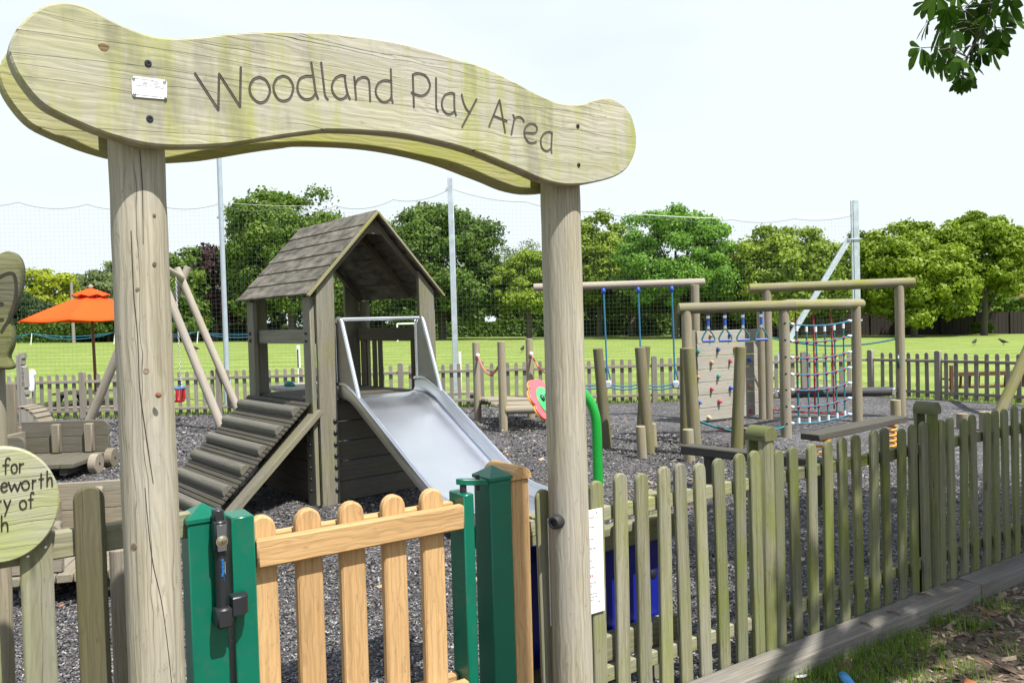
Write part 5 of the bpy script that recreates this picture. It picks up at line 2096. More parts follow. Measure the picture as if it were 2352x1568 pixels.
# loose ropes low down
b = MB()
rp0, rp1 = D(1612, 966, 10.0), D(1801, 980, P5.y - 0.06)
b.tube(catenary(D(1606, 967, 9.6), rp1, 0.10, 14), 0.016, 6)
o = b.build("slack_rope", "teal_rope", None, origin=rp1)
tag(o, "slack teal rope hanging low from the dark stilt post to the cargo net post", "rope")
b = MB()
q0, q1 = D(1762, 939, P8.y), D(1945, 951, 11.6)
b.tube([q0, q0.lerp(q1, 0.5) - UP * 0.01, q1], 0.014, 6)
o = b.build("slack_rope", "red_rope", None, origin=q0)
tag(o, "red rope stretched low over the gravel behind the cargo net", "rope")
b = MB()
q = G(1667, 990)
b.prism([q + V((0.10 * math.cos(a) * (1 + 0.08 * math.sin(5 * a)), 0.07 * math.sin(a), 0.02)) for a in [i * math.tau / 24 for i in range(24)]], UP, 0.014, 0.004, (1, 0, 0))
o = b.build("ground_disc", "red_plastic", None, origin=q)
tag(o, "flat red plastic disc lying on the gravel in front of the climbing wall", "disc")

# sprung plank
s0, s1 = D(1860, 999, 7.6), D(2064, 966, 8.75)
zs = 0.44
s0.z = s1.z = zs
sp_ = thing("sprung_plank", "dark wobble plank on two yellow coil springs behind the mossy fence", "balance plank", (s0 + s1) / 2 - UP * zs)
b = MB()
b.beam(s0, s1, 0.20, 0.062, UP, 0.006)
b.build("plank", "plank", sp_)
for t in (0.10, 0.86):
    c = s0.lerp(s1, t)
    b = MB()
    hp_ = [V((c.x + 0.085 * math.cos(a), c.y + 0.085 * math.sin(a), 0.02 + (zs - 0.07) * i / 80)) for i, a in enumerate([k * math.tau * 6.5 / 80 for k in range(81)])]
    b.tube(hp_, 0.011, 6)
    b.build("spring", "yellow", sp_)
    b = MB()
    b.lathe([(0.1, -0.045), (0.1, -0.032), (0.02, -0.031)], (c.x, c.y, zs), UP, 18)
    b.build("spring_plate", "yellow", sp_)

# low balance bench
b0, b1 = D(1574, 1030, 7.65), D(1935, 1068, 6.55)
zq_ = 0.355
b0.z = b1.z = zq_
be = thing("balance_beam", "low dark balance beam on two short posts close behind the first mossy fence post", "balance beam", (b0 + b1) / 2 - UP * zq_)
b = MB()
b.beam(b0, b1, 0.17, 0.085, UP, 0.01)
b.build("beam", "plank", be)
for t in (0.18, 0.86):
    c = b0.lerp(b1, t)
    b = MB()
    b.cyl((c.x, c.y, -0.02), (c.x, c.y, zq_ - 0.04), 0.06, 0.06, 16)
    b.build("leg", "plank", be)

# right-hand swing frame, mostly out of the picture
rs = G(2290, 962)
ra = D(2470, 560, rs.y + 0.15)
sr = thing("swing_set", "mossy splayed log leg of a swing frame at the right edge", "swing frame", (ra.x, ra.y, 0))
d = (ra - rs).normalized()
b = MB()
log(b, rs - d * 0.03, ra + d * 0.15, 0.078, 0.07)
b.build("leg", "moss_log", sr)
f1 = V((2 * ra.x - rs.x, rs.y + 0.2, 0))
d = (ra - f1).normalized()
b = MB()
log(b, f1 - d * 0.03, ra + d * 0.15 + V((0, 0.1, 0)), 0.078, 0.07)
b.build("leg", "moss_log", sr)
b = MB()
log(b, ra + V((-0.1, -0.25, 0.02)), ra + V((0.9, 2.4, 0)), 0.07)
b.build("cross_beam", "swing_log", sr)
# ================================================================== GROUND
def fz(x, y):
    if y < 15.45:
        return -0.06
    k = min(1.0, (y - 15.0) / 30.0)
    z = -0.035 - 0.0177 * max(-90, min(90, x)) * k + 0.13 * k
    z -= 0.06 * max(0.0, min(6.0, x - 6.0)) * math.exp(-((y - 16.5) / 7.0) ** 2)
    return z


xsn = np.unique(np.concatenate([np.linspace(-30, 30, 61), np.linspace(-400, 400, 61)]))
ysn = np.unique(np.concatenate([np.array([-40, -10, 0, 8, 15.40, 15.5]), np.linspace(16, 40, 25), np.linspace(42, 100, 30), np.linspace(120, 700, 14)]))
vs_ = np.array([(x, y, fz(x, y)) for y in ysn for x in xsn])
nx = len(xsn)
fs = np.array([(j * nx + i, j * nx + i + 1, (j + 1) * nx + i + 1, (j + 1) * nx + i) for j in range(len(ysn) - 1) for i in range(nx - 1)])
fo = link("field", raw_mesh("field", "field", vs_, fs))
tag(fo, "wide mown green playing field beyond the fence", kind="structure")

RC0, RC1 = V((6.87, 15.35, 0)), D(2352, 925, 13.2)
RC1.z = 0
rdv = (RC1 - RC0).normalized()
far_r = RC0 + rdv * 9.0
b = MB()
poly = [gl(-11, 0.04), gl(12, 0.04), far_r, RC0 + V((0.05, 0.05, 0)), V((-16, 15.4, 0)), V((-16, 6, 0))]
for p in poly:
    p.z = 0.0
b.add(poly, [tuple(range(len(poly)))])
mo = b.build("playground_surface", "mulch", None, sharp=0)
tag(mo, "grey rubber chip playground surface", kind="structure")
b = MB()
poly = [gl(-11, 0.045), gl(-11, 14), gl(12, 14), gl(12, 0.045)]
for p in poly:
    p.z = 0.0
b.add(poly, [(0, 1, 2, 3)])
so_ = b.build("path", "soil", None, sharp=0)
tag(so_, "trodden woodchip path outside the fence", kind="structure")


def in_fr(P, margin=0.06):
    """keep ground points the picture (or a step to its side) can show"""
    return np.abs(P[:, 0]) < (0.66 + margin) * np.abs(P[:, 1]) + 0.8


# loose rubber chips
def chips(n, y0, y1, size, seed):
    r = np.random.default_rng(seed)
    u = r.random(n)
    Y = np.sqrt(y0 * y0 + u * (y1 * y1 - y0 * y0))
    X = (r.random(n) * 2 - 1) * (0.72 * Y + 0.4)
    P = np.stack([X, Y, np.zeros(n)], 1)
    rel = P - np.array(LINE0)
    nn_ = rel @ np.array(N)
    ok = (nn_ < 0.03) & (Y < 15.2)
    ok &= ~((rel @ np.array(S) > 7.5))
    q0 = np.array(RC0)
    side = (P[:, 0] - q0[0]) * rdv.y - (P[:, 1] - q0[1]) * rdv.x
    ok &= side < -0.05 if ((0 - q0[0]) * rdv.y - (5 - q0[1]) * rdv.x) < 0 else side > 0.05
    P = P[ok]
    n = len(P)
    s = size * r.uniform(0.5, 1.5, n)
    a = r.random(n) * math.tau
    tilt = r.normal(0, 0.32, n)
    roll = r.normal(0, 0.32, n)
    A = np.stack([np.cos(a) * np.cos(tilt), np.sin(a) * np.cos(tilt), np.sin(tilt)], 1) * s[:, None]
    B = np.stack([-np.sin(a) * np.cos(roll), np.cos(a) * np.cos(roll), np.sin(roll)], 1) * (s * r.uniform(0.35, 0.6, n))[:, None]
    P[:, 2] = 0.004 + np.abs(A[:, 2]) + np.abs(B[:, 2]) * 0.6 + r.uniform(0, 0.006, n)
    return P, A, B, r.random(n)


parts = [chips(170000, 1.6, 5.5, 0.0068, 1), chips(110000, 5.0, 10.0, 0.0095, 2), chips(50000, 9.5, 15.3, 0.016, 3)]
P, A, B, T = [np.concatenate(z) for z in zip(*parts)]
co = link("rubber_chips", scatter_mesh("rubber_chips", "chips", P, A, B, T))
tag(co, "loose grey and white rubber chips covering the playground", kind="stuff")


def litter(n, seed, n0, n1, t0_, t1_, smin, smax):
    r = np.random.default_rng(seed)
    t = r.uniform(t0_, t1_, n)
    m = r.uniform(n0, n1, n)
    P = np.array(LINE0)[None] + t[:, None] * np.array(S)[None] + m[:, None] * np.array(N)[None]
    s = r.uniform(smin, smax, n) * r.uniform(0.5, 1.0, n)
    a = r.random(n) * math.tau
    tl, rl_ = r.normal(0, 0.35, n), r.normal(0, 0.35, n)
    asp = r.choice([0.18, 0.35, 0.6, 0.9], n)
    A = np.stack([np.cos(a) * np.cos(tl), np.sin(a) * np.cos(tl), np.sin(tl)], 1) * s[:, None]
    B = np.stack([-np.sin(a) * np.cos(rl_), np.cos(a) * np.cos(rl_), np.sin(rl_)], 1) * (s * asp)[:, None]
    P[:, 2] = 0.003 + np.abs(A[:, 2]) * 0.9 + np.abs(B[:, 2]) * 0.5
    return P, A, B, r.random(n)


parts = [litter(9000, 5, 0.20, 2.2, 1.0, 6.0, 0.006, 0.022), litter(900, 6, 0.22, 2.0, 1.2, 6.0, 0.02, 0.045)]
P, A, B, T = [np.concatenate(z) for z in zip(*parts)]
lo = link("leaf_litter", scatter_mesh("leaf_litter", "litter", P, A, B, T))
tag(lo, "brown woodchip and dead leaf litter on the path", kind="stuff")


def blades(P, hmin, hmax, wd, seed, lean=0.5):
    r = np.random.default_rng(seed)
    n = len(P)
    h = r.uniform(hmin, hmax, n)
    a = r.random(n) * math.tau
    l = np.abs(r.normal(0, lean, n))
    d = np.stack([np.cos(a), np.sin(a), np.zeros(n)], 1)
    sd = np.stack([-np.sin(a), np.cos(a), np.zeros(n)], 1) * (wd * r.uniform(0.6, 1.3, n))[:, None]
    up = np.array([0, 0, 1.0])[None]
    m = P + up * (h * 0.55)[:, None] + d * (h * l * 0.35)[:, None]
    t = P + up * (h * (1 - 0.25 * np.minimum(l, 1.5)))[:, None] + d * (h * l)[:, None]
    vs_ = np.stack([P - sd, P + sd, m + sd * 0.7, m - sd * 0.7, t + sd * 0.08, t - sd * 0.08], 1).reshape(-1, 3)
    i = np.arange(n) * 6
    fs = np.concatenate([np.stack([i, i + 1, i + 2, i + 3], 1), np.stack([i + 3, i + 2, i + 4, i + 5], 1)])
    return vs_, fs, np.repeat(r.random(n), 6)


r = np.random.default_rng(9)
tuft = []
for (px, py, rad, cnt) in ((1960, 1530, .17, 900), (1880, 1555, .13, 700), (2040, 1500, .16, 900), (2105, 1480, .12, 500), (1830, 1600, .12, 700), (1760, 1610, .10, 500), (2010, 1580, .14, 600), (2200, 1545, .10, 260), (2090, 1560, .10, 240), (2230, 1440, .10, 300), (2150, 1430, .08, 300), (2300, 1400, .12, 300), (2330, 1500, .12, 130), (1980, 1460, .08, 350), (2270, 1610, .2, 120), (1900, 1510, .07, 350)):
    cnt = int(cnt * 0.62)
    c = G(px, py)
    q = r.normal(0, rad * 0.6, (cnt, 2))
    tuft.append(np.stack([c.x + q[:, 0], c.y + q[:, 1], np.zeros(cnt)], 1))
P = np.concatenate(tuft)
rel = (P - np.array(LINE0)) @ np.array(N)
P = P[rel > KO + 0.006]
vs_, fs, tn = blades(P, 0.02, 0.085, 0.0017, 10, 0.6)
go = link("grass_tufts", raw_mesh("grass_tufts", "grass_blade", vs_, fs, tn))
tag(go, "tufts of green grass growing along the outer foot of the kerb", kind="stuff")
P = np.stack([r.uniform(-13, 6.8, 9000), 15.42 + np.abs(r.normal(0, 0.08, 9000)), np.full(9000, -0.03)], 1)
e = np.array(RC0)[None] + r.uniform(0, 6, (2600, 1)) * np.array(rdv)[None] + np.array([[0.09, 0.06, -0.03]]) + np.abs(r.normal(0, 0.06, (2600, 1)))
P = np.concatenate([P, e])
vs_, fs, tn = blades(P, 0.05, 0.16, 0.004, 11, 0.4)
go = link("fence_grass", raw_mesh("fence_grass", "grass_blade", vs_, fs, tn))
tag(go, "longer grass fringe under the back fence", kind="stuff")

r = np.random.default_rng(21)
n_ = 420
Y_ = r.uniform(2.6, 14.5, n_)
X_ = (r.random(n_) * 2 - 1) * 0.66 * Y_
cl = r.choice(5, n_)
for i_, (cx0, cy0) in enumerate(((-0.2, 12.3), (-5.2, 8.9), (-2.6, 5.0), (-1.2, 7.6), (1.6, 7.4))):
    m_ = (cl == i_) & (r.random(n_) < 0.55)
    X_[m_] = cx0 + r.normal(0, 0.5, m_.sum())
    Y_[m_] = cy0 + r.normal(0, 0.35, m_.sum())
P = np.stack([X_, Y_, np.full(n_, 0.016)], 1)
P = P[((P - np.array(LINE0)) @ np.array(N)) < -0.05]
n_ = len(P)
a_ = r.random(n_) * math.tau
A = np.stack([np.cos(a_), np.sin(a_), r.normal(0, 0.3, n_)], 1) * r.uniform(0.012, 0.035, n_)[:, None]
B = np.stack([-np.sin(a_), np.cos(a_), r.normal(0, 0.3, n_)], 1) * r.uniform(0.008, 0.02, n_)[:, None]
lo = link("stray_leaves", scatter_mesh("stray_leaves", "litter", P, A, B, r.uniform(0.25, 1.0, n_)))
tag(lo, "stray dead leaves and bits blown over the rubber chips", kind="stuff")

# litter items one can point at
q = G(2030, 1690)
b = MB()
sp0 = G(1936, 1566)
dq = (q - sp0)
n_ = 9
vs_, fs = [], []
for i in range(7):
    t = i / 6
    c = sp0 + dq * t * 0.62
    sd = UP.cross(dq).normalized()
    for j in range(n_):
        a = R_(20) + R_(140) * j / (n_ - 1)
        vs_.append(c + sd * (0.027 * math.cos(a)) + UP * (0.022 + 0.028 * math.sin(a)))
for i in range(6):
    for j in range(n_ - 1):
        fs.append((i * n_ + j, i * n_ + j + 1, (i + 1) * n_ + j + 1, (i + 1) * n_ + j))
b.add(vs_, fs)
o = b.build("plastic_scrap", "scrap_blue", None, origin=sp0, fix=False)
sm_ = o.modifiers.new("thickness", "SOLIDIFY")
sm_.thickness = 0.0015
tag(o, "bright blue curled plastic scrap in the grass at the bottom edge", "litter")
q = G(1842, 1562)
b = MB()
b.prism(smooth_path([q + V((x, y, 0.02 + z)) for x, y, z in ((-.03, -.01, 0), (0.0, -.022, .006), (.03, -.008, .01), (.034, .012, .004), (0, .02, -.004), (-.028, .012, 0))], 2), (0.1, -0.3, 1), 0.004, 0.001, (1, 0, 0))
o = b.build("paper_scrap", "cloth", None, origin=q)
tag(o, "small crumpled white paper in the grass left of the blue scrap", "litter")
# twigs lying on the kerb
for (x0, y0, x1, y1), lab in (((2037, 1403, 2070, 1412), "dark twig lying across the middle of the long sleeper"), ((1975, 1427, 2005, 1440), "thin dark twig on the long sleeper, nearer the camera"), ((2110, 1362, 2140, 1368), "short twig on the long sleeper near the joint")):
    p0, p1 = G(x0, y0, .09), G(x1, y1, .09)
    b = MB()
    b.tube([p0, p0.lerp(p1, 0.5) + V((0.004, 0.003, 0.006)), p1], [0.004, 0.005, 0.002], 6)
    o = b.build("twig", "drywood", None, origin=p0)
    tag(o, lab, "twig")

# ================================================================== BACK FENCES
bpk = [picket_mesh("picket", "backfence", 0.07, 0.02, 0.03, 0.845, V((1, 0, 0)), V((0, -1, 0)), 0.003) for _ in range(4)]


def back_fence(p0, p1, posts, label, spacing=0.157):
    p0, p1 = V(p0), V(p1)
    d = (p1 - p0)
    L = d.length
    d.normalize()
    yn = V((d.y, -d.x, 0))
    if yn.y > 0:
        yn = -yn
    ang = math.atan2(d.y, d.x)
    root = thing("picket_fence", label, "fence", (p0 + p1) / 2)
    n = int(L / spacing)
    for i in range(n):
        p = p0 + d * (spacing * (i + 0.5)) - yn * 0.025
        if any(abs((p - p0).dot(d) - t) < 0.09 for t in posts):
            continue
        o = inst(random.choice(bpk), "picket", root, p + UP * random.uniform(-0.012, 0.012), ang)
        o.rotation_euler.y = random.uniform(-0.01, 0.01)
    edges = [0] + list(posts) + [L]
    for z in (0.70, 0.135):
        for a, e in zip(edges[:-1], edges[1:]):
            if e - a < 0.12:
                continue
            b = MB()
            b.beam(p0 + d * (a + 0.01) + UP * z + yn * 0.006, p0 + d * (e - 0.01) + UP * z + yn * 0.006, 0.038, 0.05, UP, 0.004)
            b.build("rail", "backfence", root)
    for t in posts:
        b = MB()
        c = p0 + d * t + yn * 0.01
        prof = [(math.cos(a) * 0.05, 0.86 + math.sin(a) * 0.035) for a in np.linspace(0, math.pi, 7)]
        b.prism([c + d * x + UP * z + yn * 0.045 for x, z in [(0.05, -0.02)] + prof + [(-0.05, -0.02)]], yn, 0.09, 0.004, UP)
        b.build("post", "backfence", root)
    return root


YB = 15.35
xp = lambda px: D(px, 880, YB).x
back_fence((-13.9, YB, 0), (xp(915), YB, 0), [xp(p) + 13.9 for p in (-120, 190, 503)], "weathered grey picket fence at the back of the playground, left of the slide tower's centre")
back_fence((xp(915), YB, 0), (RC0.x, RC0.y, 0), [0.05] + [xp(p) - xp(915) for p in (1106, 1503, 1846)], "weathered grey picket fence at the back, from the slide to behind the cargo net")
c = D(2150, 870, 14.25)
tpost = (c - RC0).dot(rdv)
back_fence(RC0, RC0 + rdv * 8.5, [0.04, tpost, tpost + 2.2], "grey picket fence angled towards the camera at the far right, a brown bench behind it", 0.168)
lb = thing("picket_fence", "white cloth", "x", (0, 0, 0))
bpy.data.objects.remove(lb)
# cloth hung on it
b = MB()
cpx = lambda x, y: D(x, y, 15.16)
out = [cpx(*p) for p in ((66, 850), (72, 848), (78, 851), (80, 860), (77, 865), (77, 880), (76, 898), (70, 899), (65, 893))]
b.prism(smooth_path(out + [out[0]], 2)[:-1], (0, -1, 0), 0.05, 0.015, (0, 0, 1))
o = b.build("hung_cloth", "cloth", None, origin=cpx(72, 875))
tag(o, "crumpled white cloth hung over the back fence behind the carved post", "cloth")

# plank benches just outside the back fence
for pxa, pxb, yy, lab in ((880, 1108, 908, "plain plank bench outside the back fence, behind the clatter bridge"), (1752, 1968, 893, "plain plank bench outside the back fence, behind the cargo net")):
    a, e = D(pxa, yy, 15.9), D(pxb, yy - 3, 15.9)
    zq = a.z
    root = thing("plank_bench", lab, "bench", ((a.x + e.x) / 2, 15.9, fz(0, 15.9)), "plank benches outside the fence")
    b = MB()
    b.box(((a.x + e.x) / 2, 15.9, zq), (e.x - a.x, 0.28, 0.055))
    b.build("seat", "backfence", root)
    for t in (0.12, 0.88):
        b = MB()
        b.box((a.x + (e.x - a.x) * t, 15.9, zq / 2 - 0.04), (0.12, 0.22, zq + 0.02))
        b.build("leg", "backfence", root)

# slatted brown bench on the right
bx0, bx1 = D(2182, 860, 16.4).x, D(2420, 860, 16.4).x
gz = fz(9.5, 16.4)
rb = thing("garden_bench", "long red-brown slatted bench seen from behind through the right fence", "bench", ((bx0 + bx1) / 2, 16.4, gz))
zt_ = D(2250, 858, 16.4).z
b = MB()
b.box(((bx0 + bx1) / 2, 16.4, zt_), (bx1 - bx0, 0.05, 0.08))
b.build("top_rail", "redwood", rb)
for i in range(12):
    x = bx0 + 0.05 + (bx1 - bx0 - 0.1) * i / 11
    b = MB()
    b.beam((x, 16.42, zt_ - 0.04), (x + 0.03, 16.5, gz + 0.25), 0.03, 0.055, (0, 1, 0), 0.003)
    b.build("back_slat", "redwood", rb)
b = MB()
for k in range(3):
    b.box(((bx0 + bx1) / 2, 16.58 + k * 0.13, gz + 0.24), (bx1 - bx0, 0.11, 0.03))
b.build("seat", "redwood", rb)
for x in (bx0 + 0.03, bx1 - 0.03):
    for y in (16.4, 16.85):
        b = MB()
        b.box((x, y, gz + (0.35 if y < 16.6 else 0.2)), (0.06, 0.06, 0.74 if y < 16.6 else 0.42))
        b.build("leg", "redwood", rb)
    b = MB()
    b.box((x, 16.64, gz + 0.42), (0.07, 0.5, 0.04))
    b.build("armrest", "redwood", rb)

# ================================================================== UMBRELLA AND PICNIC TABLE
um = D(217, 800, 17.6)
gz = fz(um.x, um.y)
tblr = thing("picnic_table", "dark A-frame picnic table behind the left fence under the orange parasol", "picnic table", (um.x + 0.1, um.y, gz))
zt_ = D(215, 903, 17.2).z
b = MB()
for k in range(5):
    b.box((um.x + 0.05, um.y - 0.34 + 0.17 * k, zt_), (1.7, 0.15, 0.04))
b.build("tabletop", "backfence", tblr)
for s_ in (-1, 1):
    b = MB()
    for k in range(2):
        b.box((um.x + 0.05, um.y + s_ * (0.62 + 0.14 * k), zt_ - 0.27), (1.7, 0.12, 0.04))
    b.build("bench_seat", "backfence", tblr)
for x in (-0.6, 0.7):
    for s_ in (-1, 1):
        b = MB()
        b.beam((um.x + x, um.y + s_ * 0.24, zt_ - 0.02), (um.x + x, um.y + s_ * 0.66, gz), 0.05, 0.10, (1, 0, 0))
        b.build("leg", "deck", tblr)
    b = MB()
    b.box((um.x + x, um.y, zt_ - 0.31), (0.05, 1.5, 0.09))
    b.build("cross_bar", "deck", tblr)
par = thing("parasol", "orange canvas parasol on a brown pole above the picnic table", "parasol", (um.x, um.y, gz))
b = MB()
zpk, zrim = D(208, 664, um.y).z, D(100, 738, um.y).z
lean = V((D(208, 664, um.y).x, um.y, 0)) - V((um.x, um.y, 0))
b.cyl((um.x, um.y, gz - 0.02), (um.x + lean.x, um.y, zpk), 0.035, 0.03, 14)
b.build("pole", "polewood", par)
b = MB()
R = 1.50
cx_, cy_ = um.x + lean.x * 0.9, um.y
vs_, fs = [], []
ns, nr_ = 8, 6
seg = 8 * 6
for j in range(nr_ + 1):
    t = 0.09 + 0.91 * j / nr_
    for i in range(seg):
        a = math.tau * i / seg + 0.2
        loc = (i % 6) / 6
        flat = math.cos(math.pi / 8) / math.cos((loc - 0.5) * math.pi / 4)
        sag = 0.05 * math.sin(math.pi * loc) * t
        z = zpk - 0.07 - (zpk - 0.07 - zrim) * t ** 0.93 + 0.03 * math.sin(math.pi * t) - 0.0 - sag * 0.8
        rr = R * t * (flat if j > 0 else 1) - sag * 0.6
        vs_.append((cx_ + rr * math.cos(a), cy_ + rr * math.sin(a), z))
for j in range(nr_):
    for i in range(seg):
        k = (i + 1) % seg
        fs.append((j * seg + i, j * seg + k, (j + 1) * seg + k, (j + 1) * seg + i))
b.add(vs_, fs)
can = b.build("canopy", "orange", par, sharp=12)
so2 = can.modifiers.new("thickness", "SOLIDIFY")
so2.thickness = 0.006
b = MB()
vs_, fs = [], []
for j, (t, z) in enumerate(((0.02, 0.02), (0.14, -0.05), (0.25, -0.135), (0.25, -0.15))):
    for i in range(32):
        a = math.tau * i / 32
        w_ = 1 + (0.05 * math.cos(8 * a) if j > 1 else 0)
        vs_.append((cx_ + R * t * w_ * math.cos(a), cy_ + R * t * w_ * math.sin(a), zpk + z + (0.02 * math.cos(8 * a) if j > 1 else 0)))
for j in range(3):
    for i in range(32):
        k = (i + 1) % 32
        fs.append((j * 32 + i, j * 32 + k, (j + 1) * 32 + k, (j + 1) * 32 + i))
b.add(vs_, fs)
b.build("vent_cap", "orange", can)
b = MB()
b.lathe([(0.03, 0), (0.05, 0.03), (0.045, 0.07), (0.015, 0.1)], (cx_, cy_, zpk + 0.01), UP, 12)
b.build("finial", "swing_log", par)
for i in range(8):
    a = math.tau * i / 8 + 0.2
    b = MB()
    b.beam((cx_, cy_, zpk - 0.14), (cx_ + R * 0.98 * math.cos(a), cy_ + R * 0.98 * math.sin(a), zrim + 0.0), 0.02, 0.02)
    b.build("rib", "polewood", par)

# ================================================================== BALL-STOP NET AND ITS POSTS
NP = [(-260, 16.9, 4.75), (521, 17.5, 4.42), (1047, 17.5, 4.60), (1968, 20.0, 4.08)]
base = [D(px, 850, d) for px, d, z in NP]
np_lab = ["", "tall smooth grey-blue pole rising behind the board's left half, with a collar at its foot", "galvanised net post rising just right of the play tower's roof", "galvanised channel post with a long diagonal brace, right of centre"]
tops = [0, 6.2, D(1035, 408, 17.5).z, D(1965, 460, 20.0).z]
for i in (1, 2, 3):
    p = base[i]
    g = fz(p.x, p.y)
    root = thing("net_post", np_lab[i], "net post", (p.x, p.y, g), "posts of the ball-stop net")
    b = MB()
    if i == 1:
        b.cyl((p.x, p.y, g), (p.x, p.y, tops[i]), 0.058, 0.05, 20)
        b.build("shaft", "greypole", root)
        b = MB()
        zc = D(527, 862, p.y).z
        b.lathe([(0.085, 0), (0.085, zc - g - 0.04), (0.075, zc - g), (0.06, zc - g + 0.02)], (p.x, p.y, g), UP, 20)
        b.build("base_collar", "greypole", root)
    elif i == 2:
        b.box((p.x, p.y, (g + tops[i]) / 2), (0.12, 0.12, tops[i] - g), bev=0.008)
        b.build("shaft", "galv", root)
        b = MB()
        b.box((p.x - 0.08, p.y - 0.02, tops[i] - 0.25), (0.05, 0.05, 0.07))
        b.build("bracket", "galv", root)
    else:
        b.box((p.x + 0.03, p.y, (g + tops[i]) / 2), (0.14, 0.12, tops[i] - g), bev=0.006)
        b.build("shaft", "galv", root)
        b = MB()
        b.box((p.x - 0.075, p.y - 0.03, (g + tops[i]) / 2), (0.035, 0.06, tops[i] - g - 0.02), bev=0.003)
        b.build("side_channel", "galv", root)
        zb_ = D(1950, 552, 20).z
        ft = D(1748, 860, 19.9)
        b = MB()
        b.beam((p.x - 0.16, p.y, zb_), (ft.x, p.y - 0.3, fz(ft.x, p.y)), 0.12, 0.10, (0, 1, 0))
        b.build("brace", "galv", root)
        b = MB()
        b.box((p.x - 0.03, p.y - 0.02, zb_ + 0.02), (0.34, 0.14, 0.035), bev=0.004)
        b.build("bracket", "galv", root)
        b = MB()
        b.box((p.x + 0.03, p.y - 0.01, D(1980, 735, 20).z), (0.19, 0.17, 0.05), bev=0.004)
        b.build("bracket", "galv", root)
netr = thing("ball_net", "fine dark ball-stop netting strung between tall posts behind the fence", "net", (base[1] + base[2]) / 2 - UP * 2)
b = MB()
tcord, wire = MB(), MB()
CELL = 0.092
W_ = 0.0009


def tri_strip(b, pts, r):
    vs_, fs = [], []
    for p in pts:
        for k in range(3):
            a = k * math.tau / 3
            vs_.append((p[0] + r * math.cos(a), p[1] + r * math.sin(a), p[2]))
    for i in range(len(pts) - 1):
        for k in range(3):
            l = (k + 1) % 3
            fs.append((i * 3 + k, i * 3 + l, (i + 1) * 3 + l, (i + 1) * 3 + k))
    b.add(vs_, fs)


def tri_h(b, pts, r):
    vs_, fs = [], []
    for p in pts:
        for k in range(3):
            a = k * math.tau / 3
            vs_.append((p[0], p[1] + r * math.cos(a), p[2] + r * math.sin(a)))
    for i in range(len(pts) - 1):
        for k in range(3):
            l = (k + 1) % 3
            fs.append((i * 3 + k, i * 3 + l, (i + 1) * 3 + l, (i + 1) * 3 + k))
    b.add(vs_, fs)


for i in range(3):
    a, e = base[i], base[i + 1]
    L = (V((e.x, e.y, 0)) - V((a.x, a.y, 0))).length
    za, ze = NP[i][2], NP[i + 1][2]
    sag = (0.12, 0.22, 0.34)[i]
    pt = lambda t: (a.x + (e.x - a.x) * t, a.y + (e.y - a.y) * t)
    wz = lambda t: za + (ze - za) * t - sag * 4 * t * (1 - t)
    scal = 1.28 if i != 2 else 1.6
    nsc = max(3, round(L / scal))
    nzf = lambda t: wz(t) - 0.03 - (0.11 if i < 2 else 0.07) * abs(math.sin(math.pi * t * nsc)) ** 0.8
    tri_h(wire, [(*pt(t), wz(t)) for t in np.linspace(0, 1, 40)], 0.004 if i != 2 else 0.009)
    tri_h(tcord, [(*pt(t), nzf(t)) for t in np.linspace(0, 1, nsc * 8 + 1)], 0.006)
    m = int(L / CELL)
    lo = 0.05
    for k in range(m + 1):
        t = k / m
        zt = nzf(t)
        wob = 0.012 * math.sin(t * 40)
        tri_strip(b, [(pt(t)[0] + wob * (z / 4), pt(t)[1], z) for z in np.linspace(fz(*pt(t)) + lo, zt, 5)], W_)
    zmin = -0.1
    z = zmin
    while z < 4.8:
        run = []
        for t in np.linspace(0, 1, 41):
            zz_ = z + 0.03 * math.sin(t * math.pi) * -1
            if zz_ < nzf(t):
                run.append((*pt(t), zz_))
            else:
                if len(run) > 1:
                    tri_h(b, run, W_)
                run = []
        if len(run) > 1:
            tri_h(b, run, W_)
        z += CELL
b.build("netting", "netline", netr, fix=False)
tcord.build("edge_cord", "netline", netr, fix=False)
wire.build("top_wire", "paleline", netr, fix=False)

# white markers, boundary rope
for px, y0, d, h, lab in ((685, 793, 18.4, 0.07, "white marker post with a dark strip seen through the tower's left opening"), (1056, 808, 18.0, 0.05, "small white marker post beside the galvanised net post")):
    p = D(px, y0, d)
    g = fz(p.x, p.y)
    root = thing("marker_post", lab, "marker post", (p.x, p.y, g), "white marker posts")
    b = MB()
    b.box((p.x, p.y, (g + p.z) / 2), (h, 0.05, p.z - g), bev=0.008)
    b.build("shaft", "white_plastic", root)
    if px < 900:
        b = MB()
        b.box((p.x - 0.01, p.y - 0.028, p.z - 0.3), (0.03, 0.006, 0.42), bev=0.001)
        b.build("strip", "black", root)
stk = []
for px in (-60, 70, 261, 452, 640):
    p = D(px, 770, 68)
    g = fz(p.x, p.y)
    stk.append(V((p.x, p.y, g)))
slabs = ["", "white rope stake nearest the left edge, in front of the clipped hedge", "white rope stake seen just left of the big left arch post", "white rope stake between the swing legs, far across the field", ""]
for i in (1, 2, 3):
    p = stk[i]
    b = MB()
    b.cyl(p, p + V((0.12, 0, 0.98)), 0.045, 0.035, 8)
    o = b.build("rope_stake", "white", None, origin=p)
    tag(o, slabs[i], "stake", "white stakes holding the boundary rope")
b = MB()
for a, e in zip(stk[:-1], stk[1:]):
    for h, s_ in ((0.98, 0.3), (0.98, 0.55)):
        b.tube(catenary(a + UP * h, e + UP * h, s_, 10), 0.03, 5)
o = b.build("boundary_rope", "blue_rope", None, origin=stk[1])
tag(o, "thin blue double rope sagging between white stakes at the field's far left side", "rope")

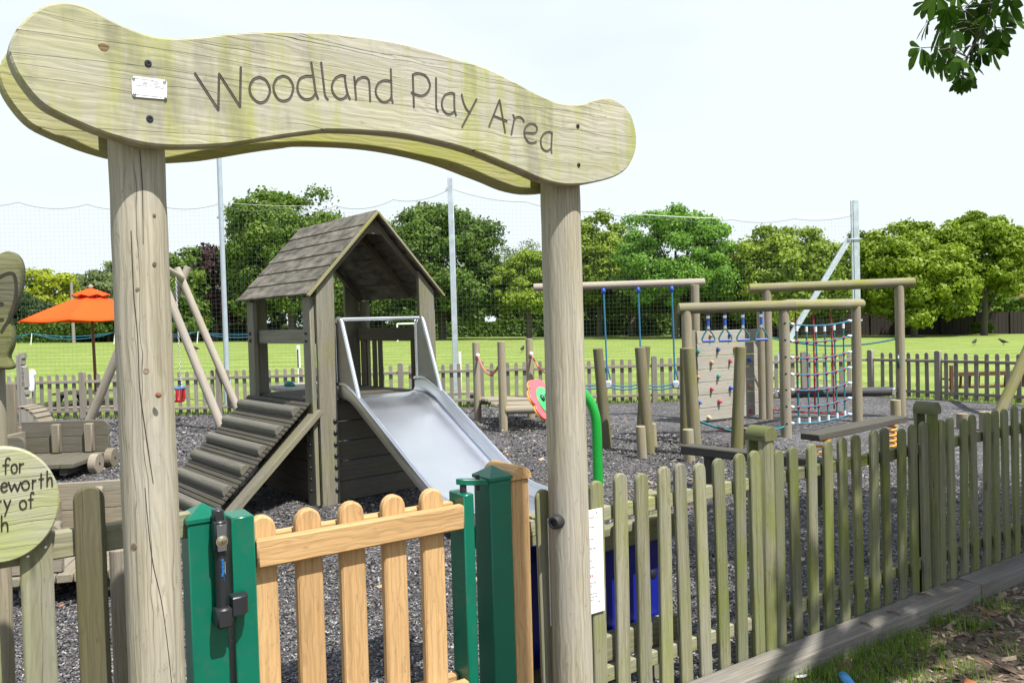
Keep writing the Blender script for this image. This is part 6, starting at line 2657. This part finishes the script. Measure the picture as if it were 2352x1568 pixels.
# goal frame and crows
gp0, gp1 = D(912, 744, 66), D(974, 742, 66)
g = fz(gp0.x, 66)
root = thing("football_goal", "small white goal frame far across the field, seen through the tower", "goal", ((gp0.x + gp1.x) / 2, 66, g))
for nm, p, e in (("goal_post", (gp0.x, 66, g), (gp0.x, 66, gp0.z)), ("goal_post", (gp1.x, 66, g), (gp1.x, 66, gp0.z)), ("crossbar", (gp0.x, 66, gp0.z), (gp1.x, 66, gp0.z))):
    b = MB()
    b.cyl(p, e, 0.07, 0.07, 10)
    b.build(nm, "white", root)
for px, py, d, hd, lab in ((2237, 777, 42, 0.6, "black crow standing on the field, left one of the far right pair"), (2306, 777, 42, 2.2, "black crow on the field nearest the right edge"), (434, 787, 46, 0.3, "left crow of the two by the swing legs on the far grass"), (451, 787, 46, 2.8, "right crow of the two by the swing legs on the far grass"), (1199, 789, 40, 1.2, "lone black crow on the grass just left of the right arch post")):
    p = D(px, py, d)
    p.z = fz(p.x, p.y)
    h = V((math.cos(hd), math.sin(hd), 0))
    sd = UP.cross(h)
    b = MB()
    spine = [(-0.26, 0.15, 0.012), (-0.15, 0.17, 0.035), (-0.06, 0.19, 0.07), (0.05, 0.21, 0.085), (0.13, 0.25, 0.06), (0.18, 0.30, 0.045), (0.22, 0.31, 0.045), (0.255, 0.305, 0.02), (0.30, 0.295, 0.006)]
    b.tube(smooth_path([p + h * x + UP * z for x, z, _ in spine], 2), [spine[min(i // 2, 8)][2] for i in range(17)], 8)
    for s_ in (-1, 1):
        b.tube([p + h * 0.02 + sd * (0.035 * s_) + UP * 0.16, p + h * 0.03 + sd * (0.04 * s_) + UP * 0.07, p + h * 0.01 + sd * (0.04 * s_), p + h * 0.06 + sd * (0.045 * s_)], 0.008, 5)
    o = b.build("crow", "crow", None, origin=p)
    tag(o, lab, "crow", "crows on the field")

# ================================================================== VEGETATION
LM = {
    "lime": leafmat("leaves_lime", (0.20, 0.25, 0.008), (0.40, 0.45, 0.02), 0.35),
    "mid": leafmat("leaves_mid", (0.06, 0.12, 0.014), (0.165, 0.25, 0.034), 0.32),
    "yg": leafmat("leaves_yellow_green", (0.115, 0.19, 0.012), (0.28, 0.37, 0.04), 0.34),
    "fresh": leafmat("leaves_fresh", (0.09, 0.21, 0.022), (0.21, 0.38, 0.05), 0.36),
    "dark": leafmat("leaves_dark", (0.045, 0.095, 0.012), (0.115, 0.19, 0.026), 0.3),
    "copper": leafmat("leaves_copper", (0.022, 0.012, 0.014), (0.065, 0.032, 0.034), 0.15),
    "olive": leafmat("leaves_olive", (0.09, 0.10, 0.028), (0.17, 0.17, 0.055), 0.3),
    "pale": leafmat("leaves_pale", (0.10, 0.15, 0.05), (0.21, 0.27, 0.10), 0.3),
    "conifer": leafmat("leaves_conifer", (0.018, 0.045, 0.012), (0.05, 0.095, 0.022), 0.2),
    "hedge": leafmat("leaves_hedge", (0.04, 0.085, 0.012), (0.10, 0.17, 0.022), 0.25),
    "chestnut": leafmat("leaves_chestnut", (0.018, 0.05, 0.006), (0.05, 0.105, 0.01), 0.34, 0.6, 0.06),
}


def unit(a):
    return a / np.linalg.norm(a, axis=-1, keepdims=True)


def leafquads(P, Nn, size, r, asp=0.6):
    n = len(P)
    t = unit(np.cross(Nn, unit(r.normal(size=(n, 3)))))
    bt = np.cross(Nn, t)
    s = size * r.uniform(0.55, 1.35, n)
    return P, t * s[:, None], bt * (s * asp)[:, None]


def crown(c, rad, nl, nleaf, size, seed, mat, lobe=0.34, spread=(0.5, 0.86), low=-0.75, upb=0.25):
    r = np.random.default_rng(seed)
    rad = np.array(rad, float)
    dl = unit(r.normal(size=(nl * 3, 3)))
    dl = dl[dl[:, 2] > low][:nl]
    zc_ = np.abs(dl[:, 2]).clip(0, 0.98)
    k_ = (1 - zc_ ** 2.5) ** (1 / 2.5) / np.sqrt(1 - zc_ ** 2).clip(0.2, 1)
    dl = dl * np.stack([k_, k_, np.ones(len(dl))], 1)
    nl = len(dl)
    lc = np.array(c)[None] + dl * rad[None] * r.uniform(*spread, nl)[:, None]
    lr = lobe * rad.mean() * r.uniform(0.6, 1.35, nl)
    w_ = lr ** 2 * (1.2 - 0.7 * dl[:, 1].clip(-1, 1))
    k = r.choice(nl, nleaf, p=w_ / w_.sum())
    d2 = unit(r.normal(size=(nleaf, 3)) + 0.75 * dl[k] + np.array([0, -0.3, upb])[None])
    P = lc[k] + d2 * (lr[k] * np.where(r.random(nleaf) < 0.12, r.uniform(1.0, 1.42, nleaf), r.uniform(0.42, 1.12, nleaf)))[:, None] * np.array([1.15, 1.15, 0.74])[None]
    Nn = unit(d2 + r.normal(size=(nleaf, 3)) * 0.55)
    lt = r.uniform(0, 0.55, nl)
    tint = np.clip(lt[k] + r.uniform(0, 0.5, nleaf), 0, 1)
    P, A, B = leafquads(P, Nn, size, r)
    return scatter_mesh("crown", mat, P, A, B, tint), lc, lr


def tree(name, label, px0, px1, ytop, d, mat, seed, nleaf=7000, size=0.27, group="trees along the far side of the field", crown_low=0.5, nl=46, lobe=0.34, trunk=0.28, tall=1.0, depth=0.9, bark="bark", cat="tree"):
    x0, x1 = D(px0, 700, d).x, D(px1, 700, d).x
    xc, rx = (x0 + x1) / 2, (x1 - x0) / 2
    g = fz(xc, d)
    H = D((px0 + px1) / 2, ytop, d).z - g
    root = thing(name, label, cat, (xc, d, g), group)
    zc0, zc1 = crown_low, H
    c = (xc, d, g + (zc0 + zc1) / 2)
    rad = (rx * 1.04, rx * depth, (zc1 - zc0) / 2 * 0.98)
    me, lc, lr = crown(c, rad, int(nl * 2.2), int(nleaf * 3.7), size * 0.46, seed, LM[mat], lobe * 0.68)
    me.vertices.foreach_get
    co_ = np.empty(len(me.vertices) * 3, np.float32)
    me.vertices.foreach_get("co", co_)
    co_ = co_.reshape(-1, 3) - np.array([xc, d, g], np.float32)
    me.vertices.foreach_set("co", co_.ravel())
    o = link("crown", me, root)
    rr = random.Random(seed)
    b = MB()
    tr_ = trunk
    pts_ = [V((xc, d, g - 0.1)), V((xc + rr.uniform(-.1, .1), d, g + 0.6)), V((xc + rr.uniform(-.25, .25), d, g + H * 0.3)), V((xc + rr.uniform(-.4, .4), d, g + H * 0.62))]
    b.tube(smooth_path(pts_, 4), [tr_ * 1.35, tr_ * 1.1, tr_, tr_, tr_ * .98, tr_ * .95, tr_ * .9, tr_ * .85, tr_ * .75, tr_ * .6, tr_ * .5, tr_ * .4, tr_ * .3], 10)
    for i in range(9):
        k = rr.randrange(len(lc))
        s = pts_[2].lerp(pts_[3], rr.uniform(-0.5, 0.9))
        e = V(lc[k])
        b.tube([s, s.lerp(e, 0.5) + V((0, 0, rr.uniform(0, 0.5))), e], [tr_ * 0.35, tr_ * 0.22, tr_ * 0.08], 6)
    b.build("trunk", bark, root, fix=False)
    return root


TREES = [
    ("lime_leaved_tree", "rounded bright lime-yellow tree behind the hedge, left of the orange parasol", 42, 182, 612, 84, "lime", 1, dict(nleaf=5200, trunk=0.2, lobe=0.30)),
    ("conifer_bush", "dark green conifer mass under the lime-yellow tree at the left", 0, 125, 672, 80, "conifer", 2, dict(nleaf=5000, crown_low=0.1, size=0.2, trunk=0.15)),
    ("pale_tree", "pale green tree right of the lime-yellow one, above the parasol", 148, 268, 618, 90, "pale", 3, dict(nleaf=4200, trunk=0.2)),
    ("blue_green_tree", "distant bluish-green tree mostly hidden by the left arch post", 225, 330, 586, 105, "pale", 4, dict(nleaf=3500, trunk=0.2)),
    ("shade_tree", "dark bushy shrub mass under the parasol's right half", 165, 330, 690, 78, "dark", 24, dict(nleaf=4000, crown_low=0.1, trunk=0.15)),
    ("broadleaf_tree", "dense green tree right of the left arch post, behind the swing frame", 325, 472, 543, 73, "mid", 5, dict(nleaf=9000, crown_low=-0.8)),
    ("copper_beech", "purple-brown copper beech behind the slim grey pole", 438, 548, 555, 76, "copper", 6, dict(nleaf=7500, size=0.24)),
    ("broadleaf_tree", "very tall full green tree rising above the tower roof's left slope", 532, 812, 402, 74, "mid", 7, dict(nleaf=17000, nl=95, lobe=0.27, trunk=0.4, crown_low=-1.2)),
    ("dark_tree", "dark green tree filling behind the tower's gable opening", 700, 905, 585, 80, "dark", 8, dict(nleaf=7000)),
    ("broadleaf_tree", "green tree peeping over the roof ridge between the tall tree and the dome", 795, 960, 486, 82, "mid", 9, dict(nleaf=6500)),
    ("broadleaf_tree", "broad dark-green dome-shaped tree behind the galvanised net post", 868, 1160, 458, 72, "dark", 10, dict(nleaf=17000, nl=95, lobe=0.27, trunk=0.38, crown_low=-1.2)),
    ("far_tree", "hazy distant treetop between the broad dome and the right arch post", 1120, 1260, 549, 120, "pale", 11, dict(nleaf=3500)),
    ("rounded_tree", "neat rounded yellow-green tree immediately left of the right arch post", 1128, 1300, 558, 70, "yg", 12, dict(nleaf=8500, size=0.2, nl=60, lobe=0.26)),
    ("broadleaf_tree", "yellow-green domed tree immediately right of the right arch post", 1290, 1462, 473, 76, "yg", 13, dict(nleaf=8000, nl=60, lobe=0.28)),
    ("feathery_tree", "fresh green feathery-topped tree right of the domed one", 1412, 1690, 452, 67, "fresh", 14, dict(nleaf=13500, size=0.21, nl=95, lobe=0.22, trunk=0.3)),
    ("olive_tree", "low olive-brown tree between the feathery tree and the wide yellow one", 1540, 1740, 575, 70, "olive", 15, dict(nleaf=6500)),
    ("broadleaf_tree", "wide yellow-green tree left of the braced net post", 1672, 1950, 514, 66, "yg", 16, dict(nleaf=14500, nl=90, lobe=0.26, crown_low=-0.6)),
    ("dark_tree", "dark narrow tree peeping out right beside the braced net post", 1930, 2040, 518, 88, "dark", 17, dict(nleaf=4200)),
    ("broadleaf_tree", "wide yellow-green tree between the braced net post and the right-hand big tree", 1976, 2225, 492, 64, "yg", 18, dict(nleaf=14500, nl=90, lobe=0.26, crown_low=-0.6)),
    ("broadleaf_tree", "yellow-green tree at the right edge of the picture, tallest on that side", 2168, 2350, 480, 66, "yg", 19, dict(nleaf=13000, nl=80, lobe=0.27, crown_low=2.0)),
    ("dark_tree", "small dark tree below the swing leg's top at the right edge", 2320, 2500, 540, 74, "mid", 20, dict(nleaf=6000, crown_low=4.6)),
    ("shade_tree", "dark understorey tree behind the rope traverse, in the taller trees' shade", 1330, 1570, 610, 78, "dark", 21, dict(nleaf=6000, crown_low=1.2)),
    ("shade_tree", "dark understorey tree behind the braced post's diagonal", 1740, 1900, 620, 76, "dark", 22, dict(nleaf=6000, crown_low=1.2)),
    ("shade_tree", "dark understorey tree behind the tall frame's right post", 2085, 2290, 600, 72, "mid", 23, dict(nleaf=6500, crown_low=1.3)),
]
for i, (p0, p1, yt, lab) in enumerate(((590, 800, 668, "dark thicket behind the tower's left posts"), (770, 960, 650, "dark thicket seen through the tower's gable opening"), (930, 1130, 655, "dark thicket behind the galvanised net post's foot"), (1100, 1290, 648, "dark thicket left of the right arch post, under the rounded tree"), (1290, 1450, 650, "dark thicket just right of the right arch post"), (1430, 1640, 640, "dark thicket behind the blue hanging ropes"), (1600, 1800, 645, "dark thicket behind the climbing wall"), (1770, 1960, 640, "dark thicket behind the cargo net"), (1930, 2130, 672, "dark thicket right of the braced net post"), (2090, 2310, 650, "dark thicket between the tall gantry and the right edge"), (330, 600, 668, "dark thicket behind the log swing set"))):
    TREES.append(("thicket", lab, p0, p1, yt - 38, 86, ("dark", "mid", "olive", "dark")[i % 4], 60 + i, dict(nleaf=3600, crown_low=-0.6, size=0.34, trunk=0.12, nl=34, cat="thicket", group="thickets under the far trees", depth=0.4)))
for nm, lab, p0, p1, yt, d, mt, sd_, kw in TREES:
    tree(nm, lab, p0, p1, yt, d, mt, sd_, **kw)


def hedge(name, label, px0, px1, d, h, thick, mat, seed, size=0.13, n=6000):
    x0, x1 = D(px0, 760, d).x, D(px1, 760, d).x
    g = min(fz(x0, d), fz(x1, d))
    r = np.random.default_rng(seed)
    L = x1 - x0
    face = r.choice(3, n, p=[0.62, 0.33, 0.05])
    P = np.zeros((n, 3))
    Nn = np.zeros((n, 3))
    u, v = r.random(n), r.random(n)
    jit = r.normal(0, 0.07, (n, 3))
    hh = h * (1 + 0.05 * np.sin(u * L * 1.3 + seed) + 0.04 * np.sin(u * L * 3.1))
    P[:, 0] = x0 + u * L
    P[:, 1] = np.where(face == 1, d + v * thick, d)
    P[:, 2] = g + np.where(face == 1, hh, v * hh)
    Nn[face == 1] = (0, 0, 1)
    Nn[face != 1] = (0, -1, 0)
    P += jit
    Nn = unit(Nn + r.normal(size=(n, 3)) * 0.6)
    P, A, B = leafquads(P, Nn, size, r, 0.7)
    root = thing(name, label, "hedge", (x0 + L / 2, d, g), "hedges at the field's edge")
    me = scatter_mesh("foliage", LM[mat], P - np.array([x0 + L / 2, d, g]), A, B, r.random(n))
    link("foliage", me, root)
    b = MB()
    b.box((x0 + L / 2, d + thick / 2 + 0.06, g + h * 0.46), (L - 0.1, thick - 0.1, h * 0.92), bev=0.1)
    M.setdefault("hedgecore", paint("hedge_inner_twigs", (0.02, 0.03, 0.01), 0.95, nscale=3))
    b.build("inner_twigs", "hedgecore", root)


hedge("hedge", "clipped green hedge behind the orange parasol, at the left edge of the field", -60, 158, 76, 1.75, 1.5, "hedge", 31, 0.12, 7500)
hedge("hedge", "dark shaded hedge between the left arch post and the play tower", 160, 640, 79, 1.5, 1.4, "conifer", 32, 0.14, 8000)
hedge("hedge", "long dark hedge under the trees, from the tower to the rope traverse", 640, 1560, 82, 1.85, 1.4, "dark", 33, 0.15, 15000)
hedge("hedge", "sunny hedge in front of the white house at the right edge", 2290, 2480, 84, 3.3, 2.0, "hedge", 34, 0.2, 4000)
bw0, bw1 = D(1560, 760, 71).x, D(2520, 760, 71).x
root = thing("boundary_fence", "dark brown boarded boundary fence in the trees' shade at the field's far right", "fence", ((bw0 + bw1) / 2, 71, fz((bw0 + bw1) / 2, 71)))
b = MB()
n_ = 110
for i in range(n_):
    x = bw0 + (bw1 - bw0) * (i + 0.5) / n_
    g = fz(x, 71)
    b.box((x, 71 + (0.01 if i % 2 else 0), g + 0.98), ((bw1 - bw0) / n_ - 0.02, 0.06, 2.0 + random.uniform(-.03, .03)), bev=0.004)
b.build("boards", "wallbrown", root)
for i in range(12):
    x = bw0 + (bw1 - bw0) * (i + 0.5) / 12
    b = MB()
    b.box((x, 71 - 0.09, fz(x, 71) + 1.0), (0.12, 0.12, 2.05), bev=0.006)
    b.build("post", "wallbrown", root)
# round bush in front of it
tree("bush", "round leafy bush against the brown boundary fence at the far right", 2228, 2280, 738, 68, "mid", 41, nleaf=1600, size=0.12, crown_low=0.05, nl=22, trunk=0.05, group="shrubs", cat="bush")

# houses behind the trees
def house(label, x0, x1, d, g, eave, ridge, wall, roof, wins):
    root = thing("house", label, "house", ((x0 + x1) / 2, d + 4, g), "houses beyond the field")
    b = MB()
    b.box(((x0 + x1) / 2, d + 4, (g + eave) / 2), (x1 - x0, 8, eave - g), bev=0.02)
    wl_ = b.build("wall", wall, root)
    b = MB()
    o = 0.45
    ym = d + 4
    xi = 2.2
    vs_ = [(x0 - o, d - o, eave - 0.1), (x1 + o, d - o, eave - 0.1), (x1 + o, d + 8 + o, eave - 0.1), (x0 - o, d + 8 + o, eave - 0.1), (x0 + xi, ym, ridge), (x1 - xi, ym, ridge)]
    vs2 = [(x, y, z + 0.12) if i < 4 else (x, y, z) for i, (x, y, z) in enumerate(vs_)]
    b.add(vs_[:4] + vs2, [(3, 2, 1, 0), (0, 1, 5, 4), (1, 2, 6, 5), (2, 3, 7, 6), (3, 0, 4, 7), (4, 5, 9, 8), (5, 6, 9), (6, 7, 8, 9), (7, 4, 8)])
    rf_ = b.build("roof", roof, root)
    b = MB()
    b.box((x0 + (x1 - x0) * 0.7, ym, ridge + 0.4), (0.7, 0.7, 1.6), bev=0.02)
    b.build("chimney", "brickhouse", rf_)
    for wx, wz_, ww, wh in wins:
        b = MB()
        b.box((x0 + wx, d - 0.02, g + wz_), (ww, 0.12, wh), bev=0.02)
        f_ = b.build("window", "white", root)
        b = MB()
        b.box((x0 + wx, d - 0.085, g + wz_), (ww - 0.2, 0.03, wh - 0.2), bev=0.005)
        b.build("pane", "pane", f_)
    return root


hx = D(2322, 700, 100).x
house("white rendered house with red-brown hipped roof at the right edge, above the hedge", hx, hx + 12, 100, fz(60, 100), D(2330, 680, 100).z, D(2330, 655, 104).z + 1.4, "housewall", "tiles", [(2.5, 3.0, 1.4, 1.2), (6, 3.0, 1.6, 1.2)])
hx = D(1968, 700, 104).x
house("pale house with sandy tiled roof glimpsed through the trees behind the braced net post", hx, hx + 8.5, 104, fz(45, 104), D(2010, 692, 104).z, D(2010, 658, 108).z, "housewall", "tiles_tan", [(2, 1.6, 1.2, 1.3), (5.2, 1.6, 1.6, 1.3)])
house("brick house with pale gable glimpsed under the trees left of the braced post", D(1480, 700, 112).x, D(1570, 700, 112).x, 112, fz(20, 112), D(1520, 700, 112).z, D(1520, 676, 116).z, "housewall", "tiles", [(1.6, 1.5, 1.1, 1.2), (4, 1.5, 1.1, 1.2)])
house("brick house glimpsed through the play tower's gable, under the trees", D(930, 700, 112).x, D(1100, 700, 112).x, 112, fz(-12, 112), D(1000, 700, 112).z, D(1000, 660, 116).z, "brickhouse", "tiles", [(2, 1.6, 1.2, 1.3), (5.5, 1.6, 1.2, 1.3)])

# telegraph pole near the parasol
p = D(166, 700, 74)
b = MB()
b.cyl((p.x, p.y, fz(p.x, 74) - 0.1), (p.x, p.y, D(158, 648, 74).z), 0.16, 0.12, 12)
o = b.build("timber_pole", "backfence", None, origin=(p.x, p.y, fz(p.x, 74)))
tag(o, "short grey timber pole standing above the hedge left of the parasol's top", "pole")

# ================================================================== HORSE CHESTNUT OVER THE PATH
ct = thing("chestnut_tree", "horse chestnut overhanging the path, its drooping leaf sprays showing at the top right", "tree", tuple(GR + V((0.695, -0.72, 0)) * 2.65))
rr = np.random.default_rng(77)


def palmate(hubs, dirs, lens, r, wdt=0.30, fold=0.25, nlf=(5, 7)):
    vs_, fs, tn = [], [], []
    for h, d, L in zip(hubs, dirs, lens):
        d = d / np.linalg.norm(d)
        side = np.cross(d, r.normal(size=3))
        side /= np.linalg.norm(side)
        nrm = np.cross(d, side)
        k = r.integers(nlf[0], nlf[1] + 1)
        base = r.random() * 0.6
        for j in range(k):
            a = (j - (k - 1) / 2) * R_(300 / k) * 0.82
            ax = d * math.cos(a) + side * math.sin(a) + nrm * r.normal(0, 0.18)
            ax = ax + np.array([0, 0, -0.28])
            ax /= np.linalg.norm(ax)
            ll = L * (1 - 0.45 * abs(a) / math.pi) * r.uniform(0.85, 1.1)
            wv_ = np.cross(ax, nrm)
            wv_ /= np.linalg.norm(wv_)
            up = np.cross(wv_, ax)
            o = len(vs_)
            droop = np.array([0, 0, -1.0])
            for t, ww in ((0.06, 0.03), (0.35, 0.55), (0.68, 1.0), (0.86, 0.72), (1.0, 0.04)):
                c = h + ax * (ll * t) + droop * (ll * 0.16 * t * t)
                hw = wdt * ll * 0.5 * ww
                vs_ += [c - wv_ * hw + up * (hw * fold), c, c + wv_ * hw + up * (hw * fold)]
                tn += [min(1, base + r.random() * 0.25)] * 3
            for i in range(4):
                q = o + i * 3
                fs += [(q, q + 1, q + 4, q + 3), (q + 1, q + 2, q + 5, q + 4)]
    return np.array(vs_), np.array(fs), np.array(tn)


# drooping spray in view
hub_px = [(1700, 150), (1720, 395), (1890, 370), (1965, 415), (1945, 525), (2110, 92), (2195, 190), (1830, 60), (1950, 60), (2040, 265), (1770, 340), (1880, 205), (2130, 330), (2180, 265), (1655, 325), (1690, 10), (2240, 15), (2000, 300), (1905, 490), (1800, 420), (2060, 335), (1790, 195), (2150, 150), (2250, 70), (2050, 40), (1760, -40), (1900, -30), (2020, -60), (2140, -50), (2230, -90), (1830, 140), (1990, 150), (1930, 110), (2090, 200), (2080, 10), (1860, -90), (1980, -120), (1850, 300), (2170, 40)]
hubs, dirs, lens = [], [], []
for x, y in hub_px:
    p = D(1552.3 + 0.34 * x, 0.34 * y, 4.0 + rr.uniform(-0.25, 0.3))
    hubs.append(np.array(p))
    dirs.append(np.array([rr.normal(-0.1, 0.35), rr.normal(-0.25, 0.3), -1.0]))
    lens.append(rr.uniform(0.085, 0.135))
vs_, fs, tn = palmate(hubs, dirs, lens, rr, 0.39)
rl0 = np.array(rootloc(ct))
link("hanging_leaves", raw_mesh("hanging_leaves", LM["chestnut"], vs_ - rl0, fs, tn), ct)
b = MB()
spine_px = [(2290, -260, 4.0), (2200, -120, 4.0), (2150, 20, 4.0), (2090, 180, 4.0), (2030, 280, 4.0), (1950, 420, 4.0), (1935, 520, 4.0)]
sp_pts = [D(1552.3 + 0.34 * x, 0.34 * y, d) for x, y, d in spine_px]
up_pts = [V((4.6, 2.2, 5.4)), V((4.0, 2.9, 5.1)), V((3.3, 3.5, 4.6))]
sp = smooth_path(up_pts + sp_pts, 4)
b.tube(sp, [0.045 * max(0.0, 1 - i / 13) + 0.0075 * (1 - i / len(sp)) + 0.0025 for i in range(len(sp))], 7)
for h in hubs:
    hv = V(h)
    k = min(range(len(sp)), key=lambda i: (sp[i] - hv).length + (0.25 if sp[i].z < hv.z else 0))
    b.tube([sp[k], sp[k].lerp(hv, 0.5) + V((0, 0, 0.03)), hv], 0.0022, 5)
b.build("hanging_branch", "bark", ct, fix=False)
# straight trunk close to the camera's right; it shades the hinge post. Crown leans away to the right
n_ = 5000
cc, rad = np.array([5.8, 2.95, 5.7]), np.array([2.75, 2.05, 1.7])
dl = unit(rr.normal(size=(90, 3)))
lc = cc + dl * rad * rr.uniform(0.3, 0.88, 90)[:, None]
k = rr.choice(90, n_)
d2 = unit(rr.normal(size=(n_, 3)))
hubs = lc[k] + d2 * rr.uniform(0.15, 0.7, n_)[:, None]
dirs = d2 * 0.6 + np.array([0, 0, -0.7]) + rr.normal(0, 0.3, (n_, 3))
vs_, fs, tn = palmate(hubs, dirs, rr.uniform(0.14, 0.21, n_), rr, 0.36)
link("crown", raw_mesh("crown", LM["chestnut"], vs_ - rl0, fs, tn), ct)
b = MB()
tb0 = GR + V((0.695, -0.72, 0)) * 2.65
tk = [tb0 + UP * z for z in (-0.1, 0.5, 1.2, 2.4, 3.6, 4.8, 5.9)]
b.tube(smooth_path(tk, 4), [0.19, 0.17, 0.15, 0.14] + [0.13 - 0.03 * i / 21 for i in range(21)], 16)
fork = [tk[4], tk[4] + V((0.9, 0.3, 0.7)), tk[4] + V((2.0, 0.8, 1.3)), V((cc[0], cc[1], 5.6))]
fk = smooth_path(fork, 5)
b.tube(fk, [0.11 - 0.06 * i / len(fk) for i in range(len(fk))], 10)
for i in range(18):
    e = V(lc[i * 5])
    s = fk[3 + (i * 12) // 18]
    b.tube([s, s.lerp(e, 0.5) + V((0, 0, 0.2)), e], [0.05, 0.03, 0.01], 7)
b.build("trunk", "bark", ct, fix=False)
